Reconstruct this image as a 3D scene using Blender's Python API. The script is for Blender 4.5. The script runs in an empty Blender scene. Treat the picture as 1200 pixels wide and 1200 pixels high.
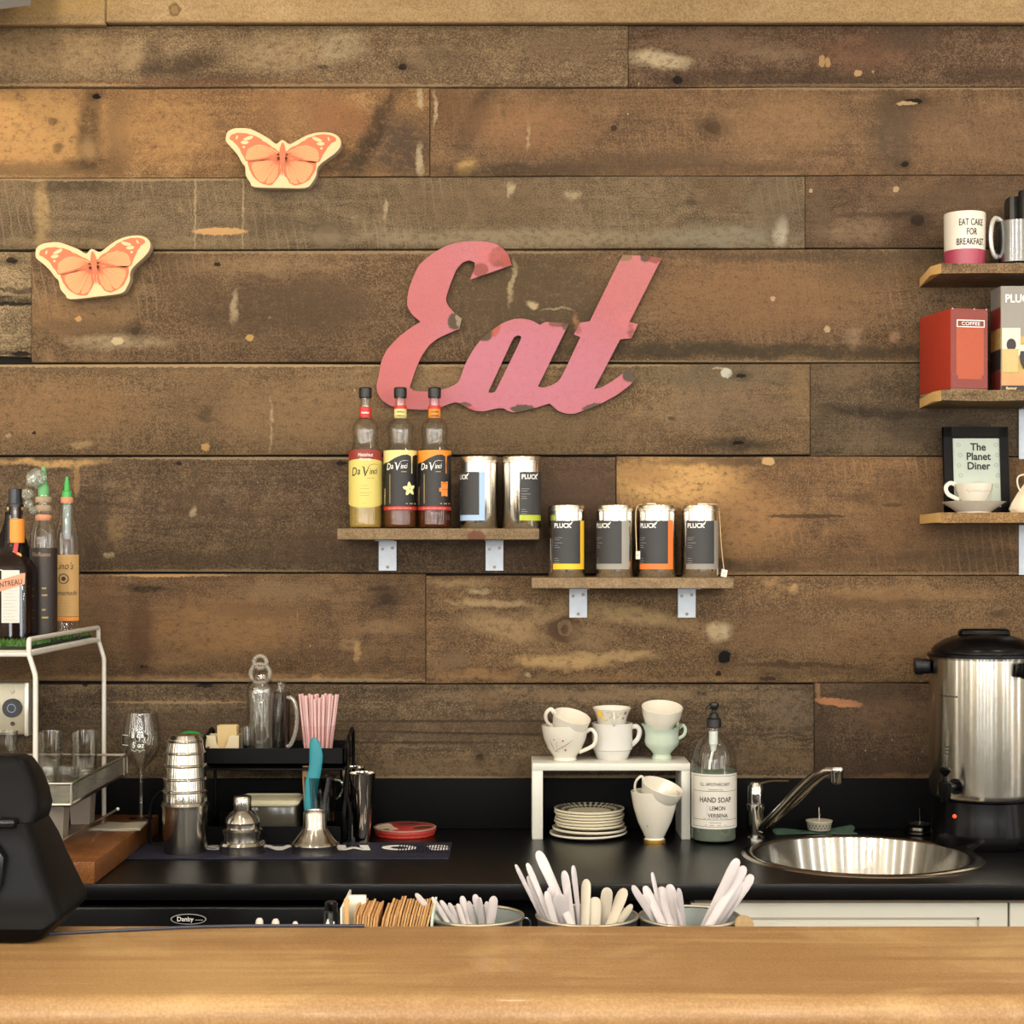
import bpy, bmesh, math, random
from mathutils import Vector, Matrix
random.seed(7)
PI = math.pi
C = bpy.context.scene.collection
sc = bpy.context.scene

# ------------------------------------------------------------------ camera
CAMD, CAMZ, FPX, HY = 3.65, 1.50, 1973.0, 650.0      # distance to wall, eye height, focal length in pixels, horizon row
cam_d = bpy.data.cameras.new('camera'); cam = bpy.data.objects.new('camera', cam_d); C.objects.link(cam)
cam.location = (0, -CAMD, CAMZ); cam.rotation_euler = (PI/2, 0, 0)
cam_d.sensor_width = 36; cam_d.lens = 36*FPX/1200; cam_d.shift_y = (HY-600)/1200
sc.camera = cam
# ------------------------------------------------------------------ world, exposure, room lights
w = bpy.data.worlds.new('world'); sc.world = w; w.use_nodes = True
w.node_tree.nodes['Background'].inputs[0].default_value = (.75, .82, 1, 1)
w.node_tree.nodes['Background'].inputs[1].default_value = .25
sc.view_settings.view_transform = 'Standard'; sc.view_settings.look = 'None'
sc.view_settings.exposure = -0.44; sc.view_settings.gamma = 1; sc.view_settings.use_curve_mapping = False
sc.cycles.use_denoising = True
sc.cycles.max_bounces = 10; sc.cycles.transparent_max_bounces = 24
sc.cycles.caustics_reflective = False; sc.cycles.caustics_refractive = False
sc.cycles.sample_clamp_indirect = 4
WARM, SOFT, COOL = (1, .85, .64), (1, .93, .80), (.88, .94, 1)
def area(name, loc, to, sx, sy, power, col):
    d = bpy.data.lights.new(name, 'AREA'); d.shape = 'RECTANGLE'; d.size = sx; d.size_y = sy; d.energy = power; d.color = col
    o = bpy.data.objects.new(name, d); C.objects.link(o); o.location = loc
    o.rotation_euler = (Vector(to)-Vector(loc)).to_track_quat('-Z', 'Y').to_euler(); return o
def spot(name, loc, to, power, col, ang=70, blend=.8, rad=.045):
    d = bpy.data.lights.new(name, 'SPOT'); d.energy = power; d.color = col; d.spot_size = math.radians(ang); d.spot_blend = blend; d.shadow_soft_size = rad
    o = bpy.data.objects.new(name, d); C.objects.link(o); o.location = loc
    o.rotation_euler = (Vector(to)-Vector(loc)).to_track_quat('-Z', 'Y').to_euler(); return o
def lamp(name, loc, power, col, rad=.05):
    d = bpy.data.lights.new(name, 'POINT'); d.energy = power; d.color = col; d.shadow_soft_size = rad
    o = bpy.data.objects.new(name, d); C.objects.link(o); o.location = loc; return o
for x, p in ((-2.35, 42), (-1.5, 42), (-.62, 38), (.10, 42), (.95, 38), (1.9, 46)):   # window light behind the camera, split into added strips that streak the steel
    area('window_strip_light', (x, -6.45, 1.75), (x*.4, 0, 1.5), .20, 2.0, p*.72, COOL)
for sx_ in (-1, 1):                                            # unseen light strips added along both side walls to streak the steel
    for y, p in ((-1.5, 9), (-2.5, 13), (-3.6, 17), (-4.9, 20)):
        area('side_strip_light', (sx_*3.12, y, 1.7), (0, -.4 if y > -3 else -1.2, 1.5), .16, 1.9, p, (1, .97, .90) if sx_ < 0 else COOL)
for x, y, p in ((-2.1, -3.2, 25), (-.75, -3.0, 28), (.55, -3.1, 31), (1.9, -3.2, 25)):  # unseen overhead bulbs added as front fill
    lamp('added_bulb', (x, y, 2.75), p, SOFT, .06)
for x, y, z, p in ((-2.7, -5.5, 2.2, 60), (-1.2, -4.9, 1.95, 40), (-.62, -5.6, 2.1, 60), (.72, -5.0, 1.95, 40), (1.05, -5.7, 2.1, 60), (2.7, -5.4, 2.2, 60)):  # low bulbs added behind the camera to brighten and streak the steel
    lamp('added_bulb', (x, y, z), p, SOFT, .055)
spot('track_spot', (-2.1, -.85, 3.05), (-1.30, 0, 2.44), 84, (1, .77, .45), 66, .95)
spot('track_spot', (-.95, -1.35, 3.05), (-.85, 0, 2.0), 50, WARM, 75)
spot('track_spot', (.15, -1.35, 3.05), (.35, 0, 1.75), 44, WARM, 60)
spot('track_spot', (.62, -1.25, 3.05), (.38, 0, 1.60), 17, WARM, 22, .9)
spot('track_spot', (1.5, -1.35, 3.05), (1.15, 0, 1.8), 46, WARM, 75)
spot('track_spot', (0, -1.9, 3.05), (0, -1.75, 1.06), 30, SOFT, 95)

# ------------------------------------------------------------------ measuring helpers
def S(d): return (CAMD-d)/FPX                                  # metres per pixel at distance d out from the wall
def X(px, d=0): return (px-600)*S(d)
def Z(py, d=0): return CAMZ-(py-HY)*S(d)
def lin(c):
    return tuple(((v/255)/12.92 if v/255 <= .04045 else ((v/255+.055)/1.055)**2.4) for v in c)
# ------------------------------------------------------------------ materials
MATS = {}
DK_ = (58, 42, 28)
def nt(name):
    m = bpy.data.materials.new(name); m.use_nodes = True
    return m, m.node_tree, m.node_tree.nodes['Principled BSDF']
def mat(name, col, rough=.5, metal=0, vary=.06, bump=0, vs=40, coat=0, emit=0, spec=None, sss=0):
    if name in MATS: return MATS[name]
    m, t, b = nt(name); N, L = t.nodes, t.links
    c = lin(col); b.inputs['Roughness'].default_value = rough; b.inputs['Metallic'].default_value = metal
    b.inputs['Coat Weight'].default_value = coat
    if spec is not None: b.inputs['Specular IOR Level'].default_value = spec
    if emit: b.inputs['Emission Color'].default_value = (*c, 1); b.inputs['Emission Strength'].default_value = emit
    tc = N.new('ShaderNodeTexCoord'); n = N.new('ShaderNodeTexNoise'); n.inputs['Scale'].default_value = vs; n.inputs['Detail'].default_value = 5
    L.new(tc.outputs['Object'], n.inputs['Vector'])
    r = N.new('ShaderNodeMix'); r.data_type = 'RGBA'
    r.inputs['A'].default_value = (*[max(0, v*(1-vary)) for v in c], 1); r.inputs['B'].default_value = (*[min(1, v*(1+vary)) for v in c], 1)
    L.new(n.outputs['Fac'], r.inputs['Factor']); L.new(r.outputs['Result'], b.inputs['Base Color'])
    if bump:
        bp = N.new('ShaderNodeBump'); bp.inputs['Strength'].default_value = bump; bp.inputs['Distance'].default_value = .002
        L.new(n.outputs['Fac'], bp.inputs['Height']); L.new(bp.outputs['Normal'], b.inputs['Normal'])
    MATS[name] = m; return m
def steel(name, col, rough=.24, aniso=.75, streak=True, coat=.8):
    if name in MATS: return MATS[name]
    m, t, b = nt(name); N, L = t.nodes, t.links
    b.inputs['Metallic'].default_value = 1; b.inputs['Roughness'].default_value = rough
    b.inputs['Anisotropic'].default_value = aniso; b.inputs['Anisotropic Rotation'].default_value = .25
    b.inputs['Coat Weight'].default_value = coat; b.inputs['Coat Roughness'].default_value = .07; b.inputs['Coat IOR'].default_value = 1.9
    b.inputs['Base Color'].default_value = (*lin(col), 1)
    tg = N.new('ShaderNodeTangent'); tg.direction_type = 'RADIAL'; tg.axis = 'Z'; L.new(tg.outputs[0], b.inputs['Tangent'])
    if streak:
        tc = N.new('ShaderNodeTexCoord'); mp = N.new('ShaderNodeMapping'); mp.inputs['Scale'].default_value = (3, 3, 400)
        n = N.new('ShaderNodeTexNoise'); n.inputs['Scale'].default_value = 2; L.new(tc.outputs['Object'], mp.inputs[0]); L.new(mp.outputs[0], n.inputs['Vector'])
        bp = N.new('ShaderNodeBump'); bp.inputs['Strength'].default_value = .06; bp.inputs['Distance'].default_value = .001
        L.new(n.outputs['Fac'], bp.inputs['Height']); L.new(bp.outputs['Normal'], b.inputs['Normal'])
    MATS[name] = m; return m
def glass(name, tint=(255, 255, 255), gloss=1.0, rough=.02, edge=.8, body=0.0, bodycol=(255, 255, 255)):
    """thin-walled glass: tinted transparency, a mirror reflection that grows at the rim, optional milky body"""
    if name in MATS: return MATS[name]
    m, t, b = nt(name); N, L = t.nodes, t.links; out = N['Material Output']; N.remove(b)
    tr = N.new('ShaderNodeBsdfTransparent'); lw = N.new('ShaderNodeLayerWeight'); lw.inputs['Blend'].default_value = .35
    mx = N.new('ShaderNodeMix'); mx.data_type = 'RGBA'; c = lin(tint)
    mx.inputs['A'].default_value = (*[v**.5 for v in c], 1); mx.inputs['B'].default_value = (*[(v*edge)**.5 for v in c], 1)
    L.new(lw.outputs['Facing'], mx.inputs['Factor']); L.new(mx.outputs['Result'], tr.inputs['Color'])
    gl = N.new('ShaderNodeBsdfGlossy'); gl.inputs['Roughness'].default_value = rough
    l2 = N.new('ShaderNodeLayerWeight'); l2.inputs['Blend'].default_value = .5
    pw = N.new('ShaderNodeMath'); pw.operation = 'POWER'; pw.inputs[1].default_value = 4; L.new(l2.outputs['Facing'], pw.inputs[0])
    mu = N.new('ShaderNodeMath'); mu.operation = 'MULTIPLY_ADD'; mu.inputs[1].default_value = .55*min(1.4, gloss); mu.inputs[2].default_value = .055*gloss; mu.use_clamp = True; L.new(pw.outputs[0], mu.inputs[0])
    s = N.new('ShaderNodeMixShader'); L.new(mu.outputs[0], s.inputs[0]); L.new(tr.outputs[0], s.inputs[1]); L.new(gl.outputs[0], s.inputs[2])
    last = s
    if body:
        df = N.new('ShaderNodeBsdfDiffuse'); df.inputs['Color'].default_value = (*lin(bodycol), 1)
        s2 = N.new('ShaderNodeMixShader'); s2.inputs[0].default_value = body; L.new(s.outputs[0], s2.inputs[1]); L.new(df.outputs[0], s2.inputs[2]); last = s2
    L.new(last.outputs[0], out.inputs['Surface']); MATS[name] = m; return m
def wood(name, base, dark, light, rough=.6, sx=2.2, sz=45, space='Object', axis='X', bump=.3, coat=0, flecks=0, spec=.16,
         blobs=(), seed=0.0, grain=.55, mott=.5, saw=0.0, sawang=.35, big=.5):
    """worn wood: broad tone drift, long grain, fine mottling, saw marks, and stains / knots / painted lamp glow with places of their own (blobs)"""
    m, t, b = nt(name); N, L = t.nodes, t.links
    if space == 'World':
        g = N.new('ShaderNodeNewGeometry'); src = g.outputs['Position']
    else:
        g = N.new('ShaderNodeTexCoord'); src = g.outputs['Object']
    def mapping(vec, sc_, loc=(0, 0, 0), rot=(0, 0, 0), typ='POINT'):
        mp = N.new('ShaderNodeMapping'); mp.vector_type = typ
        mp.inputs['Scale'].default_value = sc_; mp.inputs['Location'].default_value = loc; mp.inputs['Rotation'].default_value = rot
        L.new(vec, mp.inputs['Vector']); return mp.outputs[0]
    def noise(vec, scale, detail=4, rough_=.5, dist=0):
        n = N.new('ShaderNodeTexNoise'); n.inputs['Scale'].default_value = scale; n.inputs['Detail'].default_value = detail
        n.inputs['Roughness'].default_value = rough_; n.inputs['Distortion'].default_value = dist; L.new(vec, n.inputs['Vector']); return n
    def ramp(fac, a, b_):
        r = N.new('ShaderNodeMapRange'); r.inputs['From Min'].default_value = a; r.inputs['From Max'].default_value = b_; L.new(fac, r.inputs['Value']); return r.outputs[0]
    def mixc(fac, A, B, k=1.0, blend='MIX'):
        x = N.new('ShaderNodeMix'); x.data_type = 'RGBA'; x.blend_type = blend
        if isinstance(fac, float): x.inputs['Factor'].default_value = fac
        else:
            if k != 1:
                mu = N.new('ShaderNodeMath'); mu.operation = 'MULTIPLY'; mu.inputs[1].default_value = k; L.new(fac, mu.inputs[0]); fac = mu.outputs[0]
            L.new(fac, x.inputs['Factor'])
        for q, v in (('A', A), ('B', B)):
            if isinstance(v, tuple): x.inputs[q].default_value = (*v, 1)
            else: L.new(v, x.inputs[q])
        return x.outputs['Result']
    kk = .69 if space == 'World' else .8
    sat = .84 if space == 'World' and name.startswith('barn') else 1
    def lin_(c):
        q = lin(c); g_ = .3*q[0]+.55*q[1]+.15*q[2]; return tuple((g_+(v-g_)*sat)*kk for v in q)
    lo, ba, hi = lin_(dark), lin_(base), lin_(light)
    along = {'X': (sx, sz, sz), 'Y': (sz, sx, sz), 'Z': (sz, sz, sx)}[axis]
    off = (seed*3.1, seed*1.7, seed*2.3)
    n1 = noise(mapping(src, (1.6, 1.6, 4.5) if axis == 'X' else (3, 3, 3), off), 1.6, 3, .55, .6)
    col = mixc(ramp(n1.outputs['Fac'], .38, .62), lo, ba, 1)
    col = mixc(big, col, ba) if big < 1 else col
    n1b = noise(mapping(src, (1, 1, 2.2), (off[0]+5, 0, off[2])), 5, 5, .6, 1.2)
    col = mixc(ramp(n1b.outputs['Fac'], .52, .72), col, hi, .55)
    gr = noise(mapping(src, along, off), 1.6, 6, .6, .4)
    col = mixc(ramp(gr.outputs['Fac'], .48, .30), col, lo, grain)
    col = mixc(ramp(gr.outputs['Fac'], .55, .72), col, hi, grain*.6)
    mo = noise(mapping(src, (1, 1, 1.5), off), 60, 9, .78)
    col = mixc(ramp(mo.outputs['Fac'], .50, .34), col, tuple(v*.55 for v in lo), mott)
    col = mixc(ramp(mo.outputs['Fac'], .54, .72), col, hi, mott*.9)
    if mott > .3:
        bl_ = noise(mapping(src, (1, 1, .8), (off[0]+2, 1, 7)), 13, 7, .68, 1.5)
        col = mixc(ramp(bl_.outputs['Fac'], .52, .38), col, lo, .5); col = mixc(ramp(bl_.outputs['Fac'], .56, .74), col, hi, .5)
    fg = noise(src, 330, 2, .6)
    col = mixc(ramp(fg.outputs['Fac'], .52, .34), col, tuple(v*.45 for v in lo), .15+.85*mott); col = mixc(ramp(fg.outputs['Fac'], .52, .70), col, hi, .15+.9*mott)
    if name.startswith('barn'):                              # wandering growth-ring lines and hairline cracks
        rg = noise(mapping(src, (.55, 1, 3.2), (off[0]+4, 2, off[2]+1)), 2.6, 3, .5, .9)
        fr_ = N.new('ShaderNodeMath'); fr_.operation = 'MULTIPLY'; fr_.inputs[1].default_value = 26; L.new(rg.outputs['Fac'], fr_.inputs[0])
        pp = N.new('ShaderNodeMath'); pp.operation = 'PINGPONG'; pp.inputs[1].default_value = 1; L.new(fr_.outputs[0], pp.inputs[0])
        ln_ = ramp(pp.outputs[0], .16, .0); mk_ = noise(mapping(src, (1, 1, 1), (off[0]+7, 2, 3)), 6, 4, .6)
        mm_ = N.new('ShaderNodeMath'); mm_.operation = 'MULTIPLY'; L.new(ln_, mm_.inputs[0]); L.new(ramp(mk_.outputs['Fac'], .48, .62), mm_.inputs[1])
        col = mixc(mm_.outputs[0], col, tuple(v*.6 for v in lo), .55)
        sc2 = noise(mapping(src, (60, 1, 5), (off[0]+1, 2, 3), (0, .25, 0)), 3, 2, .5); mk2 = noise(mapping(src, (1, 1, 1), (off[0]+17, 2, 3)), 7, 4, .6)
        m3 = N.new('ShaderNodeMath'); m3.operation = 'MULTIPLY'; L.new(ramp(sc2.outputs['Fac'], .66, .74), m3.inputs[0]); L.new(ramp(mk2.outputs['Fac'], .52, .64), m3.inputs[1])
        col = mixc(m3.outputs[0], col, tuple(min(1, v*1.25) for v in hi), .5)
    if saw:
        wv = N.new('ShaderNodeTexWave'); wv.wave_type = 'BANDS'; wv.bands_direction = 'X'; wv.inputs['Scale'].default_value = 17
        wv.inputs['Distortion'].default_value = 3.5; wv.inputs['Detail'].default_value = 3; wv.inputs['Detail Scale'].default_value = 1.3
        L.new(mapping(src, (1, 1, .45), off, (0, sawang, 0)), wv.inputs['Vector'])
        msk = noise(mapping(src, (1, 1, 1.6), (off[0], 3, off[2])), 4.5, 3, .6)
        a = ramp(wv.outputs['Fac'], .86, 1.0); c_ = ramp(msk.outputs['Fac'], .50, .64)
        mu = N.new('ShaderNodeMath'); mu.operation = 'MULTIPLY'; L.new(a, mu.inputs[0]); L.new(c_, mu.inputs[1])
        col = mixc(mu.outputs[0], col, hi, saw*.5)
    if flecks:
        fl = noise(mapping(src, (1, 1, .6), (off[0]+9, 0, 0)), 75, 3, .8)
        col = mixc(ramp(fl.outputs['Fac'], .70, .76), col, lin_((205, 180, 135)), flecks)
        fd = noise(mapping(src, (1, 1, 1), (off[0]+19, 0, 4)), 60, 2, .8)
        col = mixc(ramp(fd.outputs['Fac'], .27, .22), col, lin_((30, 22, 14)), .8)
    if blobs:
        wn = noise(src, 16, 5, .65); wf = N.new('ShaderNodeVectorMath'); wf.operation = 'SCALE'; wf.inputs['Scale'].default_value = .045
        sb = N.new('ShaderNodeVectorMath'); sb.operation = 'SUBTRACT'; sb.inputs[1].default_value = (.5, .5, .5); L.new(wn.outputs['Color'], sb.inputs[0]); L.new(sb.outputs[0], wf.inputs[0])
        ad = N.new('ShaderNodeVectorMath'); ad.operation = 'ADD'; L.new(src, ad.inputs[0]); L.new(wf.outputs[0], ad.inputs[1])
        wf2 = N.new('ShaderNodeVectorMath'); wf2.operation = 'SCALE'; wf2.inputs['Scale'].default_value = .013; wn2 = noise(src, 95, 4, .7); sb2 = N.new('ShaderNodeVectorMath'); sb2.operation = 'SUBTRACT'; sb2.inputs[1].default_value = (.5, .5, .5); L.new(wn2.outputs['Color'], sb2.inputs[0]); L.new(sb2.outputs[0], wf2.inputs[0])
        ad2 = N.new('ShaderNodeVectorMath'); ad2.operation = 'ADD'; L.new(src, ad2.inputs[0]); L.new(wf2.outputs[0], ad2.inputs[1])
        blobs = [q for bl in blobs for q in (([(bl[0], bl[1], bl[2]*2.6+2, bl[3]*2.2+2, DK_, .5, 0, 's')] if len(bl) > 7 and bl[7] == 'k' and name.startswith('barn') and sum(bl[4]) < 260 and bl[2] >= 3.5 and bl[2] < 10 else [])+[bl])]
        for bl in blobs:                                     # (px, py, half width, half height, colour, strength, angle, kind)
            px, py, rx, rz, cc, st = bl[:6]; ang = bl[6] if len(bl) > 6 else 0; kind = bl[7] if len(bl) > 7 else 's'
            s0 = S(0)
            v = mapping((ad if kind == 's' else ad2).outputs[0], (rx*s0*1.35, 10, rz*s0*1.35), (X(px), 0, Z(py)), (0, math.radians(ang), 0), 'TEXTURE')
            gd = N.new('ShaderNodeTexGradient'); gd.gradient_type = 'SPHERICAL'; L.new(v, gd.inputs[0])
            fac = ramp(gd.outputs['Fac'], 0.02, .55 if kind == 's' else .22)
            if kind == 's':
                mu = N.new('ShaderNodeMath'); mu.operation = 'MULTIPLY'; L.new(fac, mu.inputs[0])
                L.new(ramp(mo.outputs['Fac'], .32, .52), mu.inputs[1]); fac = mu.outputs[0]
            col = mixc(fac, col, lin_(cc), st*(.75 if kind == 'k' and cc[0] > 170 else 1))
    L.new(col, b.inputs['Base Color']); b.inputs['Roughness'].default_value = rough; b.inputs['Coat Weight'].default_value = coat
    b.inputs['Specular IOR Level'].default_value = spec
    if bump:
        su = N.new('ShaderNodeMath'); su.operation = 'ADD'; L.new(gr.outputs['Fac'], su.inputs[0]); L.new(mo.outputs['Fac'], su.inputs[1])
        bp = N.new('ShaderNodeBump'); bp.inputs['Strength'].default_value = bump; bp.inputs['Distance'].default_value = .003
        L.new(su.outputs[0], bp.inputs['Height']); L.new(bp.outputs['Normal'], b.inputs['Normal'])
    MATS[name] = m; return m
# ------------------------------------------------------------------ mesh builder
class MB:
    def __init__(s): s.v, s.f, s.m, s.mats = [], [], [], []
    def mi(s, m):
        if m not in s.mats: s.mats.append(m)
        return s.mats.index(m)
    def add(s, vs, fs, m):
        o = len(s.v); s.v += [Vector(p) for p in vs]; k = s.mi(m)
        for f in fs: s.f.append([i+o for i in f]); s.m.append(k)
        return s
    def box(s, x0, x1, y0, y1, z0, z1, m, bev=0, seg=2):
        if x1 < x0: x0, x1 = x1, x0
        if y1 < y0: y0, y1 = y1, y0
        if z1 < z0: z0, z1 = z1, z0
        bm = bmesh.new(); bmesh.ops.create_cube(bm, size=1)
        for v in bm.verts: v.co = Vector(((x0+x1)/2+v.co.x*(x1-x0), (y0+y1)/2+v.co.y*(y1-y0), (z0+z1)/2+v.co.z*(z1-z0)))
        if bev: bmesh.ops.bevel(bm, geom=list(bm.edges), offset=bev, segments=seg, affect='EDGES', profile=.5)
        bm.verts.index_update(); s.add([v.co.copy() for v in bm.verts], [[v.index for v in f.verts] for f in bm.faces], m); bm.free(); return s
    def lathe(s, c, prof, m, seg=32, M=None, sx=1, sy=1, a0=0, a1=None):
        """prof = [(r, z), ...]; c = centre of the base; M = optional rotation about c"""
        full = a1 is None; n = seg if full else seg+1; vs, fs = [], []
        for (r, z) in prof:
            for k in range(n):
                a = a0+(2*PI*k/seg if full else (a1-a0)*k/seg)
                vs.append(Vector((r*math.sin(a)*sx, -r*math.cos(a)*sy, z)))
        for i in range(len(prof)-1):
            for k in range(seg):
                k2 = (k+1) % n if full else k+1
                q = [i*n+k, i*n+k2, (i+1)*n+k2, (i+1)*n+k]
                if prof[i][0] == 0: q = [i*n, (i+1)*n+k2, (i+1)*n+k]
                elif prof[i+1][0] == 0: q = [i*n+k, i*n+k2, (i+1)*n]
                fs.append(q)
        c = Vector(c)
        vs = [((M @ v) if M else v)+c for v in vs]
        used = sorted({i for f in fs for i in f}); mp = {i: j for j, i in enumerate(used)}
        return s.add([vs[i] for i in used], [[mp[i] for i in f] for f in fs], m)
    def tube(s, pts, r, m, seg=8, closed=False, cap=True, flat=1.0, up=None):
        pts = [Vector(p) for p in pts]; n = len(pts); R = r if isinstance(r, (list, tuple)) else [r]*n
        vs, fs = [], []; pn = None
        for i, p in enumerate(pts):
            if closed: t = pts[(i+1) % n]-pts[i-1]
            else: t = pts[min(i+1, n-1)]-pts[max(i-1, 0)]
            t.normalize()
            if pn is None:
                u = Vector(up) if up else (Vector((0, 0, 1)) if abs(t.z) < .9 else Vector((0, 1, 0)))
                nrm = (u-t*u.dot(t)).normalized()
            else: nrm = (pn-t*pn.dot(t)).normalized()
            pn = nrm; bn = t.cross(nrm)
            for k in range(seg):
                a = 2*PI*k/seg; vs.append(p+(nrm*math.cos(a)*flat+bn*math.sin(a))*R[i])
        m_ = n if closed else n-1
        for i in range(m_):
            for k in range(seg):
                j = (i+1) % n; fs.append([i*seg+k, i*seg+(k+1) % seg, j*seg+(k+1) % seg, j*seg+k])
        if cap and not closed: fs.append(list(range(seg))[::-1]); fs.append([(n-1)*seg+k for k in range(seg)])
        return s.add(vs, fs, m)
    def loft(s, rings, m, cap=True):
        n = len(rings[0]); vs = [p for r in rings for p in r]; fs = []
        for i in range(len(rings)-1):
            for k in range(n): fs.append([i*n+k, i*n+(k+1) % n, (i+1)*n+(k+1) % n, (i+1)*n+k])
        if cap: fs.append(list(range(n))[::-1]); fs.append([(len(rings)-1)*n+k for k in range(n)])
        return s.add(vs, fs, m)
    def rect(s, mp, u0, u1, v0, v1, m, lift=.0003, n=1):
        vs = []; 
        for i in range(n+1):
            u = u0+(u1-u0)*i/n; vs += [mp(u, v0, lift), mp(u, v1, lift)]
        return s.add(vs, [[2*i, 2*i+2, 2*i+3, 2*i+1] for i in range(n)], m)
    def poly(s, mp, pts, m, lift=.0004):
        n = len(pts); cu, cv = sum(p[0] for p in pts)/n, sum(p[1] for p in pts)/n
        return s.add([mp(u, v, lift) for u, v in pts]+[mp(cu, cv, lift)], [[i, (i+1) % n, n] for i in range(n)], m)
    def disc(s, mp, u, v, r, m, lift=.0004, n=14, ry=None):
        ry = ry or r
        return s.poly(mp, [(u+r*math.cos(2*PI*k/n), v+ry*math.sin(2*PI*k/n)) for k in range(n)], m, lift)
    def line(s, mp, pts, wd, m, lift=.0005):
        vs = []; n = len(pts)
        for i, p in enumerate(pts):
            a, b = pts[max(i-1, 0)], pts[min(i+1, n-1)]; dx, dy = b[0]-a[0], b[1]-a[1]; l = math.hypot(dx, dy) or 1
            ww = (wd[i] if isinstance(wd, (list, tuple)) else wd)/2
            vs += [mp(p[0]-dy/l*ww, p[1]+dx/l*ww, lift), mp(p[0]+dy/l*ww, p[1]-dx/l*ww, lift)]
        return s.add(vs, [[2*i, 2*i+1, 2*i+3, 2*i+2] for i in range(n-1)], m)
    def text(s, mp, string, u, v, size, m, lift=.0006, bold=0, shear=0, sx=1, align='CENTER', rot=0):
        vs, fs = text2d(string, bold, shear, align); ca, sa = math.cos(rot), math.sin(rot)
        pts = [mp(u+(x*sx*ca-y*sa)*size, v+(x*sx*sa+y*ca)*size, lift) for x, y in vs]
        return s.add(pts, fs, m)
    def xf(s, M, start=0):
        for i in range(start, len(s.v)): s.v[i] = M @ s.v[i]
        return s
    def build(s, name, parent=None, loc=None, ang=38):
        me = bpy.data.meshes.new(name); L = Vector(loc) if loc is not None else (Vector(parent['_o']) if parent is not None else Vector((0, 0, 0)))
        me.from_pydata([tuple(v-L) for v in s.v], [], s.f); me.update()
        for m in s.mats: me.materials.append(m)
        for p, k in zip(me.polygons, s.m): p.material_index = k; p.use_smooth = True
        me.set_sharp_from_angle(angle=math.radians(ang))
        o = bpy.data.objects.new(name, me); C.objects.link(o)
        if parent is not None: o.parent = parent; o['_o'] = parent['_o']
        else: o.location = L; o['_o'] = tuple(L)
        return o
_tc = {}
def text2d(string, bold=0, shear=0, align='CENTER'):
    key = (string, bold, shear, align)
    if key in _tc: return _tc[key]
    cu = bpy.data.curves.new('t', 'FONT'); cu.body = string; cu.size = 1; cu.offset = bold; cu.shear = shear; cu.align_x = align; cu.resolution_u = 3
    o = bpy.data.objects.new('t', cu); C.objects.link(o); bpy.context.view_layer.update()
    me = o.evaluated_get(bpy.context.evaluated_depsgraph_get()).to_mesh()
    r = ([(v.co.x, v.co.y) for v in me.vertices], [list(p.vertices) for p in me.polygons])
    bpy.data.objects.remove(o); bpy.data.curves.remove(cu); _tc[key] = r; return r
def outline(splines, th, bev=.0, m=None, plane='wall', at=0.0):
    """flat plate with holes from closed outlines in world (x, z) [wall] or (x, y) [top]"""
    cu = bpy.data.curves.new('o', 'CURVE'); cu.dimensions = '2D'; cu.fill_mode = 'BOTH'; cu.extrude = th/2-bev; cu.bevel_depth = bev; cu.bevel_resolution = 1
    for pts in splines:
        sp = cu.splines.new('POLY'); sp.points.add(len(pts)-1); sp.use_cyclic_u = True
        for p, q in zip(sp.points, pts): p.co = (q[0], q[1], 0, 1)
    o = bpy.data.objects.new('o', cu); C.objects.link(o); bpy.context.view_layer.update()
    me = o.evaluated_get(bpy.context.evaluated_depsgraph_get()).to_mesh(); mb = MB()
    if plane == 'wall': vs = [(v.co.x, at-v.co.z*1, v.co.y) for v in me.vertices]
    else: vs = [(v.co.x, v.co.y, at+v.co.z) for v in me.vertices]
    mb.add(vs, [list(p.vertices) for p in me.polygons], m)
    bpy.data.objects.remove(o); bpy.data.curves.remove(cu); return mb
def cyl(cx, cy, r, z0, a0=0):
    return lambda u, v, l=0: Vector((cx+(r+l)*math.sin(a0+u/r), cy-(r+l)*math.cos(a0+u/r), z0+v))
def flat(x0, y0, z0, a=0, tilt=0):
    """upright plane facing the room, turned by a about z and leaned back by tilt"""
    M = Matrix.Rotation(a, 3, 'Z') @ Matrix.Rotation(tilt, 3, 'X')
    return lambda u, v, l=0: Vector((x0, y0, z0)) + M @ Vector((u, -l, v))
def top(x0, y0, z0, a=0):
    M = Matrix.Rotation(a, 3, 'Z')
    return lambda u, v, l=0: Vector((x0, y0, z0)) + M @ Vector((u, v, l))
def smooth(pts, n=4, closed=True):
    out = []; N_ = len(pts)
    for i in range(N_ if closed else N_-1):
        p0, p1, p2, p3 = [Vector(pts[j % N_] if closed else pts[max(0, min(j, N_-1))]) for j in (i-1, i, i+1, i+2)]
        for k in range(n):
            t = k/n; out.append(tuple(.5*((2*p1)+(p2-p0)*t+(2*p0-5*p1+4*p2-p3)*t*t+(3*p1-p0-3*p2+p3)*t**3)))
    if not closed: out.append(tuple(pts[-1]))
    return out
def thing(name, label, cat, loc, group=None):
    o = bpy.data.objects.new(name, None); o.empty_display_size = .03; C.objects.link(o); o.location = loc; o['_o'] = tuple(loc)
    return tag(o, label, cat, group)
def tag(o, label, cat=None, group=None):
    o['label'] = label
    if cat: o['category'] = cat
    if group: o['group'] = group
    return o
def struct(o): o['kind'] = 'structure'; return o
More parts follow.
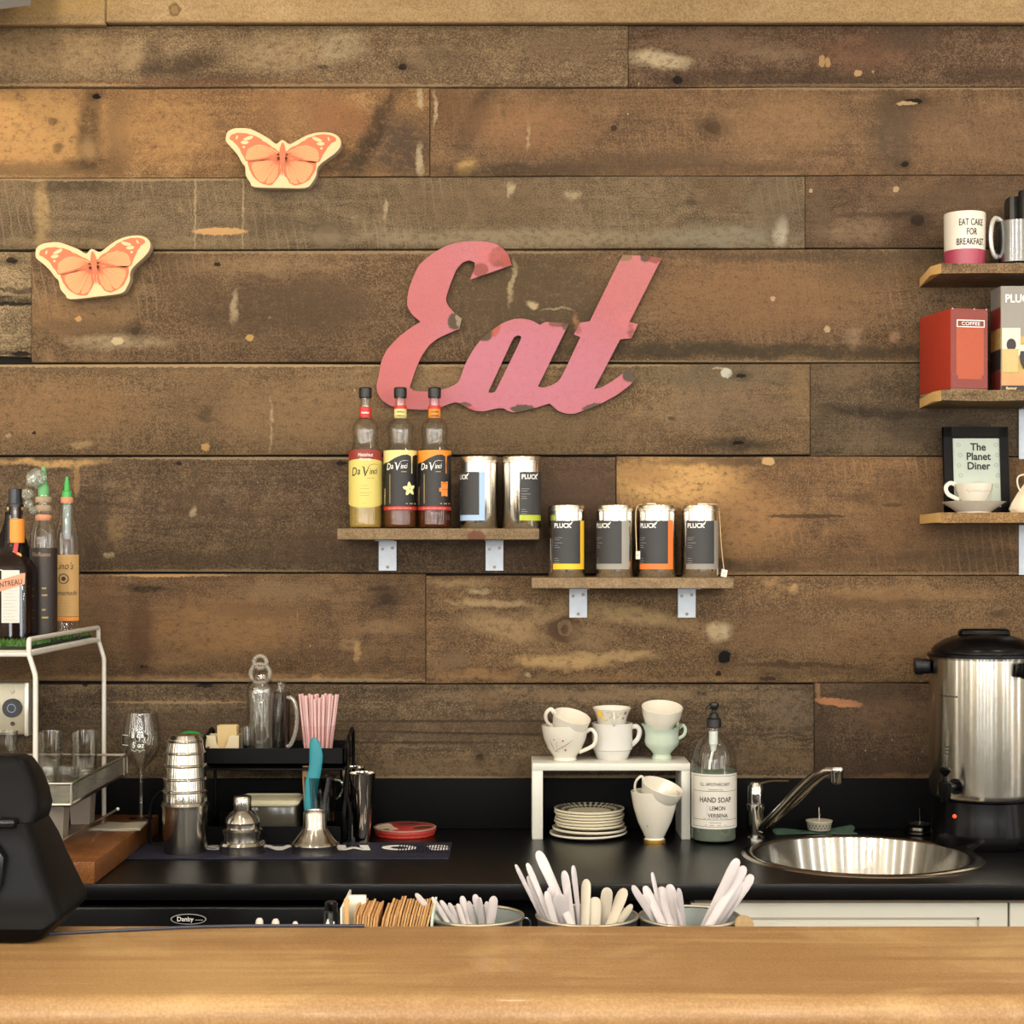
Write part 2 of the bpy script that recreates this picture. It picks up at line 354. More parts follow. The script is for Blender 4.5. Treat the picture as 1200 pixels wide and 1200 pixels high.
# ================================================================== SETTING
plaster = mat('cream plaster', (226, 218, 204), .9, vary=.04, vs=3)
ceil_m = mat('ceiling paint', (226, 220, 208), .9, vary=.03, vs=3)
floor_m = wood('floor boards', (120, 88, 58), (86, 60, 38), (150, 115, 80), .5, .8, 20)
back_m = mat('dark backing', (18, 13, 9), .95)
struct(MB().box(-3.2, 3.2, -6.6, .1, -.05, 0, floor_m).build('floor'))
struct(MB().box(-3.2, 3.2, -6.6, .1, 3.2, 3.25, ceil_m).build('ceiling'))
wb = struct(MB().box(-3.2, 3.2, .022, .1, 0, 3.2, back_m).build('wall_back'))
struct(MB().box(-3.25, -3.2, -6.6, .1, 0, 3.2, plaster).build('wall_left'))
struct(MB().box(3.2, 3.25, -6.6, .1, 0, 3.2, plaster).build('wall_right'))
wf_ = MB(); xs = [-3.2, -2.2, -1.6, -.3, .3, 1.4, 2.0, 3.2]
for i in range(7):
    if i % 2 == 0: wf_.box(xs[i], xs[i+1], -6.65, -6.6, 0, 3.2, plaster)
    else: wf_.box(xs[i], xs[i+1], -6.65, -6.6, 0, .7, plaster).box(xs[i], xs[i+1], -6.65, -6.6, 2.8, 3.2, plaster)
struct(wf_.build('wall_front'))
frame_m = mat('window frame paint', (60, 56, 52), .5)
for i, (a, b) in enumerate(((-2.2, -1.6), (-.3, .3), (1.4, 2.0))):
    wn_ = struct(MB().box(a, a+.04, -6.66, -6.58, .7, 2.8, frame_m).box(b-.04, b, -6.66, -6.58, .7, 2.8, frame_m).box(a, b, -6.66, -6.58, .7, .74, frame_m)
                 .box(a, b, -6.66, -6.58, 2.76, 2.8, frame_m).build('window_%d' % (i+1)))
    MB().box(a+.04, b-.04, -6.63, -6.625, .74, 2.76, glass('window glass')).build('pane', wn_)

# ---- reclaimed barn boards, each its own piece of wall_back
DK, GD, PL, RD, GY = (58, 42, 28), (205, 160, 88), (200, 178, 135), (128, 84, 50), (132, 120, 98)
BK = (20, 14, 9)
# (px left, px right, top-left, top-right, bottom-left, bottom-right, proud mm, base, dark, light, options, blobs)
R = []
def P_(*a, **k): R.append((a, k))
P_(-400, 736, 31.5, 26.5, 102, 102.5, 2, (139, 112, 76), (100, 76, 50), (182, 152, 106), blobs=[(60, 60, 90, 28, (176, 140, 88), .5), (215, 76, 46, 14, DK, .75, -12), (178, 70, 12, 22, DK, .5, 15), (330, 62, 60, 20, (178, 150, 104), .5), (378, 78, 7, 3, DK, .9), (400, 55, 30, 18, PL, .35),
   (255, 93, 55, 6, DK, .45), (150, 66, 18, 16, (170, 140, 96), .6), (472, 79, 4, 3, BK, .9, 0, 'k'), (510, 70, 40, 16, (110, 88, 64), .5), (660, 55, 60, 20, (124, 98, 68), .5), (250, 98, 240, 4, (120, 74, 38), .5)])
P_(736, 1620, 26.5, 24, 102.5, 102.5, 0, (112, 84, 58), (74, 54, 38), (150, 118, 84), blobs=[(773, 71, 34, 9, PL, .85, 8), (794, 94, 5, 4, BK, 1, 0, 'k'), (905, 92, 120, 10, DK, .6), (840, 50, 60, 18, (122, 94, 68), .5), (1010, 62, 60, 22, (120, 80, 54), .6), (1060, 45, 40, 18, (84, 68, 48), .6), (1180, 88, 70, 10, DK, .5),
   (963, 72, 3, 6, (205, 160, 95), .8, 0, 'k'), (970, 73, 2.5, 5, (205, 160, 95), .8, 0, 'k'), (1005, 86, 4, 3, (215, 170, 110), .9, 0, 'k'), (912, 63, 40, 8, (148, 120, 88), .5)])
P_(-400, 504, 104, 103.5, 209, 207, -1, (160, 116, 66), (112, 80, 48), (196, 152, 90), mott=.4, blobs=[(30, 150, 100, 50, (196, 146, 74), .75), (105, 155, 15, 46, (84, 62, 38), .85), (140, 160, 16, 50, (108, 80, 48), .7), (62, 142, 6, 5, (96, 70, 42), .9), (68, 175, 6, 6, (96, 70, 42), .8), (113, 113, 4, 2.5, BK, 1, 0, 'k'), (100, 192, 28, 7, DK, .7), (105, 175, 10, 12, (180, 140, 84), .6),  # first blob paints the warm lamp glow into the board colour
   (258, 148, 7, 7, (96, 72, 44), .7), (190, 150, 60, 40, (188, 138, 70), .5), (350, 130, 60, 30, (146, 102, 60), .6), (470, 175, 42, 40, (84, 68, 54), .9), (440, 150, 12, 60, (62, 46, 32), .8, 28), (412, 195, 22, 16, (64, 52, 38), .75, 0), (400, 140, 34, 20, (150, 96, 54), .6), (492, 115, 3, 13, PL, .8), (493, 188, 4, 20, PL, .75), (20, 199, 120, 8, (120, 92, 56), .7), (340, 200, 90, 8, (90, 68, 44), .6)])
P_(504, 1620, 104.5, 102.5, 207.5, 205.5, 3, (130, 97, 62), (94, 71, 47), (164, 126, 84), mott=.35, saw=.5, blobs=[(560, 135, 14, 46, (78, 60, 42), .75, 28), (525, 125, 22, 24, (116, 80, 48), .6), (620, 150, 70, 30, (158, 112, 66), .6), (545, 196, 14, 8, (198, 158, 84), .9), (600, 200, 100, 8, (64, 52, 38), .75), (740, 192, 120, 14, (98, 76, 52), .6, -4),
   (509, 130, 2.5, 20, PL, .7), (619, 160, 2, 16, PL, .4), (719, 151, 3, 3, DK, .9, 0, 'k'), (835, 150, 8, 6, (78, 56, 36), .9, 0, 'k'), (845, 196, 120, 8, (96, 74, 50), .6), (920, 145, 70, 34, (154, 116, 72), .55), (1045, 155, 26, 52, (86, 70, 52), .8), (1080, 130, 50, 18, (92, 70, 48), .5), (1070, 120, 9, 3, BK, .9, 0, 'k'), (1062, 122, 10, 2, (212, 178, 126), .9, 0, 'k'),
   (1060, 193, 4, 2.5, BK, .9, 0, 'k'), (1140, 160, 80, 36, (136, 102, 68), .4)])
P_(-400, 943, 209.5, 206.5, 293, 291, 1, (126, 104, 74), (86, 70, 48), (162, 138, 102), saw=.7, blobs=[(85, 217, 50, 12, (62, 50, 34), .75), (50, 250, 8, 45, (180, 146, 90), .6), (258, 271.5, 27, 3.6, (224, 170, 96), 1, 0, 'k'), (229, 250, 1.0, 40, (190, 165, 120), .6, 0, 'k'), (285, 250, 1.0, 40, (190, 165, 120), .6, 0, 'k'), (383, 277, 17, 14, (104, 90, 66), .8, 0, 'k'), (383, 277, 13, 11, (128, 108, 78), .8, 0, 'k'),
   (340, 262, 60, 10, (84, 70, 48), .5), (560, 240, 120, 24, (112, 88, 60), .5), (600, 279, 230, 10, (152, 134, 102), .7), (850, 277, 80, 13, (140, 128, 104), .85), (914, 271, 9, 16, (196, 186, 158), .85), (905, 240, 30, 34, (112, 96, 74), .6), (845, 225, 30, 24, (104, 78, 50), .5), (600, 222, 3, 9, PL, .6), (670, 228, 9, 6, PL, .4), (810, 236, 6, 4, DK, .6), (450, 245, 3, 14, PL, .5), (150, 285, 150, 7, (160, 134, 92), .5)])
P_(943, 1620, 206, 205.5, 290.5, 290, -2, (116, 88, 60), (80, 60, 42), (148, 116, 82), blobs=[(1075, 258, 7, 5.5, (50, 36, 24), 1, 0, 'k'), (1000, 272, 40, 14, (150, 124, 92), .5), (1120, 230, 80, 16, (96, 74, 48), .6), (960, 250, 12, 36, (102, 84, 60), .5), (1040, 252, 60, 3, DK, .5), (950, 223, 2, 2, PL, .9, 0, 'k'), (1050, 222, 3, 3, (205, 170, 120), .9, 0, 'k')])
P_(-400, 37, 294.5, 294.5, 417, 419, -3, (150, 126, 88), (80, 62, 42), (186, 160, 116), grain=1.0, sz=70, blobs=[(14, 305, 6, 3, BK, .9, 0, 'k'), (0, 352, 60, 5, (48, 36, 26), .85), (15, 356, 20, 2, BK, .9, 0, 'k'), (20, 340, 60, 3, (60, 46, 34), .8), (25, 415, 10, 3, BK, .9, 0, 'k')])
P_(37, 1620, 294.5, 292, 424.5, 424.5, 0, (122, 94, 62), (84, 64, 43), (158, 126, 86), saw=.9, blobs=[(90, 370, 60, 25, (150, 112, 66), .6), (150, 345, 16, 40, (142, 110, 68), .4), (140, 400, 60, 8, PL, .35), (100, 385, 70, 10, (86, 68, 46), .5), (330, 362, 100, 36, (82, 62, 42), .8), (215, 320, 30, 40, (96, 74, 50), .5), (300, 312, 90, 10, (150, 122, 82), .4), (138, 400, 6, 4, (220, 200, 150), .9, 0, 'k'), (275, 360, 5, 20, PL, .5, 8),
   (293, 396, 4, 3, (220, 170, 80), .9, 0, 'k'), (92, 374, 3, 3, (220, 160, 80), .9, 0, 'k'), (159, 388, 4.5, 4, (70, 52, 34), .9, 0, 'k'), (255, 310, 3, 2, BK, .9, 0, 'k'), (385, 350, 50, 30, (90, 70, 46), .5), (620, 350, 110, 60, (84, 68, 46), .85), (600, 330, 3, 24, PL, .5, 8), (676, 382, 4, 14, (196, 134, 80), .8), (625, 357, 5, 4, PL, .7), (655, 364, 20, 1.5, PL, .4), (700, 390, 30, 40, (78, 62, 42), .6),
   (880, 350, 150, 46, (136, 98, 59), .75), (790, 410, 140, 9, (66, 56, 40), .85), (960, 412, 190, 8, (72, 60, 42), .8), (1000, 398, 9, 14, (170, 138, 104), .5), (1050, 395, 6, 8, (184, 140, 104), .6), (969, 386, 3, 3, (220, 180, 140), .8, 0, 'k'), (905, 350, 2.5, 2.5, (220, 180, 130), .7, 0, 'k'), (1060, 320, 90, 20, (100, 76, 48), .6), (1000, 300, 220, 7, (76, 62, 46), .6)])
P_(-400, 949, 427, 427, 533.5, 533, 2, (128, 100, 64), (90, 70, 46), (162, 130, 88), saw=.35, blobs=[(60, 480, 110, 36, (146, 108, 64), .6), (240, 470, 50, 40, (118, 90, 58), .5), (240, 485, 9, 10, (70, 54, 34), .85), (247, 493, 18, 3, (78, 58, 38), .6, 20), (350, 490, 90, 40, (140, 108, 68), .6), (241, 524, 4, 4, (216, 164, 84), .9, 0, 'k'), (95, 520, 14, 4, (190, 156, 100), .5), (13, 513, 4, 2, PL, .6), (40, 507, 2, 1.5, BK, .9, 0, 'k'), (317, 500, 1.5, 30, PL, .4), (600, 500, 160, 26, (108, 86, 58), .6),
   (480, 445, 120, 12, (134, 110, 76), .4), (840, 440, 100, 16, (98, 88, 68), .7), (851, 437, 5, 5, (210, 210, 196), .9, 0, 'k'), (840, 431, 8, 1.5, PL, .6), (868, 441, 5, 2, BK, .9, 0, 'k'), (850, 480, 80, 26, (118, 98, 74), .5), (787, 491, 4, 3, BK, .8), (862, 521, 46, 8, (64, 54, 40), .8), (865, 519, 5, 2, BK, .9, 0, 'k'), (935, 450, 14, 30, (138, 110, 72), .5), (150, 432, 160, 5, (96, 78, 52), .5)])
P_(949, 1620, 426, 425.5, 534.5, 534.5, -1, (104, 85, 60), (70, 56, 40), (138, 114, 82), blobs=[(1030, 484, 70, 6, (46, 36, 26), .85, 4), (965, 487, 16, 12, (80, 66, 46), .6), (985, 440, 36, 16, (124, 100, 70), .5), (1020, 515, 60, 14, (122, 100, 70), .4), (1100, 500, 90, 20, (70, 56, 42), .6)])
P_(-400, 722, 536, 535, 670, 672, -1, (104, 82, 57), (68, 52, 37), (142, 114, 78), saw=.35, mott=.5, blobs=[(55, 542, 64, 4.5, (190, 148, 84), .85, 0), (90, 560, 3, 18, (176, 134, 76), .6, 0, 'k'), (108, 620, 20, 46, (66, 50, 34), .6), (135, 620, 10, 16, (150, 118, 70), .5), (225, 590, 30, 16, (82, 60, 42), .5), (280, 600, 60, 6, (80, 60, 42), .4), (250, 655, 170, 8, (82, 64, 44), .5), (380, 640, 70, 20, (84, 64, 44), .5), (227, 600, 4, 6, PL, .5), (128, 650, 5, 3, PL, .7),
   (620, 600, 110, 60, (80, 60, 44), .85), (690, 580, 40, 46, (86, 62, 48), .5), (535, 560, 12, 5, (130, 104, 74), .6), (400, 543, 5, 2, BK, .9, 0, 'k'), (210, 543, 3, 2, BK, .9, 0, 'k'), (690, 640, 40, 24, (60, 44, 34), .6)])
P_(722, 1620, 535, 535.5, 674, 674, 2, (128, 94, 57), (86, 64, 42), (170, 128, 78), saw=1.0, mott=.35, blobs=[(795, 565, 74, 30, (206, 158, 84), .95), (870, 610, 60, 44, (168, 122, 68), .75), (760, 556, 30, 14, (150, 108, 62), .6), (860, 540, 90, 5, (84, 66, 46), .7), (900, 541, 6, 4, (220, 176, 110), .9, 0, 'k'), (880, 664, 60, 8, (84, 66, 46), .7), (840, 660, 16, 6, DK, .5), (945, 605, 40, 2, DK, .7, 0, 'k'), (1045, 592, 10, 2, DK, .9, 0, 'k'), (1005, 583, 12, 5, (88, 64, 40), .6), (1060, 610, 60, 50, (120, 86, 50), .5),  # first blob is a pool of lamp light painted into the wood
   (1000, 655, 90, 9, (104, 78, 50), .4), (1120, 655, 80, 12, (92, 72, 48), .6), (1150, 600, 60, 40, (96, 74, 50), .6)])
P_(-400, 499, 672.5, 672.5, 798, 800, 1, (120, 90, 56), (82, 60, 39), (156, 120, 76), blobs=[(250, 738, 100, 34, (146, 106, 58), .75), (300, 716, 50, 10, (96, 70, 42), .5), (165, 740, 16, 46, (84, 56, 38), .75), (120, 720, 30, 40, (108, 78, 52), .6), (170, 690, 26, 4, (42, 30, 20), .9), (185, 674, 30, 2, (196, 150, 84), .6, 0, 'k'), (453, 701, 5.5, 5.5, (70, 52, 34), 1, 0, 'k'), (453, 708, 18, 3, DK, .6), (446, 690, 16, 3, DK, .7), (169, 781, 4, 2, BK, .9, 0, 'k'), (420, 765, 5, 14, (192, 150, 92), .65), (445, 735, 30, 8, (150, 116, 76), .5),
   (410, 755, 12, 8, (156, 124, 82), .5), (330, 690, 60, 10, (120, 98, 68), .5), (230, 795, 250, 4, (170, 130, 80), .6), (60, 760, 60, 30, (92, 70, 46), .5), (370, 793, 6, 4, (200, 150, 90), .7), (200, 775, 30, 8, (150, 112, 68), .5)])
P_(499, 1620, 674.5, 675, 801, 799.5, 0, (128, 97, 60), (88, 66, 43), (168, 132, 84), blobs=[(540, 683, 40, 5, (176, 142, 92), .6), (580, 707, 50, 5, (186, 154, 104), .75, 3), (562, 692, 14, 3, PL, .6), (590, 735, 50, 14, (164, 132, 86), .75, 12), (530, 750, 14, 30, (96, 74, 50), .5), (525, 775, 24, 10, (132, 106, 76), .6), (663, 738, 17, 13, (92, 66, 42), .95, 0, 'k'), (662, 736, 7, 8, (158, 122, 80), .9, 0, 'k'), (662, 738, 3.5, 4.5, (84, 58, 36), .9, 0, 'k'), (640, 718, 34, 10, (170, 138, 88), .6, -20), (690, 745, 26, 14, (150, 120, 78), .6), (660, 776, 56, 8, (196, 156, 94), .9),
   (720, 768, 50, 6, (190, 154, 98), .8, 0), (740, 722, 60, 10, (172, 140, 88), .75, 6), (810, 735, 30, 7, (160, 128, 82), .5), (841, 739, 15, 10, (204, 180, 130), .95), (848, 740, 5, 6, (220, 200, 160), .6), (849, 770, 6, 6.5, BK, 1, 0, 'k'), (842, 789, 3, 2.5, BK, 1, 0, 'k'), (700, 795, 200, 4, (150, 114, 70), .5), (560, 790, 50, 6, (168, 126, 74), .6), (620, 790, 3, 2, PL, .6), (780, 690, 90, 10, (92, 70, 46), .5),
   (902, 682, 10, 6, (170, 130, 80), .6), (930, 690, 5, 6, (196, 150, 90), .7), (1020, 706, 80, 12, (104, 74, 42), .7), (1060, 695, 100, 8, (158, 118, 70), .5), (1170, 720, 12, 5, (84, 62, 38), .7), (1060, 750, 120, 26, (136, 98, 56), .5), (940, 785, 110, 8, (96, 72, 48), .5), (900, 795, 8, 2, BK, .6, 0, 'k'), (930, 780, 80, 3, DK, .6), (900, 740, 60, 26, (114, 84, 54), .6)])
P_(-400, 954, 801.5, 802, 972, 972, -1, (104, 84, 59), (62, 48, 34), (142, 118, 84), grain=.9, sz=60, blobs=[(240, 803, 8, 2, BK, .9, 0, 'k'), (100, 802, 3, 2, BK, .9, 0, 'k'), (210, 823, 70, 1.3, (160, 130, 90), .7, 0, 'k'), (572, 820, 6, 6, (64, 46, 32), .95, 0, 'k'), (572, 824, 16, 7, (130, 98, 66), .5), (562, 888, 4, 4, BK, 1, 0, 'k'), (822, 813, 5, 2, BK, 1, 0, 'k'), (700, 815, 200, 8, (138, 112, 76), .5), (560, 856, 160, 14, (88, 68, 46), .6), (560, 900, 150, 14, (124, 100, 68), .5), (890, 850, 2, 50, (82, 62, 44), .7), (925, 830, 28, 26, (120, 100, 78), .6), (870, 860, 90, 2, DK, .6), (940, 866, 60, 1.6, DK, .6),
   (889, 874, 4, 8, (140, 112, 80), .6), (900, 890, 70, 14, (116, 92, 60), .5), (560, 845, 170, 1.2, (52, 40, 28), .7, 0, 'k'), (590, 860, 190, 1.0, (52, 40, 28), .7, 1, 'k'), (480, 870, 100, 1.2, (56, 42, 30), .7, 0, 'k'), (250, 850, 170, 16, (92, 72, 50), .5)])
P_(954, 1620, 800.5, 801, 972, 972, 2, (88, 68, 47), (54, 40, 29), (124, 96, 64), blobs=[(982, 823, 24, 4, (196, 128, 74), 1, 6, 'k'), (958, 808, 3, 12, (150, 110, 70), .8), (1030, 815, 50, 14, (62, 46, 32), .6), (960, 870, 14, 50, (60, 46, 32), .5), (1050, 840, 60, 20, (112, 84, 56), .5), (1030, 900, 70, 14, (66, 48, 34), .6), (1060, 912, 60, 5, (130, 94, 56), .5)])
def wavy(x0, x1, zl, zr, n, amp, rnd):
    return [(x0+(x1-x0)*i/n, zl+(zr-zl)*i/n+(rnd.uniform(-amp, amp) if 0 < i < n else 0)) for i in range(n+1)]
rnd = random.Random(3)
PE = (190, 162, 116)                                        # pale worn arrises, plank by plank
for k_, ex in {4: [(140, 211, 130, 1.6, PE, .5)], 7: [(420, 296, 240, 1.5, PE, .45), (880, 424, 200, 1.4, PE, .4)], 8: [(190, 428.5, 240, 1.8, PE, .75), (620, 428.5, 150, 1.5, PE, .45)],
               10: [(320, 537, 160, 1.5, PE, .5), (240, 669, 120, 1.5, PE, .4)], 12: [(330, 797, 150, 1.8, PE, .6), (200, 674, 60, 1.6, (206, 160, 100), .6)], 3: [(1000, 104.5, 200, 1.4, PE, .45)], 11: [(1000, 672, 200, 1.6, PE, .35)],
               14: [(800, 910, 160, 1.6, PE, .4), (480, 911, 100, 1.8, PE, .4)], 1: [(1000, 100, 130, 1.4, PE, .25)], 0: [(420, 100.5, 120, 1.8, PE, .45), (60, 100, 90, 1.6, (206, 160, 100), .5)]}.items():
    R[k_][1]['blobs'] = R[k_][1]['blobs']+[q+(0, 'k') for q in ex]
for i, (a, k) in enumerate(R):
    x0, x1, tl, tr, bl, br, proud, base, dark, light = a[:10]
    def zz(x, l, r): 
        xa, xb = (x0 if x0 > -300 else 0), (x1 if x1 < 1500 else 1200); t = (x-xa)/(xb-xa); return Z(l+(r-l)*max(0, min(1, t)))
    n = 8; rn = random.Random(i*7+1); g = .0004; e = .0010
    T = [(X(x0+(x1-x0)*j/n), zz(x0+(x1-x0)*j/n, tl, tr)-g+rn.uniform(-e, e)) for j in range(n+1)]
    B = [(X(x0+(x1-x0)*j/n), zz(x0+(x1-x0)*j/n, bl, br)+g+rn.uniform(-e, e)) for j in range(n+1)]
    gx = .0006
    T[0] = (T[0][0]+gx, T[0][1]); B[0] = (B[0][0]+gx, B[0][1]); T[-1] = (T[-1][0]-gx, T[-1][1]); B[-1] = (B[-1][0]-gx, B[-1][1])
    yf = -.002-proud*.001; c = .0012
    ring = B+T[::-1]; cx_ = sum(p[0] for p in ring)/len(ring); inner = []
    nB = len(B)
    for j, p in enumerate(ring):
        dz = c if j < nB else -c; dx = c if j in (0, len(ring)-1) else (-c if j in (nB-1, nB) else 0); inner.append((p[0]+dx, p[1]+dz))
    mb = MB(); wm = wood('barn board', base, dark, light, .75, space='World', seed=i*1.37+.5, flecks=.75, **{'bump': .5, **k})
    nr = len(ring)
    vs = [(p[0], yf, p[1]) for p in inner]+[(p[0], yf+c, p[1]) for p in ring]+[(p[0], .022, p[1]) for p in ring]
    fs = [[q, q+1, nr-2-q, nr-1-q] for q in range(nB-1)]
    for q in range(nr):
        q2 = (q+1) % nr; fs += [[nr+q, nr+q2, q2, q], [2*nr+q, 2*nr+q2, nr+q2, nr+q]]
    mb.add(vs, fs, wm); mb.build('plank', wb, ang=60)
# beam across the top, in two lengths
beam_m = wood('beam wood', (176, 146, 104), (150, 122, 84), (200, 172, 128), .7, space='World', seed=41, mott=.3, grain=.25, bump=.3, blobs=[(208, 17, 6, 6, (112, 88, 56), .9, 0, 'k'), (208, 17, 4, 4, (150, 120, 80), .9, 0, 'k'), (60, 10, 80, 14, (196, 160, 96), .5)])  # beam lightened, left end golden, in place of lamp light that misses it
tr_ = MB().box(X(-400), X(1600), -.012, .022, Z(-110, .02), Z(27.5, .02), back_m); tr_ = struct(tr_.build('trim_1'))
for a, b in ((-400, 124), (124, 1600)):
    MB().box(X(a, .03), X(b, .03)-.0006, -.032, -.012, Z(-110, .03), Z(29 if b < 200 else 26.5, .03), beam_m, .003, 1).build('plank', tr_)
# upper wall above the beam and the corners beside the boards
struct(MB().box(-3.2, X(-400), -.004, .022, 0, 3.2, plaster).box(X(1620), 3.2, -.004, .022, 0, 3.2, plaster).box(X(-400), X(1620), -.004, .022, Z(-110, .02), 3.2, plaster).build('wall_back_plaster'))

# ================================================================== BACK COUNTER
CT = .908
black_top = mat('black laminate', (9, 9, 10), .3, vary=.6, vs=320, spec=.28, bump=.06)
black_sp = mat('black laminate splash', (10, 10, 12), .6, vary=.6, vs=320, spec=.06)
SX, SY, SR = X(1010, .34), -.340, .214
rectp = [(-1.75, -.62), (1.9, -.62), (1.9, -.005), (-1.75, -.005)]
hole = [(SX+SR*math.cos(2*PI*k/48), SY+SR*math.sin(2*PI*k/48)) for k in range(48)]
ct = thing('worktop', 'long black laminate worktop below the boarded wall, holding the round sink', 'worktop', (0, -.3, CT))
outline([rectp, hole], .03, .0015, black_top, 'top', CT-.015).build('slab', ct)
up = MB().box(-1.75, 1.9, -.0215, -.0035, CT+.0005, Z(913, .02), black_sp, .002).build('upstand', None, (0, -.012, CT)); tag(up, 'matte black upstand strip along the wall behind the worktop', 'upstand')
# carcass behind the doors
sub = mat('chipboard edge', (150, 126, 96), .8)
carc = thing('base_cabinet', 'white panelled base cabinet under the sink end of the worktop', 'cabinet', (1.0, -.3, 0))
wht = mat('white cabinet paint', (206, 204, 192), .45, vary=.02, vs=8)
wht2 = mat('white cabinet groove', (170, 166, 152), .5, vary=.02)
CF = .600
MB().box(.33, .348, -CF+.02, -.05, .1, .87, wht).box(1.832, 1.85, -CF+.02, -.05, .1, .87, wht).box(.33, 1.85, -.07, -.05, .1, .87, wht).box(.33, 1.85, -CF+.02, -.05, .1, .12, wht).box(.33, 1.85, -.56, -.1, 0, .1, back_m).build('body', carc)
MB().box(.33, 1.85, -CF-.004, -CF+.02, .871, CT-.0305, sub).build('rail', carc)
for (a, b) in ((X(806, .6)+.006, X(1181, .6)), (X(1183, .6)+.001, X(1183, .6)+.44)):
    dm = MB().box(a, b, -CF, -CF+.018, .12, .869, wht, .0015)
    dr = dm.build('door', carc); e = .052
    z1, z0 = .869-.026, .17
    pm = MB()
    for (q0, q1, r0, r1) in ((a+e, b-e, z1-.004, z1), (a+e, b-e, z0, z0+.004), (a+e, a+e+.004, z0, z1), (b-e-.004, b-e, z0, z1)):
        pm.box(q0, q1, -CF-.0012, -CF+.002, r0, r1, wht2)
    pm.box(a+e+.01, b-e-.01, -CF-.003, -CF+.002, z0+.01, z1-.01, wht, .002)
    pm.build('panel', dr)
dark_m = mat('dark carcass', (14, 13, 13), .7)
cb = thing('open_shelf_unit', 'dark open shelf unit under the middle of the worktop', 'shelf unit', (0, -.3, 0))
MB().box(-.29, .325, -.10, -.06, 0, CT-.031, dark_m).box(-.29, -.275, -.56, -.06, 0, CT-.031, dark_m).box(.31, .325, -.56, -.06, 0, CT-.031, dark_m).build('body', cb)
MB().box(-.275, .31, -.55, -.1, .45, .47, dark_m).build('shelf', cb)
fr_ = thing('bar_fridge', 'black under-counter fridge with an oval badge on its door', 'fridge', (-.6, -.3, 0))
fb = mat('fridge black', (8, 8, 9), .25, vary=.1, spec=.25); fl_ = mat('badge chrome', (178, 178, 178), .35, .2)
MB().box(-1.0, -.312, -.56, -.06, .01, .862, fb, .004).build('body', fr_)
MB().box(-1.0, -.312, -.612, -.563, .03, .866, fb, .006, 3).build('door', fr_)
bd = MB(); fm = flat(X(221, .612), -.612, Z(1077, .612))
w_, h_ = 21*S(.612), 6.3*S(.612)
bd.disc(fm, 0, 0, w_, fl_, .001, 32, h_); bd.disc(fm, 0, 0, w_*.94, fb, .0014, 32, h_*.86)
bd.text(fm, 'Danby', -.006, -.0035, .0115, mat('print white', (235, 235, 232), .6), .0018, .012)
bd.rect(fm, .012, .026, -.002, -.001, fl_, .0018)
bd.build('badge', fr_)

# sink, faucet, strainers
brushed = steel('brushed steel', (186, 181, 168), .24, .85)
chrome = mat('chrome', (214, 214, 212), .09, 1, vary=.02)
sk = thing('round_sink', 'round stainless steel sink bowl set into the black worktop', 'sink', (SX, SY, CT))
MB().lathe((SX, SY, CT), [(.0, -.17), (.03, -.172), (.14, -.168), (.165, -.152), (.182, -.11), (.196, -.06), (.2065, -.010), (.2085, .001)], steel('sink steel', (146, 142, 132), .24, .85), 64).build('bowl', sk)
MB().lathe((SX, SY, CT), [(.2085, .001), (.211, .0035), (.219, .005), (.232, .0035), (.2355, .0005)], mat('sink rim steel', (176, 168, 156), .16, 1), 64).build('rim', sk)
fx, fy = X(885, .14), -.14
fa = thing('mixer_tap', 'chrome mixer tap with a long slanting spout over the sink', 'tap', (fx, fy, CT))
s = S(.14)
MB().lathe((fx, fy, CT), [(.0, 0), (.021, 0), (.021, .004), (.0155, .008), (.0155, .012), (.0185, .016), (.0185, .060), (.0195, .062), (.0195, .072), (.0175, .074), (.0175, .092), (.0165, .108), (.010, .117), (0, .119)], chrome, 32).build('body', fa)
dkc = mat('chrome spout', (150, 142, 132), .16, 1)
p0, p1 = Vector((fx+.010, fy-.012, CT+.022)), Vector((X(966, .30), -.295, Z(905, .3)))
pts = smooth([tuple(p0), tuple(p0.lerp(p1, .35)), tuple(p0.lerp(p1, .75)+Vector((0, 0, .004))), tuple(p1+Vector((0, 0, .0))), (X(978, .31), -.31, Z(903, .31))], 5, False)
MB().tube(pts, [.0095+.0045*math.sin(PI*min(1, i/(len(pts)-1)*1.1)) for i in range(len(pts))], dkc, 14).build('spout', fa)
MB().lathe((X(980.5, .31), -.31, Z(918.5, .31)), [(0, 0), (.0095, 0), (.012, .004), (.012, .022), (.0135, .024), (.0135, .030), (.011, .034), (0, .034)], chrome, 20).build('nozzle', fa)
MB().tube(smooth([(fx+.004, fy, CT+.112), (fx+.03, fy-.012, CT+.121), (fx+.066, fy-.03, CT+.124)], 4, False), [.006, .006, .0055, .005, .0045, .0045, .004, .004, .004], mat('lever brass tint', (206, 192, 160), .15, 1), 10, flat=.6).build('lever', fa)
# green cloth under the strainer
clm = mat('green cloth', (48, 74, 60), .9, vary=.3, vs=180, bump=.4)
mb = MB(); nx, ny = 22, 8; vs = []
for j in range(ny+1):
    for i in range(nx+1):
        u, v = i/nx, j/ny; x = X(908, .08)+u*(X(1002, .08)-X(908, .08)); y = -.040-v*.052
        x += .004*math.sin(v*7); y += .005*math.sin(u*11)
        z = CT+.0012+.0035*(1+math.sin(u*9+v*4))*(.4+.6*math.sin(v*PI))+(.011*max(0, (u-.74)/.26)*(1-v) )
        vs.append((x, y, z))
mb.add(vs, [[j*(nx+1)+i, j*(nx+1)+i+1, (j+1)*(nx+1)+i+1, (j+1)*(nx+1)+i] for j in range(ny) for i in range(nx)], clm)
co = mb.build('dish_cloth'); md = co.modifiers.new('s', 'SOLIDIFY'); md.thickness = .0015; md.offset = 1
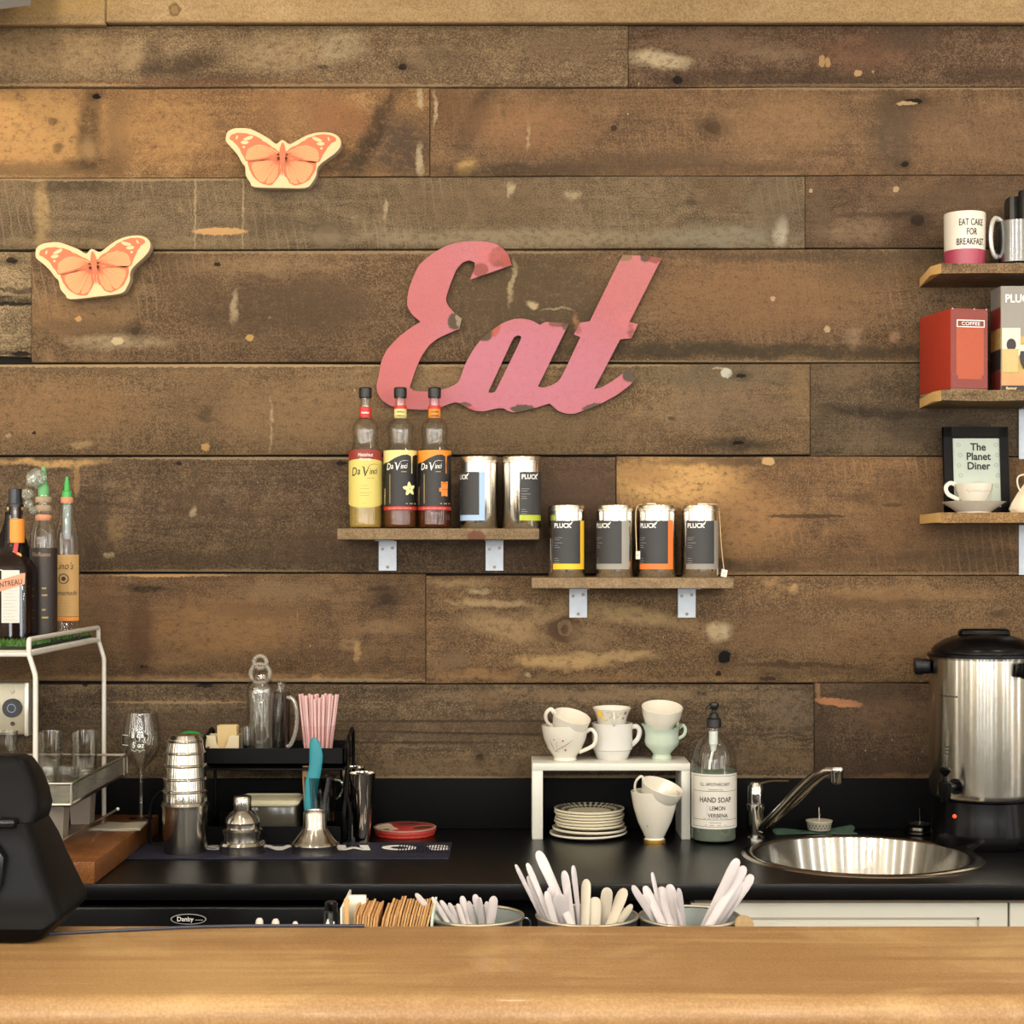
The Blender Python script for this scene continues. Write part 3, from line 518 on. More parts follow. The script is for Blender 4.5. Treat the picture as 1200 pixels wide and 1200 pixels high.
tag(co, 'dark green crumpled dish cloth behind the sink, under the strainer basket', 'cloth')
def strainer(px, d, r, h, m1, label, basket):
    x, y = X(px, d), -d; z = CT+(.008 if basket else 0.0)
    t = thing('sink_strainer', label, 'strainer', (x, y, z), 'sink strainers')
    if basket:
        MB().lathe((x, y, z), [(0, 0), (r*.86, 0), (r*.92, .002), (r, .016), (r*1.06, .018), (r*1.06, .020), (r*.8, .021), (0, .021)], m1, 28).build('basket', t)
        hb = MB(); cm = cyl(x, y, r*.955, z)
        for k in range(-4, 5): hb.disc(cm, k*.0072, .0065, .0016, dark_m, .0007, 8); hb.disc(cm, k*.0072+.0036, .0115, .0016, dark_m, .0014, 8)
        hb.build('perforation', t)['kind'] = 'stuff'
    else:
        MB().lathe((x, y, z), [(0, 0), (r*.9, 0), (r, .003), (r*1.0, .007), (r*.82, .010), (r*.8, .016), (r*.5, .019), (0, .019)], m1, 28).build('basket', t)
        MB().lathe((x, y, z+.0192), [(0, 0), (r*.55, 0), (r*.62, .003), (r*.3, .006), (0, .006)], mat('rubber black', (24, 24, 24), .5), 24).build('plug', t)
    MB().tube([(x, y, z+.019), (x, y, z+h)], .0024, chrome, 8).build('stem', t)
strainer(960, .075, .0265, .048, mat('pale strainer', (206, 200, 180), .35, .3), 'pale perforated strainer basket standing on the green cloth', True)
strainer(1078, .078, .035, .056, mat('dark strainer', (96, 90, 84), .2, 1), 'dark metal strainer plug with upright pin beside the urn', False)

# ================================================================== HOT WATER URN
ux, uy = X(1153, .2), -.2; ur = .110
un = thing('coffee_urn', 'large brushed steel coffee urn with black lid and base at the right end', 'urn', (ux, uy, CT))
ublk = mat('urn black plastic', (8, 7, 8), .25, vary=.15, spec=.16)
zb, zt = Z(941, .31), Z(775, .31)+.004
MB().lathe((ux, uy, zb), [(ur*.955, 0), (ur*.985, .004), (ur, .012), (ur, zt-zb-.004), (ur*1.015, zt-zb-.002), (ur*1.015, zt-zb)], brushed, 72).build('tank', un)
MB().lathe((ux, uy, CT), [(0, 0), (.103, 0), (.106, .004), (.106, .03), (.100, .06), (.098, zb-CT-.006), (.106, zb-CT-.002), (.106, zb-CT+.002)], ublk, 56).build('base', un)
lid = MB().lathe((ux, uy, zt), [(ur*1.03, -.001), (ur*1.03, .006), (ur*.96, .008), (ur*.95, .014), (ur*.90, .021), (ur*.72, .034), (ur*.52, .042), (0, .047)], ublk, 56).build('lid', un)
MB().box(ux-.052, ux+.052, uy-.017, uy+.017, zt+.036, zt+.056, ublk, .010, 4).build('grip', lid)
def urn_handle(a):
    d_ = Vector((math.sin(a), -math.cos(a), 0)); t_ = Vector((math.cos(a), math.sin(a), 0)); c = Vector((ux, uy, zt-.020))
    mb = MB(); o_ = c+d_*ur
    for q, (u0, u1, w0, w1, h0, h1) in enumerate(((-.034, .034, .012, .030, -.018, .014), (-.034, -.022, -.002, .022, -.016, .012), (.022, .034, -.002, .022, -.016, .012))):
        b_ = MB().box(u0, u1, -w1, -w0, h0, h1, ublk, .004, 2); M = Matrix.Rotation(a, 4, 'Z'); M.translation = o_; b_.xf(M); mb.add(b_.v, b_.f, ublk)
    mb.build('handle', un)
urn_handle(math.radians(33)); urn_handle(math.radians(-100))
a = math.radians(-44); sd = Vector((math.sin(a), -math.cos(a), 0)); sp0 = Vector((ux, uy, Z(920, .26)))+sd*(ur-.002)
sg = MB(); sg.tube([sp0, sp0+sd*.008], .016, ublk, 20); sg.tube([sp0, sp0+sd*.045], [.009, .008], ublk, 14)
e_ = sp0+sd*.048; sg.lathe((e_.x, e_.y, e_.z-.026), [(0, 0), (.008, 0), (.010, .006), (.012, .016), (.012, .038), (.007, .042), (0, .042)], ublk, 20); spg = sg.build('spigot', un)
MB().lathe((e_.x, e_.y, e_.z+.0165), [(.004, 0), (.0035, .008), (.0105, .017), (.011, .022), (.006, .026), (0, .026)], ublk, 18).build('tap_lever', spg)
lp = cyl(ux, uy, .100, Z(958, .28)); a_ = -math.radians(50)
lc = Vector((ux+.1005*math.sin(a_), uy-.1005*math.cos(a_), Z(958, .28)))
MB().lathe(lc, [(0, -.0045), (.003, -.003), (.0045, 0), (.003, .003), (0, .0045)], mat('red lamp', (255, 70, 40), .3, 0, emit=2.2), 14).build('indicator_lamp', un)
pm_ = cyl(ux, uy, ur, 0)
ink = mat('ink dark', (44, 42, 40), .6)
mk = MB()
for k in range(7): mk.rect(pm_, -.128+k*.0068, -.1235+k*.0068, Z(813, .2)-.0015, Z(813, .2)+.002-.0008*(k % 2), ink, .0004, 1)
mk.build('printed_mark', un); mk = MB()
for k, (q, w1) in enumerate(((0, .010), (.007, .016), (.014, .007))): mk.rect(pm_, -.112, -.112+w1, Z(872, .2)-q, Z(872, .2)-q+.0022, ink, .0004, 2)
mk.build('printed_mark', un)
# ================================================================== WALL SIGN AND BUTTERFLIES
E_OUT = [(599.5,310.7),(595.9,299.3),(591.3,292.9),(582.1,286.5),(569.3,283.2),(554.6,282.8),(540,283.7),(525.3,287.4),(510.6,294.7),(499.6,303),(491.4,310.3),(485,323.2),(479.5,337.8),(477.1,350.6),(477.7,359.8),(483.2,369),(493.2,377.2),(479.5,385.5),(466.7,395.6),(453.8,409.3),(447.4,422.1),(445.6,431.3),(444.3,438.6),(441.4,451.5),(441.9,458.8),(446.5,468),(457.5,475.6),(472.2,479),(496,480.4),(512.5,479),(523.5,474.4),(532.6,471.3),(538,472),(546,477.3),(556.7,481.6),(567.3,482),(575.3,480),(583.3,478.3),(590.7,478.4),(595.3,481.6),(602,483.3),(612.7,481.7),(626,478.4),(636.7,474.9),(644,472.7),(648,476),(654,481.6),(663.3,484.7),(672.7,484.9),(680,482.5),(700,475.3),(723.3,462.5),(736.7,452.5),(745,444.2),(736.2,431.7),(728.3,439.2),(716.7,447.5),(705,454.2),(695.8,456.3),(726.7,397.5),(740,396.3),(747.2,380),(737.2,377.5),(775.3,302.5),(756.7,300),(730,299.2),(725,307.5),(691.3,376.7),(680,378.3),(672.8,392),(680.3,395),(656.7,445.8),(646,452),(636.7,454.4),(630,453.3),(666,380),(656.7,378.4),(639.3,377.3),(632.7,381),(623.3,375.7),(612.7,373.6),(602,374),(587.3,379.3),(564.7,396.7),(554,410.7),(544.7,428),(538,448),(529,453.3),(518,457.3),(499.6,459.2),(485,458.4),(479.9,454.2),(486.8,433.1),(494.2,416.6),(503.3,403.8),(514.3,395.6),(527.1,390),(538.1,385.5),(540.9,373.6),(532.6,367.1),(524.4,358),(522,350.6),(527.1,334.2),(534.5,315.8),(541.8,307.6),(550,304.8),(556.5,307.6),(556.5,314),(551,327.7)]
E_IN = [(572,459.3),(574,460.9),(578.7,460.3),(581.3,458),(611.3,396.7),(610.7,394),(606.7,392.9),(602.7,394.9),(600,398.7)]
def soften(pts, lim=48):
    """round the outline except at its true corners"""
    out = []; n = len(pts)
    for i in range(n):
        a, b, c = Vector(pts[i-1]), Vector(pts[i]), Vector(pts[(i+1) % n]); ang = math.degrees((b-a).angle(c-b)) if (b-a).length and (c-b).length else 0
        if ang > lim: out.append(tuple(b))
        else:
            la, lc_ = min(.3, 6/(b-a).length), min(.3, 6/(c-b).length)
            p, q = b.lerp(a, .28), b.lerp(c, .28); out += [tuple(p), tuple((p+q+b*2)/4), tuple(q)]
    return out
sgd = .016
pk, pk2, pk3 = (192, 116, 124), (200, 108, 108), (230, 146, 160)
rust, grey_r = (124, 58, 42), (86, 72, 58)
SB = [
    (620, 440, 120, 70, (190, 118, 138), .85), (470, 440, 50, 60, (196, 104, 102), .6), (500, 340, 40, 50, (192, 106, 110), .5), (740, 330, 40, 40, (194, 120, 116), .5),
    (587, 303, 12, 10, rust, .7), (595, 306, 5, 8, (168, 80, 66), .7), (563, 318, 8, 7, rust, .7), (533, 378, 7, 8, grey_r, 1), (538, 374, 3, 9, (180, 160, 140), .7), (570, 394, 8, 5, grey_r, 1, -30), (581, 387, 4, 8, (176, 84, 56), 1, 20), (655, 380, 10, 4, (120, 74, 60), .85), (663, 383, 4, 4, grey_r, .8),
    (732, 303, 7, 4, (140, 110, 84), .95), (755, 302, 5, 6, grey_r, .95), (766, 305, 8, 4, rust, .7), (676, 386, 4, 9, rust, .5), (740, 388, 4, 8, rust, .65), (738, 440, 8, 8, grey_r, 1), (543, 476, 8, 3, grey_r, .9), (549, 480, 8, 4, (180, 70, 70), .6), (612, 480, 12, 4, grey_r, 1), (693, 478, 10, 3, grey_r, .9, -15), (575, 300, 20, 10, (206, 110, 108), .4), (735, 377, 14, 8, (208, 112, 112), .4)]
SB = [(q+(0,)*(7-len(q))+('k',)) if q[5] >= .7 and q[2] < 14 else q for q in SB]
sm = wood('painted sign metal', pk, (188, 104, 110), (202, 128, 138), .45, space='World', mott=.12, grain=.06, bump=.12, big=.5, blobs=SB)
edge = mat('sign cut edge', (120, 66, 60), .6, .3)
so = outline([[(X(x, sgd), Z(y, sgd)) for x, y in soften(E_OUT)], [(X(x, sgd), Z(y, sgd)) for x, y in soften(E_IN)][::-1]], .003, .0004, sm, 'wall', -sgd)
sg_ = thing('eat_sign', 'pink rusty metal script sign reading Eat, hung on the board wall', 'sign', (X(600, sgd), -sgd, Z(380, sgd)))
so.build('letters', sg_)
for px, py in ((500, 330), (470, 440), (620, 400), (700, 400), (680, 465)):
    mb = MB(); mb.tube([(X(px, .01), -.0145, Z(py, .01)), (X(px, .01), .004, Z(py, .01))], .004, edge, 10); mb.build('standoff', sg_)

crm, org, lgt = mat('cream butterfly wood', (204, 176, 134), .6, vary=.04, vs=60), mat('print orange', (184, 98, 64), .65, vary=.18, vs=600), mat('print pale peach', (190, 142, 96), .65, vary=.12, vs=500)
edg = mat('butterfly edge', (176, 156, 132), .7)
BO = [(75,190),(90,130),(140,100),(210,92),(300,100),(400,145),(480,190),(545,235),(600,197),(670,235),(740,200),(830,150),(930,122),(1040,120),(1110,145),(1145,190),(1140,250),(1090,310),(1010,370),(950,420),(925,470),(920,520),(880,590),(820,635),(600,638),(350,635),(310,590),(270,530),(262,450),(230,410),(190,340),(130,270),(85,225)]
UW = [(105,185),(130,150),(200,135),(300,145),(400,190),(480,240),(560,290),(598,345),(500,372),(400,392),(280,402),(240,350),(200,280),(150,220)]
LW = [(290,400),(400,385),(520,368),(596,350),(590,430),(592,500),(575,540),(555,560),(530,600),(480,622),(400,595),(340,545),(300,475)]
UP = [(268,335),(285,280),(380,238),(470,258),(545,300),(560,325),(470,352),(400,372),(285,388),(262,370)]
LP = [[(322,425),(400,400),(470,392),(540,420),(440,590),(370,555),(325,480)], [(548,425),(572,470),(545,560),(505,598),(455,590)]]
SP = [[(235,190),(300,160),(330,165),(310,190),(262,205)], [(215,215),(250,205),(290,220),(262,240),(222,236)], [(165,185),(180,155),(186,175),(172,196)], [(228,262),(246,255),(255,272),(238,276)]]
def butterfly(pcx, pcy, rot, label, sc_=1.0):
    d0, th = .004, .030; sz = S(.034)/8*sc_; cx, cz = X(pcx, .034), Z(pcy, .034)
    t = thing('wall_butterfly', label, 'wall decoration', (cx, -.004, cz), 'wooden butterflies on the board wall')
    ca, sa = math.cos(rot), math.sin(rot)
    def L_(x, y, mir=False):
        if mir: x = 1212-x
        u, v = (x-606)*sz, -(y-365)*sz; return (cx+u*ca-v*sa, cz+u*sa+v*ca)
    o = outline([[L_(*p) for p in smooth(BO, 3)]], th, .0012, crm, 'wall', -(d0+th/2)); ei = o.mi(edg)
    for k, f in enumerate(o.f):
        a, b, c = (o.v[i] for i in f[:3]); n = (b-a).cross(c-a)
        if n.length and abs(n.normalized().y) < .4: o.m[k] = ei
    o.build('block', t)
    p = MB(); F = lambda u, v, l=0: Vector((u, -(d0+th)-l, v))
    def pl(pts, m, l, mir): p.poly(F, [L_(*q, mir) for q in pts], m, l)
    rn = random.Random(5)
    for mir in (False, True):
        ragged = lambda pts: [(x+rn.uniform(-4, 4), y+rn.uniform(-4, 4)) for x, y in smooth(pts, 3)]
        pl(ragged(UW), org, .0003, mir); pl(ragged(LW), org, .0003, mir)
        pl(ragged(UP), lgt, .0006, mir)
        for q in LP: pl(ragged(q), lgt, .0006, mir)
        for q in SP: pl(smooth(q, 2), crm, .0006, mir)
        for k in range(9):                                  # veins of the upper wing
            e_ = (275+k*26, 385-k*15 if k < 3 else 330-(k-3)*14); e_ = [(262,372),(262,345),(272,318),(285,292),(315,272),(350,255),(385,243),(430,250),(480,266)][k]
            p.line(F, [L_(590, 335, mir), L_((590+e_[0])/2+rn.uniform(-6, 6), (335+e_[1])/2+8, mir), L_(*e_, mir)], [.0011, .0006, .0003], org, .0009)
        for k in range(11):
            a = math.radians(178-k*11.5+4); r_ = 300 if k < 3 else 270
            e_ = [(322,440),(322,475),(335,510),(352,540),(380,560),(410,578),(440,590),(470,596),(500,592),(530,570),(555,530)][k]
            p.line(F, [L_(585, 350, mir), L_((585+e_[0])/2+rn.uniform(-8, 8), (350+e_[1])/2, mir), L_(*e_, mir)], [.0016, .0007, .0003], org, .0009)
    for q in ([(585,260),(606,215),(628,260),(636,330),(620,430),(606,530),(590,430),(576,330)],): p.poly(F, [L_(*z) for z in smooth(q, 3)], org, .0012)
    p.build('print', t)
butterfly(331, 185.5, math.radians(-1), 'upper cream butterfly plaque with orange print, wings level')
butterfly(110.5, 313, math.radians(6.6), 'lower cream butterfly plaque with orange print, tilted up to one side', 1.0)

# ================================================================== WALL SHELVES
shw = dict(rough=.7, sx=3, sz=60, mott=.4, grain=.6)
sh1 = wood('shelf board weathered', (150, 128, 98), (118, 96, 70), (176, 154, 122), **shw)
galv = mat('galvanised steel', (176, 182, 190), .55, .6, vary=.12, vs=90); screw = mat('screw steel', (110, 100, 88), .4, .8)
def bracket(px, pytop, parent, d_arm, knot=None):
    x, z = X(px), Z(pytop, .13); w2 = .0195
    zt_ = parent['_zb']; b = MB()
    b.box(x-w2, x+w2, -.0065, -.0045, zt_-.066, zt_, galv, .0006, 1); b.box(x-w2, x+w2, -d_arm, -.0045, zt_-.0022, zt_-.0002, galv, .0006, 1)
    o = b.build('bracket', parent); f = flat(x, -.0066, zt_)
    for u, v in ((-.011, -.019), (.0105, -.0165), (.0, -.058)): MB().tube([f(u, v, -.0005), f(u, v, .0014)], .0036, screw, 10).build('screw', o)
def board_shelf(name, label, x0, x1, z0, z1, d, mat_, group, bx, pr=.0035):
    t = thing(name, label, 'shelf', ((x0+x1)/2, 0, z0), group); t['_zb'] = z0
    MB().box(x0, x1, -d, -.0048, z0, z1, mat_, .0015, 1).build('board', t)
    for b in bx: bracket(b, 0, t, d*.8)
    return t
ZA, ZB = Z(619.3, .14), Z(677, .14)
board_shelf('wall_shelf', 'weathered wood shelf holding the syrup bottles and two tea tins', X(395, .14), X(632, .14), ZA-.0235, ZA, .14, wood('shelf board A', (150, 128, 98), (118, 96, 70), (176, 154, 122), seed=3, space='World', blobs=[(560, 632, 9, 8, (112, 74, 60), .9, 0, 'k')], **shw), 'short shelves on silver brackets', (454.5, 579.5))
board_shelf('wall_shelf', 'weathered wood shelf holding four tea tins in a row', X(623, .14), X(860, .14), ZB-.0225, ZB, .14, sh1, 'short shelves on silver brackets', (677.5, 804.5))
for o in list(C.objects):
    if o.name.startswith('bracket'): pass
rawend = mat('raw cut end wood', (196, 158, 96), .8, vary=.15, vs=60)
def rough_shelf(label, pyt, pyb, seed, notch, m_):
    d = .19; z1, z0 = Z(pyt, d), Z(pyb, d); xe = 1.75; t = thing('wall_shelf', label, 'shelf', (X(1103, d), 0, z0), 'rough edged shelves at the right side')
    n = 10; rn = random.Random(seed); mb = MB(); vs = []
    for k in range(n+1):                                    # wavy front edge
        x = X(1103, d)+(xe-X(1103, d))*k/n; e_ = rn.uniform(-.006, .004) if k else 0
        vs += [(x, -d+e_, z1), (x, -d+e_*.4, z0+rn.uniform(-.001, .001)), (x, -.0048, z0), (x, -.0048, z1)]
    fs = []
    for k in range(n):
        for q in range(4): fs.append([4*k+q, 4*k+(q+1) % 4, 4*k+4+(q+1) % 4, 4*k+4+q])
    fs.append([4*n, 4*n+1, 4*n+2, 4*n+3]); mb.add(vs, fs, m_); mb.build('board', t)
    # raw end: chipped bevel between board and its sloping cut
    e = MB(); xb, xf_ = X(1077, .0), X(1103, d)
    e.add([(xf_+.0005, -d, z1), (xf_+.0005, -d, z0), (xf_-.014+notch, -d*.82, z1-.001), (xf_-.014+notch, -d*.82, z0+.001), (xb, -.0048, z1-.002), (xb, -.0048, z0+.0005), (xf_+.0005, -.0048, z1), (xf_+.0005, -.0048, z0)],
          [[0, 2, 3, 1], [2, 4, 5, 3], [0, 6, 4, 2], [1, 3, 5, 7], [4, 6, 7, 5]], rawend)
    e.build('cut_end', t)
    br = MB(); x = X(1207, .02); br.box(x-.02, x+.02, -.0065, -.0045, z0-.11, z0, galv, .0006, 1).box(x-.02, x+.02, -d*.8, -.0045, z0-.0022, z0-.0002, galv, .0006, 1); br.build('bracket', t)
    return z1
rz = dict(rough=.75, sx=3, sz=70, mott=.5, grain=.8)
ZS1 = rough_shelf('topmost rough shelf at the right, holding two mugs', 308.5, 320, 1, .0, wood('rough shelf one', (128, 104, 76), (84, 64, 46), (160, 132, 98), seed=1, **rz))
ZS2 = rough_shelf('middle rough shelf at the right, holding the red box', 457, 469.5, 2, .004, wood('rough shelf two', (126, 106, 78), (84, 68, 48), (160, 138, 104), seed=5, **rz))
ZS3 = rough_shelf('lowest rough shelf at the right, holding teacup and frame', 600.5, 612.5, 3, .006, wood('rough shelf three', (156, 122, 80), (120, 92, 60), (186, 150, 104), seed=9, **rz))

# ================================================================== SYRUP BOTTLES
clear = glass('clear glass', (246, 247, 244), 1.3, .03, .62)
capm = mat('black cap', (13, 12, 13), .45, vary=.2)
yel, blk_l, red_l, cream, orgl = mat('label yellow', (200, 184, 100), .55, vary=.03), mat('label black', (18, 16, 17), .5, vary=.1), mat('label dark red', (130, 38, 30), .55), mat('label cream', (216, 202, 132), .55, vary=.03), mat('label orange', (212, 130, 32), .5, vary=.04)
whi, blkp, redp = mat('print white', (222, 220, 212), .6), mat('print black', (20, 17, 16), .6), mat('print red', (180, 44, 38), .55)
tanp = mat('print tan', (150, 132, 84), .6); lgreen = mat('flower pale', (226, 226, 160), .6, vary=.1)
def liquid(name, col, op=.5):
    return glass(name, col, .3, .05, .8, op, col)
def davinci(m, f, u, v, s_, lift):
    """slanted brush script brand wordmark built letter by letter"""
    k = MATS[s_m]
    m.text(f, 'D', u-.0250*s_, v-.003*s_, .0250*s_, k, lift, .004, .30, .72, 'CENTER', .10)
    m.text(f, 'a', u-.0142*s_, v-.0005*s_, .0215*s_, k, lift, .004, .30, .80, 'CENTER', .10)
    m.line(f, [(u-.0070*s_, v+.016*s_), (u-.0030*s_, v+.015*s_), (u-.0012*s_, v+.004*s_), (u-.0010*s_, v-.004*s_), (u+.0035*s_, v+.006*s_), (u+.0085*s_, v+.0175*s_)], [.0010*s_, .0026*s_, .0030*s_, .0028*s_, .0020*s_, .0010*s_], k, lift)
    m.text(f, 'inci', u+.0175*s_, v+.0006*s_, .0185*s_, k, lift, .004, .30, .70, 'CENTER', .10)
    m.line(f, [(u+.0085*s_, v+.0185*s_), (u+.018*s_, v+.0215*s_), (u+.030*s_, v+.0205*s_)], [.0008*s_, .0008*s_, .0004*s_], k, lift)
def syrup(pcx, label, kind):
    global s_m
    d = .078; s = S(d); x, y = X(pcx, d), -d; z = ZA
    t = thing('syrup_bottle', label, 'bottle', (x, y, z), 'syrup bottles on the shelf')
    hh = lambda py: (619.3-py)*s
    prof = [(0, .002), (14*s, .001), (17*s, 0), (19*s, .004), (19.3*s, .010), (19.3*s, hh(534)), (19*s, hh(530)), (14.6*s, hh(522)), (14.4*s, hh(512)), (15.6*s, hh(505)), (15.2*s, hh(500)), (13*s, hh(495)), (9*s, hh(490)), (6.6*s, hh(486)), (6*s, hh(478)), (6*s, hh(466)), (6.4*s, hh(464)), (6.4*s, hh(457))]
    body = MB().lathe((x, y, z), prof, clear, 40).build('glass_body', t)
    MB().lathe((x, y, z), [(6.9*s, hh(466)), (7.6*s, hh(465.5)), (7.7*s, hh(455)), (6.6*s, hh(453.6)), (0, hh(453.6))], capm, 24).build('cap', t)
    lv, lc_ = {'y': (hh(592), (226, 196, 110)), 'v': (hh(588), (120, 72, 40)), 'c': (hh(588), (104, 52, 22))}[kind]
    MB().lathe((x, y, z), [(0, .004), (17.5*s, .004), (18.6*s, .010), (18.6*s, lv), (0, lv)], liquid('syrup '+kind, lc_, .35 if kind == 'y' else .55), 36).build('syrup', t)
    R_ = 19.5*s; lb = MB(); f = cyl(x, y, R_, z, -math.atan2(x, CAMD-d)*.5)
    V = lambda py: (619.3-py)*s; H = R_*1.42
    if kind == 'y':
        n = 14
        def band(ytl, ybl, m, l, bow_t=0, bow_b=0):
            vs = []
            for i in range(n+1):
                u = -H+2*H*i/n; q = 1-(2*i/n-1)**2; vs += [f(u, V(ybl)-bow_b*s*q, l), f(u, V(ytl)+bow_t*s*q, l)]
            lb.add(vs, [[2*i, 2*i+2, 2*i+3, 2*i+1] for i in range(n)], m)
        band(540, 590, yel, .0003, 2, 5); band(530, 541, red_l, .0005, 3, -3)
        lb.text(f, 'Hazelnut', .001, V(535.3), .0110, whi, .0009, .0, .2, .8); lb.text(f, 'Noisette', .001, V(540), .0085, whi, .0009, .0, .2, .8)
        s_m = 'print black'; davinci(lb, f, .001, V(556), 1.0, .0009)
        for k, (q, wd) in enumerate(((561, .016), (569.5, .014), (573, .018), (578, .024), (581, .018), (590, .006))): lb.rect(f, (.004 if k == 0 else -wd/2), (.004+wd if k == 0 else wd/2), V(q), V(q)+.0009, tanp, .0008, 2)
        nk, nm = [redp], 'Hazelnut'
    else:
        tp = cream if kind == 'v' else orgl
        lb.rect(f, -H, H, V(598), V(528), blk_l, .0003, 16); lb.rect(f, -H, H, V(597.5), V(593.5), redp, .0005, 16)
        cur = [(-H, V(544)), (-H*.5, V(541.5)), (-H*.2, V(537)), (H*.1, V(533.6)), (H*.35, V(533)), (H*.46, V(535)), (H*.50, V(541)), (H*.50, V(552)), (H*.53, V(555)), (H*.57, V(552)), (H*.58, V(541)), (H*.62, V(534.5)), (H*.75, V(533)), (H, V(533))]
        vs = []; cs = [c for i, c in enumerate(cur) if i not in (6, 7, 8, 9, 10)]; nn = 32
        for i in range(nn+1):
            u = -H+2*H*i/nn; q = max(k for k in range(len(cs)) if cs[k][0] <= u+1e-6); q = min(q, len(cs)-2)
            v = cs[q][1]+(cs[q+1][1]-cs[q][1])*(u-cs[q][0])/(cs[q+1][0]-cs[q][0]); vs += [f(u, v, .0007), f(u, V(528), .0007)]
        lb.add(vs, [[2*i, 2*i+2, 2*i+3, 2*i+1] for i in range(nn)], tp)
        lb.line(f, [(H*.54, V(533)), (H*.54, V(545)), (H*.54, V(555))], [.0050, .0016, .0030], tp, .0007)
        s_m = 'print white'; davinci(lb, f, -.0055, V(549.5), .80, .0011)
        lb.rect(f, .003, .014, V(553.6), V(552.6), tanp, .0008, 2)
        fr = lgreen if kind == 'v' else orgl
        lb.text(f, 'VANILLA' if kind == 'v' else 'CARAMEL', -H*.72, V(591.5), .0098, cream if kind == 'v' else tanp, .001, .015, 0, .9, 'LEFT', PI/2)
        lb.rect(f, -H*.46, -H*.42, V(590), V(556), tanp, .0008, 1)
        if kind == 'v':
            fu, fv = H*.42, V(573)
            for k in range(5):
                a = PI/2+k*2*PI/5+.1; c_, s__ = math.cos(a), math.sin(a); P5 = [(0, 0), (.45, .30), (.85, .16), (1, 0), (.85, -.16), (.45, -.30)]
                lb.poly(f, [(fu+(p*c_-q*s__)*.0155, fv+(p*s__+q*c_)*.0155) for p, q in P5], lgreen, .001)
            lb.disc(f, fu, fv, .0022, yel, .0014)
        else:
            q1 = mat('caramel print', (214, 128, 50), .5, vary=.15, vs=200); q2 = mat('caramel print dark', (176, 88, 30), .5)
            fu, fv = H*.46, V(573)
            for (a, b, c_, d_, m_) in ((-.008, .008, -.0155, .004, q1), (-.0085, .0085, .001, .0155, q1), (-.0065, .0065, .0105, .0125, q2), (-.006, .007, -.002, .0, q2), (-.0125, -.0075, -.006, .002, q1)):
                lb.poly(f, smooth([(fu+a, fv+c_), (fu+b, fv+c_), (fu+b, fv+d_), (fu+a, fv+d_)], 1), m_, .001 if m_ is q1 else .0014)
        lb.rect(f, H*.25, H*.8, V(590.8), V(589.4), tanp, .0008, 2); lb.rect(f, -H*.5, H*.5, V(596), V(595.2), mat('print pink', (236, 150, 140), .6), .0009, 4)
        nm = 'Vanilla' if kind == 'v' else 'Caramel'
    lb.build('label', t)
    nl = MB(); rn_ = 7.2*s; g = cyl(x, y, rn_, z, 0); 
    nl.lathe((x, y, z), [(6.3*s, V(490)), (rn_, V(489.6)), (rn_, V(477)), (6.3*s, V(476.6))], redp if kind == 'y' else (cream if kind == 'v' else orgl), 24)
    if kind != 'y': nl.lathe((x, y, z), [(rn_, V(479)), (rn_+.0004, V(479)), (rn_+.0004, V(475)), (6.3*s, V(475))], redp, 24)
    if kind == 'y': nl.text(g, 'Hazelnut', 0, V(484.5), .0058, whi, .0006, .03, .15, .8)
    else:
        nl.text(g, nm.upper(), .001, V(483.5), .0052, blkp, .0006, .02, 0, .8); nl.text(g, nm.upper(), .001, V(488), .0052, blkp, .0006, .02, 0, .8)
    nl.build('neck_label', t)
syrup(428.3, 'syrup bottle with pale yellow label and red band', 'y')
syrup(469.2, 'syrup bottle with black and cream label bearing a pale flower', 'v')
syrup(509.2, 'syrup bottle with black and orange label bearing caramel cubes', 'c')

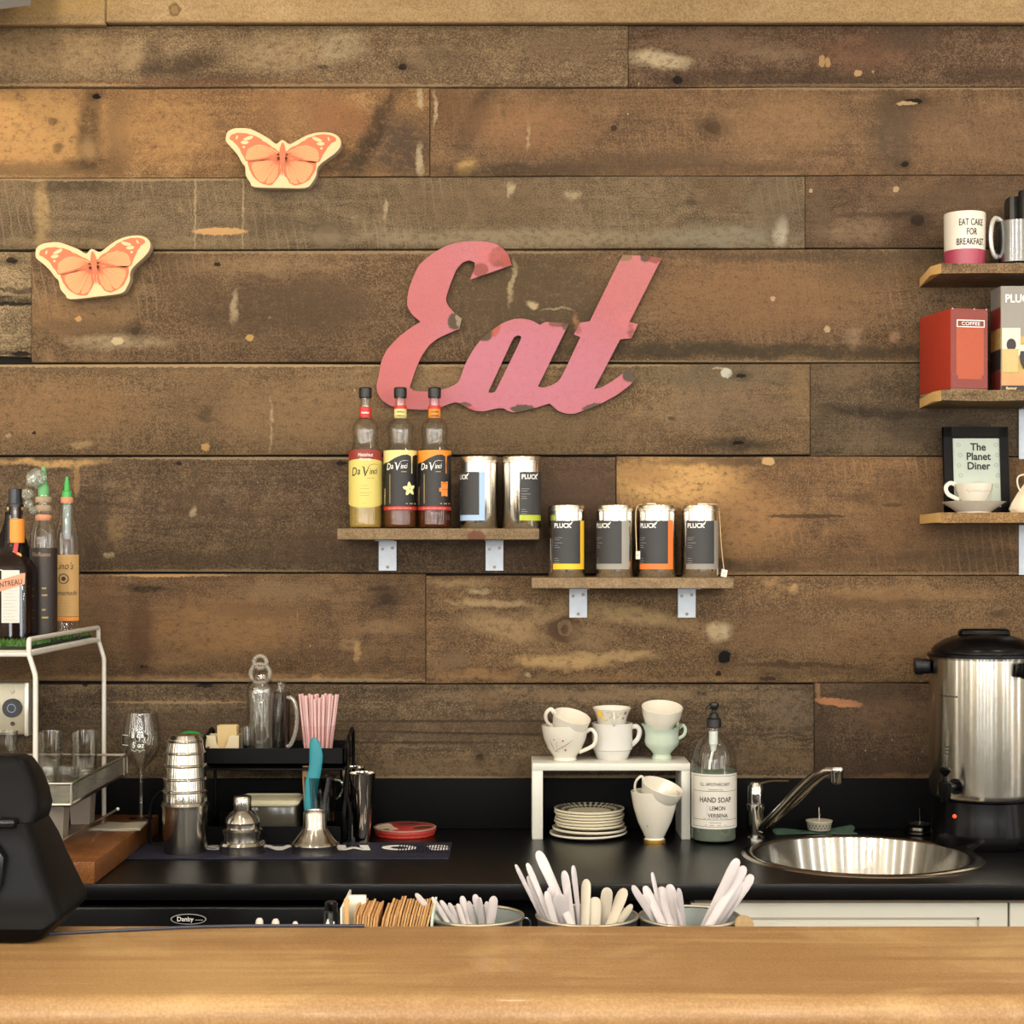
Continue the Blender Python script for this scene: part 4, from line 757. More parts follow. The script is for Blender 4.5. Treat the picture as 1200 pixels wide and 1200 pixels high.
# ================================================================== TEA TINS
tinm = steel('tin polished', (228, 225, 216), .13, .6, False); tinl = mat('tin lid', (222, 216, 204), .22, 1, vary=.03)
chal = mat('label charcoal', (46, 46, 48), .6, vary=.08, vs=200); gryp = mat('print grey', (150, 150, 150), .6)
def pluck(m, f, u, v, size, lift=.0008, align='LEFT'):
    m.text(f, 'PLUCK', u, v, size, whi, lift, .022, 0, .88, align)
    e = u+size*2.62
    m.poly(f, [(e-size*.12, v+size*.42), (e+size*.02, v+size*.40), (e+size*.30, v+size*.86), (e+size*.26, v+size*.93), (e-.0, v+size*.74)], whi, lift)
def tin(pcx, wpx, zs, edge_ang, scol, sname, label, strip_w, tags=0):
    d = .072; s = S(d); x, y = X(pcx, d), -d; r = wpx/2*s; h = 85*s
    t = thing('tea_tin', label, 'tin', (x, y, zs), 'tea tins on the shelves')
    MB().lathe((x, y, zs), [(0, .001), (r*.93, .001), (r*.96, 0), (r*.985, .002), (r*.985, h-7*s)], tinm, 48).build('can', t)
    MB().lathe((x, y, zs), [(r*.985, h-8*s), (r*1.02, h-7.6*s), (r*1.03, h-6.4*s), (r*1.01, h-5.4*s), (r*1.02, h-2.5*s), (r*.98, h-.9*s), (r*.88, h), (r*.80, h-.6*s), (0, h-.6*s)], tinl, 48).build('lid', t)
    lb = MB(); f = cyl(x, y, r*.985, zs, 0); sm_ = mat('strip '+sname, scol, .55, vary=.05); R_ = r*.985
    ue = edge_ang*R_; u0 = ue-1.66*R_; v0, v1, vb = 9.5*s, 66*s, 16*s
    lb.rect(f, u0, ue+strip_w*R_, v0, v1, sm_, .0003, 18); lb.rect(f, u0, ue, vb, v1, chal, .0006, 14)
    pluck(lb, f, u0+.004, v1-.0150, .0138, .001)
    rn = random.Random(int(pcx))
    for q, (wd) in ((20, .020), (22.4, .013), (26, .022), (29, .011), (31.4, .015), (44, .012), (46.4, .015), (48.8, .013)):
        lb.rect(f, u0+.004, u0+.004+wd*rn.uniform(.7, 1), v1-q*s, v1-q*s+.0007, gryp, .0009, 3)
    lb.build('label', t); return x, y, r, h
tin(561.5, 45, ZA, .02, (150, 178, 212), 'blue', 'tea tin with blue-edged dark label, beside the caramel syrup', .30)
tin(611, 46, ZA, 1.56, (166, 178, 44), 'green', 'tea tin with green-edged label turned to one side, on the higher shelf', .02)
tin(664, 43, ZB, .80, (232, 182, 36), 'yellow', 'tea tin with yellow-edged dark label, first on the lower shelf', .42)
tin(720.5, 45, ZB, .30, (140, 138, 130), 'grey', 'tea tin with grey-edged label, between the yellow and orange labelled tins', .48)
tin(769.5, 46, ZB, .53, (226, 112, 40), 'orange', 'tea tin with orange-edged dark label', .36)
tx, ty, tr, th_ = tin(820, 44, ZB, .75, (132, 128, 120), 'taupe', 'tea tin with taupe-edged label, last on the lower shelf beside the hanging tag', .55)
tagm = mat('tag paper', (232, 228, 216), .7); strg = mat('tea string', (222, 196, 150), .8)
def teatag(label, pts, c, rot, w2=.0055, h2=.0065):
    t = thing('tea_tag', label, 'tea tag', c, 'tea bag tags by the tins')
    f = flat(c[0], c[1], c[2], rot[0], 0); ca, sa = math.cos(rot[1]), math.sin(rot[1])
    g = lambda u, v, l=0: f(u*ca-v*sa, u*sa+v*ca, l)
    q = [(-w2, -h2), (w2, -h2), (w2, h2), (-w2, h2)]
    m = MB(); m.loft([[g(u, v, -.0008) for u, v in q], [g(u, v, .0008) for u, v in q]], tagm); m.line(g, [(-w2*.5, 0), (w2*.5, 0)], .0012, gryp, .001); m.build('paper_tag', t)
    if pts: MB().tube(smooth(pts, 4, False), .0009, strg, 6).build('string', t)
sxx = X(841, .06)
teatag('white tea tag on a long string, resting on the shelf end', [(X(825, .06), -.060, ZB+th_+.001), (X(838, .06), -.062, ZB+th_+.0005), (X(842.5, .06), -.062, ZB+th_-.012), (X(845, .06), -.063, ZB+.07), (X(848, .06), -.065, ZB+.016)], (X(848.5, .066), -.066, ZB+.0085), (.5, -.2), .0075, .008)
teatag('small white tea tag hanging beside the orange-edged tin', [(X(752, .08), -.075, ZB+th_+.0005), (X(745.3, .09), -.088, ZB+th_-.014), (X(746, .1), -.100, ZB+.055)], (X(747.6, .112), -.112, ZB+.047), (-.9, 0), .006, .0085)
m = MB()
for k, (px, yy, zz_, ll) in enumerate(((762, -.066, 0, 'white tea tag lying on the lid of the orange-edged tin'), (822, -.066, 0, 'white tea tag lying on the lid of the last tin'))):
    x = X(px, .07); t = thing('tea_tag', ll, 'tea tag', (x, yy, ZB+85*S(.072)), 'tea bag tags by the tins')
    zl = ZB+85*S(.072)-.6*S(.072)
    MB().box(x-.007, x+.012, yy-.006, yy+.008, zl, zl+.0042, tagm, .0006, 1).build('paper_tag', t)

# ================================================================== RIGHT SHELF THINGS
crock, pinkm = mat('mug white glaze', (212, 205, 192), .18, vary=.02, coat=.5), mat('mug pink glaze', (150, 54, 76), .35, vary=.05)
d = .12; s = S(d); mx_, my_ = X(1130.5, d), -d; r = 24.3*s; H = 64*s
t = thing('slogan_mug', 'white mug with pink bottom band and black slogan', 'mug', (mx_, my_, ZS1))
MB().lathe((mx_, my_, ZS1), [(0, .001), (r*.88, .001), (r*.90, 0), (r*.94, .002), (r*.975, 20*s)], pinkm, 48).build('pink_base', t)
MB().lathe((mx_, my_, ZS1), [(r*.975, 20*s), (r, H-.003), (r*.985, H), (r*.95, H-.002), (r*.92, 22*s), (0, 20*s)], crock, 48).build('cup_body', t)
a = .85; hp = [(mx_+math.sin(1.35)*r*.97, my_-math.cos(1.35)*r*.97*-1, ZS1+H*.8), (mx_+r*1.35, my_+.022, ZS1+H*.82), (mx_+r*1.5, my_+.028, ZS1+H*.5), (mx_+r*1.3, my_+.022, ZS1+H*.2), (mx_+r*.93, my_+.012, ZS1+H*.25)]
hp = [(mx_+r*.5, my_+r*.84, ZS1+H*.8), (mx_+r*.6, my_+r*1.4, ZS1+H*.82), (mx_+r*.6, my_+r*1.7, ZS1+H*.5), (mx_+r*.6, my_+r*1.4, ZS1+H*.2), (mx_+r*.5, my_+r*.84, ZS1+H*.25)]
MB().tube(smooth(hp, 5, False), .0050, crock, 10).build('handle', t)
tm = MB(); f = cyl(mx_, my_, r*.992, ZS1, .08)
for tx_, v in (('EAT CAKE', 47), ('FOR', 36), ('BREAKFAST.', 24.5)): tm.text(f, tx_, 0, v*s, .0195, blkp, .0009, .006, 0, .60)
tm.build('slogan', t)
stl = mat('mug silver glaze', (120, 121, 122), .2, 1, vary=.04)
d = .125; x, y = X(1190, d), -d; r = 22*S(d)
t = thing('steel_mug', 'shiny silver mug with pale looped handle, beside the slogan mug', 'mug', (x, y, ZS1))
MB().lathe((x, y, ZS1), [(0, 0), (r*.9, 0), (r*.9, .006), (r, .010), (r, 54*S(d)), (r*.96, 54*S(d)), (r*.92, .014), (0, .012)], stl, 48).build('cup_body', t)
hx = X(1166, d); el = [(hx+.0135*math.sin(a_)+(.012 if math.sin(a_) > 0 else 0)*math.sin(a_), y-.006+.012*math.sin(a_), Z(279, d)+.040*math.cos(a_)) for a_ in [2*PI*k/24 for k in range(24)]]
MB().tube(el, .0042, mat('mug handle silver', (214, 212, 206), .25, .6), 10, closed=True, flat=1.4).build('handle', t)
for px, w2, top_, dd, nm, lb_ in ((1187, 7, 232, .05, 'dark_carton', 'dark carton standing behind the silver mug'), (1203, 9, 224, .085, 'black_canister', 'tall black canister at the end of the topmost shelf')):
    x = X(px, dd); z1 = Z(top_, dd); h_ = z1-ZS1; q = w2*S(dd); t = thing(nm, lb_, 'container', (x, -dd, ZS1)); m_ = mat('carton black', (26, 27, 25), .4, vary=.2)
    if nm == 'dark_carton':
        MB().box(x-q, x+q, -dd-.02, -dd+.02, ZS1, z1-.004, m_, .0012).build('carton_body', t); MB().box(x-q*.9, x+q*.9, -dd-.018, -dd+.018, z1-.004, z1, m_, .001).build('flap', t)
    else:
        MB().lathe((x, -dd, ZS1), [(0, 0), (q*.95, 0), (q, .003), (q, h_-.022), (0, h_-.022)], m_, 32).build('canister_body', t)
        MB().lathe((x, -dd, ZS1), [(q*1.04, h_-.023), (q*1.06, h_-.004), (q, h_), (0, h_)], capm, 32).build('lid', t)
        lm = MB(); lm.disc(flat(x, -dd-q, ZS1+.07), -q*.3, 0, .006, whi, .0008, 4); lm.build('label', t)
# red coffee box
ra = math.radians(11); rc = Vector((X(1114, .178), -.178, ZS2)); bw, bd_, bh = .083, .150, Z(361, .178)-ZS2-.0045
redb, redd, orb = mat('box red', (158, 46, 26), .55, vary=.07, vs=120), mat('box maroon', (118, 42, 34), .5, vary=.12, vs=160), mat('box orange', (160, 68, 32), .5, vary=.08, vs=120)
t = thing('coffee_box', 'red-orange coffee box standing on the middle rough shelf', 'box', rc)
Mz = Matrix.Rotation(ra, 4, 'Z'); Mz.translation = rc
b = MB().box(0, bw, .0004, bd_, .0045, bh+.0045, redb, .0015).box(.001, bw-.001, .001, bd_-.001, 0, .0045, mat('box foot', (120, 104, 80), .7)); b.xf(Mz); b.build('carton_body', t)
lf = lambda u, v, l=0: Mz @ Vector((u, -l, v+.0045))
b = MB(); b.rect(lf, .001, bw-.001, .001, bh-.001, redd, .0004); b.rect(lf, .012, bw-.010, .028, bh-.030, orb, .0008); b.rect(lf, .016, bw-.014, .020, bh-.022, orb, .0007)
b.rect(lf, .013, bw-.008, bh-.0385, bh-.0235, whi, .0012); b.rect(lf, .015, bw-.010, bh-.0368, bh-.0252, redd, .0015); b.text(lf, 'COFFEE', (.013+bw-.008)/2, bh-.0345, .0105, whi, .0019, .0, 0, 1.15)
b.build('label', t)
b = MB()
for u in (.004, bw*.62, bw-.004): b.lathe(lf(u, bh-.001, .001), [(0, -.002), (.002, 0), (0, .002)], whi, 8)
b.build('corner_stud', t)
# tall printed tea box
x0 = X(1173, .165); bw = .150; bh = Z(335, .165)-ZS2; grb = mat('box grey', (132, 128, 122), .5, vary=.04, vs=80)
t = thing('tea_carton', 'tall grey printed tea carton with cup picture, right of the red box', 'box', (x0, -.165, ZS2))
MB().box(x0, x0+bw, -.165, -.09, ZS2, ZS2+bh, grb, .0012).build('carton_body', t)
f = flat(x0, -.1651, ZS2); b = MB(); tanb = mat('picture tan', (176, 148, 84), .6, vary=.3, vs=90); dkb = mat('picture dark', (44, 38, 38), .6, vary=.2); wsh = mat('picture pale', (206, 200, 186), .6, vary=.1, vs=80)
b.rect(f, .001, bw-.001, .012, bh*.52, tanb, .0005); b.rect(f, .001, bw-.001, .0, .0115, dkb, .0006); b.rect(f, .001, bw-.001, .012, bh*.16, mat('picture wood', (190, 140, 96), .6, vary=.2, vs=60), .0008)
b.rect(f, .002, .040, bh*.34, bh*.60, wsh, .0009); b.disc(f, .021, bh*.44, .010, dkb, .0014, 16, .013); b.poly(f, [(.003, bh*.18), (.034, bh*.18), (.036, bh*.40), (.001, bh*.40)], mat('picture mug', (186, 164, 110), .6, vary=.15, vs=80), .0017)
b.disc(f, .078, bh*.32, .040, dkb, .0012, 20, .040); b.rect(f, .040, .118, bh*.38, bh*.44, wsh, .0018)
pluck(b, f, .008, bh-.034, .0235, .0010)
b.text(f, 'flavour', .010, .0035, .0080, mat('print cream', (226, 200, 150), .6), .0012, .02, 0, 1.0, 'LEFT')
b.build('printed_face', t)
b = MB(); 
for k, m_ in enumerate((grb, redd, tanb, dkb, redd)): b.box(x0-.0006, x0, -.163, -.092, ZS2+bh*(4-k)/5+.001, ZS2+bh*(5-k)/5, m_)
b.build('side_print', t)
# picture frame
fm_ = mat('frame black', (11, 9, 9), .5, vary=.15, spec=.12); mint = mat('card mint', (176, 186, 174), .6, vary=.05, vs=60); mint2 = mat('card motif', (150, 164, 152), .6)
tilt = math.radians(-5.5); d = .055; s = S(d); x0, x1 = X(1107, d), X(1183, d); fw, fh = x1-x0, Z(500, d-.01)-ZS3
t = thing('picture_frame', 'black picture frame with mint card headed The Planet Diner', 'picture frame', ((x0+x1)/2, -d, ZS3))
f = flat(x0, -d, ZS3, 0, tilt)
def slab(m, f, u0, u1, v0, v1, l0, l1, mt): 
    q = [(u0, v0), (u1, v0), (u1, v1), (u0, v1)]; m.loft([[f(u, v, l0) for u, v in q], [f(u, v, l1) for u, v in q]], mt)
b = MB(); bz = .018
for (u0, u1, v0, v1) in ((0, fw, 0, bz*.8), (0, fw, fh-bz*1.2, fh), (0, bz, 0, fh), (fw-bz, fw, 0, fh)): slab(b, f, u0, u1, v0, v1, -.006, .006, fm_)
b.build('frame', t)
b = MB(); cu0, cu1, cv0, cv1 = bz+.003, fw-bz+.004, .012, fh-bz*1.35
slab(b, f, .002, fw-.002, .002, fh-.002, -.006, .001, fm_); b.rect(f, cu0, cu1, cv0, cv1, mint, .0015)
for q in range(5):
    for u in (cu0+.012, cu1-.012): b.disc(f, u+(.003 if q % 2 else 0), cv1-.014-q*.022, .0048, mint2, .0017, 12); b.disc(f, u+(.003 if q % 2 else 0), cv1-.014-q*.022, .0026, mint, .0019, 10)
cm_ = (cu0+cu1)/2+.002
for q, (w1) in enumerate(('The', 'Planet', 'Diner')): b.text(f, w1, cm_, cv1-.026-q*.0205, .0225, blkp, .0022, .024, 0, .94)
b.line(f, [(cm_+.026*math.cos(2*PI*k/28), cv0+.032+.026*math.sin(2*PI*k/28)) for k in range(29)], .0008, gryp, .0022)
for q in range(3): b.line(f, [(cm_-.018+k*.004, cv0+.046-q*.011+.0018*((k+q) % 2)) for k in range(10)], .0010, gryp, .0022)
b.build('card', t)
# teacup and saucer on the lowest shelf
china, gold = mat('china white', (214, 208, 194), .14, vary=.015, coat=.6), mat('gilt', (206, 160, 70), .25, .8)
def handle(m, c, r0, zt_, zb_, out, ang, rad=.0028, mt=None, tipup=0, M=None, rb=.80):
    d_ = Vector((math.sin(ang), -math.cos(ang), 0)); c = Vector(c)
    P5 = [d_*(r0*.97)+Vector((0, 0, zt_)), d_*(r0+out*.55)+Vector((0, 0, zt_+tipup)), d_*(r0+out)+Vector((0, 0, zt_*.78+zb_*.22+tipup*.3)), d_*(r0+out*.72)+Vector((0, 0, zt_*.35+zb_*.65)), d_*(r0*rb)+Vector((0, 0, zb_))]
    P5 = [((M @ p) if M else p)+c for p in P5]
    m.tube(smooth(P5, 5, False), rad, mt or china, 10, flat=1.5); return m
d = .105; s = S(d); x, y = X(1141, d), -d
t = thing('saucer', 'white saucer under the teacup on the lowest rough shelf', 'saucer', (x, y, ZS3))
MB().lathe((x, y, ZS3), [(0, .001), (19*s, 0), (20*s, 0), (20*s, .003), (24*s, .008), (36*s, 12.5*s), (37.5*s, 13.5*s), (36*s, 13.8*s), (23*s, .011), (18*s, .006), (0, .006)], china, 48).build('plate', t)
zc = ZS3+.0062
t = thing('teacup', 'white teacup with fine dark line decoration, on a saucer before the frame', 'teacup', (x, y, zc))
MB().lathe((x, y, zc), [(0, 0), (11*s, 0), (11*s, .003), (10*s, .005), (17*s, 15*s), (21*s, 24*s), (22.5*s, 31*s), (21.7*s, 31*s), (20*s, 24*s), (15*s, 14*s), (0, .006)], china, 40).build('cup_body', t)
handle(MB(), (x, y, zc), 21*s, 30*s, 13*s, 11*s, -math.radians(95), .0030, china, .004).build('handle', t)
b = MB(); f = cyl(x, y, 21.6*s, zc); rn = random.Random(2)
for k in range(9): b.line(f, [(-.026+k*.0062, 21*s+rn.uniform(-1, 1)*s), (-.023+k*.0062, 23*s+rn.uniform(-1, 1)*s), (-.0205+k*.0062, 21.5*s)], .0008, gryp, .0012)
b.build('decoration', t)
# tipped cloth pouch
t = thing('cloth_pouch', 'cream drawstring pouch beside the teacup on the lowest rough shelf', 'pouch', (X(1203, .10), -.10, ZS3))
pm = mat('pouch cloth', (214, 200, 176), .85, vary=.1, vs=60, bump=.3); x, y = X(1203, .1), -.10; s = S(.1); rings = []
for (r_, z_, ox) in ((12, 0, 0), (19, 1, 0), (21, 5, 0), (19, 12, 1), (15, 22, 3), (10, 32, 5), (6, 40, 7), (5, 43, 7), (8, 47, 8)):
    rings.append([Vector((x+ox*s+r_*s*math.cos(2*PI*k/24)*(1+.06*math.sin(k*2.1)), y+r_*s*.7*math.sin(2*PI*k/24)*(1+.05*math.cos(k*3.3)), ZS3+z_*s)) for k in range(24)])
MB().loft(rings, pm).build('bag', t)
MB().tube(smooth([(x+6*s, y-.012, ZS3+40*s), (x-2*s, y-.016, ZS3+45*s), (x-12*s, y-.016, ZS3+43*s), (x-13*s, y-.014, ZS3+34*s), (x-9*s, y-.016, ZS3+24*s)], 5, False), .0018, pm, 8).build('cord', t)
# ================================================================== CUPS, STAND, SAUCERS, SOAP
whs = mat('stand white', (204, 203, 194), .35, vary=.02)
xa, xb = X(623.5, .15), X(809.2, .15); zt = Z(894.5, .15)
t = thing('counter_riser', 'white riser shelf on the worktop, cups on it and saucers below', 'riser shelf', ((xa+xb)/2, -.08, CT))
MB().box(xa, xb, -.150, -.024, zt-.0155, zt, whs, .0015).build('top_board', t)
for a, b in ((xa, xa+.0225), (xb-.0190, xb)): MB().box(a, b, -.150, -.024, CT, zt-.0155, whs, .0012).build('leg', t)
def cup(px, d, z, label, prof, m, hnd=None, M=None, deco=None, name='teacup', group='cups on and under the white riser', seg=40):
    s = S(d); x, y = X(px, d), -d; t = thing(name, label, 'cup', (x, y, z), group)
    MB().lathe((x, y, z), [(r*s, h*s) for r, h in prof], m, seg, M=M).build('cup_body', t)
    if hnd: handle(MB(), (x, y, z), hnd[0]*s, hnd[1]*s, hnd[2]*s, hnd[3]*s, hnd[4], hnd[5]*s if len(hnd) > 5 else 2*s, m, hnd[6]*s if len(hnd) > 6 else 0, M, hnd[7] if len(hnd) > 7 else .80).build('handle', t)
    if deco: deco(t, x, y, z, s, M)
    return t
def wall_(out, th=1.2):                                      # add the inner wall of a cup to its outer profile
    top_ = out[-1]; inn = [(max(0, r-th), h) for r, h in out[::-1] if h > out[0][1]+6]
    return out+[(top_[0]-th*.5, top_[1]+.4)]+inn+[(0, inn[-1][1]-.5)]
hw = wall_([(0, 1), (12, 1), (13, 0), (14, 1), (13.2, 4), (15, 7), (20.5, 15), (25, 26), (27, 35), (27.8, 41)])
def decoA(t, x, y, z, s, M):
    b = MB(); f = cyl(x, y, 26.0*s, z); g = lambda u, v, l=0: f(u, v, l-max(0, (30*s-v))*.28+ (v-26*s)*.05*0)
    stem = mat('stem grey', (104, 92, 92), .6); rose = mat('rose print', (160, 70, 92), .6)
    P = lambda px, py: ((px-33.3*0-390/13.33*1)*1.0, 0)
    q = lambda cx_, cy_: ((cx_/13.33+630-662)*s*1.03, (890-(cy_/13.33+810))*s)
    b.line(g, [q(230, 890), q(330, 850), q(430, 800), q(540, 715)], [.0007, .0013, .0013, .0004], stem, .0013)
    b.line(g, [q(215, 880), q(190, 800), q(150, 710)], [.0012, .0014, .0004], stem, .0013); b.line(g, [q(270, 840), q(275, 770), q(290, 740)], .0008, stem, .0013)
    b.line(g, [q(230, 895), q(310, 905)], [.0012, .0004], stem, .0013)
    for cx_, cy_, r_ in ((385, 728, .0022), (425, 875, .0026), (245, 715, .0016)): b.disc(g, *q(cx_, cy_), r_, rose if r_ > .002 else stem, .0016, 7)
    for k in range(8): b.disc(g, *q(330+k*22, 700+(k*53) % 130), .0007, mat('print pink2', (190, 130, 140), .6), .0014, 6)
    b.build('flower_print', t)
zc = zt
cup(662, .098, zc, 'white cup with rose spray, lower of the first pair on the riser', hw, china, (26, 34, 10, 11, math.radians(74), 1.5, 3, .66), None, decoA)
Mt = Matrix.Rotation(math.radians(13), 4, 'Y') @ Matrix.Rotation(math.radians(17), 4, 'X')
s78 = S(.078)
hw2 = wall_([(0, 1), (11, 1), (12, 0), (12, 3), (18, 9), (21.2, 18), (22.6, 28)])
cup(664, .098, zc+26.5*s78, 'plain white cup tipped into the rose spray cup', hw2, china, (21, 25, 7, 9, math.radians(-97), 1.7, 4), Mt)
mg = wall_([(0, 1), (16, 1), (17.5, 0), (19, 3), (21.5, 9), (21.8, 10.5), (23.4, 11.5), (23.8, 14), (23.8, 40), (24, 42)], 1.5)
mugw = mat('mug cool white', (206, 203, 198), .22, vary=.02, coat=.4)
cup(717.5, .070, zc, 'straight white stacking cup with a squared handle, middle of the riser', mg, mugw, (23.5, 37, 16, 8.5, math.radians(88), 1.9, 1, .95))
fl = wall_([(0, 1), (14, 1), (15, 0), (16.5, 6), (18, 14), (20.2, 20), (22.8, 25)])
def decoB(t, x, y, z, s, M):
    b = MB(); f = cyl(x, y, 20.2*s, z); g = lambda u, v, l=0: f(u*1.0, v, l+(v-16*s)*.32)
    yl, gn, pp = mat('print yellow', (230, 186, 60), .6, vary=.15, vs=300), mat('print leaf', (140, 140, 90), .6), mat('print mauve', (130, 110, 130), .6)
    b.disc(g, -.0285, 19*s, .0062, yl, .0010, 9, .0085); b.disc(g, -.0215, 13.5*s, .004, mat('print peach', (226, 190, 120), .6), .0010, 8)
    for u, v in ((-.012, 20), (-.008, 14), (-.015, 11), (.008, 15), (.014, 19)): b.line(g, [(u, v*s), (u+.004, (v+2)*s)], .0012, gn, .0010)
    b.disc(g, .0275, 20*s, .004, pp, .0010, 8); b.disc(g, .024, 14*s, .003, gn, .0010, 8)
    b.build('flower_print', t)
cup(717, .070, zc+34.8*s78, 'white flared cup with yellow flower, nested in the stacking cup', fl, china, (19, 19, 4, 8, math.radians(2), 1.5, 2), Matrix.Rotation(math.radians(2), 4, 'X'), decoB)
mintc = mat('mint glaze', (178, 192, 176), .14, vary=.03, coat=.6)
mt_ = wall_([(0, 1), (10, 1), (11.5, 0), (12, 2), (10, 6), (13, 10), (19, 16), (20.5, 21), (19.6, 28), (20, 33), (22, 38), (24.6, 41.5)])
cup(775.5, .078, zc, 'mint green footed cup at the soap end of the riser', mt_, mintc, (21, 37, 24, 6.5, math.radians(84), 1.3, 3, .9))
w3 = wall_([(0, 1), (13, 1), (14, 0), (15, 3), (20, 10), (23, 20), (24.2, 29)])
def decoC(t, x, y, z, s, M):
    b = MB(); f = cyl(x, y, 23.4*s, z); gn, yl = mat('leaf green', (70, 84, 60), .6), mat('print soft yellow', (206, 200, 140), .6)
    b.disc(f, .0275, 13*s, .004, gn, .0014, 6); b.disc(f, .034, 15*s, .004, yl, .0014, 8); b.line(f, [(.021, 10*s), (.026, 13*s), (.030, 17*s)], .0022, gn, .0014)
    if M is not None: c = Vector((x, y, z)); b.v = [(M @ (v-c))+c for v in b.v]
    b.build('flower_print', t)
Mw = Matrix.Rotation(math.radians(2), 4, 'Y') @ Matrix.Rotation(math.radians(15), 4, 'X')
cup(774.5, .082, zc+34*s78, 'white cup with small green leaf print, tipped into the mint cup', w3, china, None, Mw, decoC)
# cups under the riser
uc = wall_([(0, 2), (11, 2), (12, 0), (12.4, 3), (11, 6), (13, 10), (20, 25), (25, 42), (27.6, 57), (28, 60)])
def decoD(t, x, y, z, s, M):
    MB().lathe((x, y, z), [(12.2*s, 0), (12.6*s, .2*s), (12.9*s, 3.4*s), (12*s, 4*s)], gold, 32).build('gilt_foot', t)
    b = MB(); f = cyl(x, y, 23*s, z); g = lambda u, v, l=0: f(u, v, l-(42*s-v)*.30)
    gn = mat('leaf dull', (96, 104, 84), .6)
    for u, v, a in ((-.0385, 38, 1), (-.030, 30, 1), (-.026, 25, 1), (-.034, 33, 0), (.036, 40, 0), (.031, 31, 0)): b.line(g, [(u, v*s), (u+.005, (v-5)*s)] if a else [(u, v*s), (u-.003, (v-6)*s)], .0018, gn, .0030)
    b.build('leaf_print', t)
d = .185; s = S(d)
cup(767, d, CT, 'white footed cup with gilt foot, standing under the riser', uc, china, None, None, decoD)
Mu = Matrix.Rotation(math.radians(17), 4, 'Y') @ Matrix.Rotation(math.radians(14), 4, 'X')
w4 = wall_([(0, 1), (12, 1), (13, 0), (13, 3), (19, 9), (23, 18), (25.5, 28)])
cup(768, d+.002, CT+41*s, 'white cup tipped into the gilt-footed cup under the riser', w4, china, (22, 26, 5, 9, math.radians(-95), 1.6, 5), Mu)
# saucers
sauc = mat('saucer cream', (214, 205, 178), .22, vary=.05, vs=30, coat=.4); sauw = mat('saucer pale', (222, 216, 198), .2, vary=.03, coat=.4)
d = .115; s = S(d); x, y = X(690.5, d), -d
z = CT
Rs = [(45.5, .0095, 'widest cream saucer at the bottom of the stack under the riser', -2.0, sauw), (43.5, .0085, 'second widest saucer, just above the bottom one', 1.5, sauw)]+[(40.5, .0062, None, 0, sauc)]*5+[(41.2, .008, 'black floral rimmed saucer on top of the stack', 0, sauc)]
for k, (r, dz, lb_, tl, m_) in enumerate(Rs):
    r = r*s; M = Matrix.Rotation(math.radians(tl*.4), 4, 'Y'); xx = x+(-.002 if k == 0 else .0015*(k % 3-1))
    t = thing('saucer', lb_ or 'plain cream saucer in the middle of the stack', 'saucer', (xx, y, z), 'stacked saucers under the riser')
    hgt = .012 if k < 2 else .0125
    MB().lathe((xx, y, z), [(0, .001), (r*.52, .001), (r*.55, 0), (r*.57, .002), (r*.75, hgt*.22), (r*.985, hgt*.62), (r, hgt*.75), (r, hgt*.95), (r*.985, hgt), (r*.72, hgt*.55), (r*.5, .0035), (0, .0035)], m_, 56, M=M).build('plate', t)
    if k == 7:
        b = MB(); rn = random.Random(4)
        def ringmap(u, v, l=0):
            rr = r*(.60+.37*v); hh_ = hgt*(.36+.62*v); return Vector((xx+rr*math.sin(u), y-rr*math.cos(u), z+hh_+.0006+l))
        for q in range(34):
            a = q*2*PI/34; w_ = .075+rn.uniform(0, .03)
            b.poly(ringmap, [(a-w_, .15), (a+.01, .02), (a+w_, .2), (a+.02, .42)], blkp, .0003); b.poly(ringmap, [(a-.075, .62), (a, .40), (a+.085, .7), (a+.02, 1.0), (a-.04, .93)], blkp, .0003)
        b.build('rim_print', t)
    z += dz
# soap bottle
d = .165; s = S(d); x, y = X(836.5, d), -d
t = thing('soap_bottle', 'clear hand soap bottle with black pump and white label, by the tap', 'soap dispenser', (x, y, CT))
h = lambda py: (985.5-py)*s
MB().lathe((x, y, CT), [(0, .003), (20*s, .002), (24*s, 0), (26*s, .004), (26.3*s, .010), (26.3*s, h(908)), (26*s, h(893)), (24.3*s, h(883)), (20.5*s, h(873)), (15*s, h(865)), (9.5*s, h(860)), (7.4*s, h(857)), (7.4*s, h(852))], clear, 44).build('glass_body', t)
MB().lathe((x, y, CT), [(0, .005), (24.6*s, .005), (25.3*s, .010), (25.3*s, h(902)), (0, h(902))], liquid('soap liquid', (126, 138, 122), .55), 40).build('soap', t)
lb = MB(); f = cyl(x, y, 26.5*s, CT, -.04); H = 26.5*s*1.45; V = h
lb.rect(f, -H, H, V(968), V(904.5), mat('soap label', (206, 202, 192), .6, vary=.02), .0003, 16)
ink2 = mat('label ink', (52, 50, 56), .6)
for v in (907, 924.5, 957.5, 965.5): lb.rect(f, -H*.78, H*.78, V(v), V(v)+.0008, ink2, .0006, 12)
for u in (-.78, .78): lb.rect(f, H*u-.0004, H*u+.0004, V(965.5), V(907), ink2, .0006, 1)
lb.text(f, 'S.L. APOTHECARY', -.001, V(918.0), .0092, ink2, .0008, .006, 0, .86); lb.text(f, 'CLEANSING CO.', 0, V(923), .0040, ink2, .0008, .0, 0, 1)
lb.text(f, 'HAND SOAP', 0, V(937), .0150, ink2, .0008, .016, 0, .80); lb.text(f, 'LEMON', .004, V(946), .0115, ink2, .0008, .014, 0, .86); lb.text(f, 'VERBENA', .005, V(954.4), .0115, ink2, .0008, .014, 0, .86)
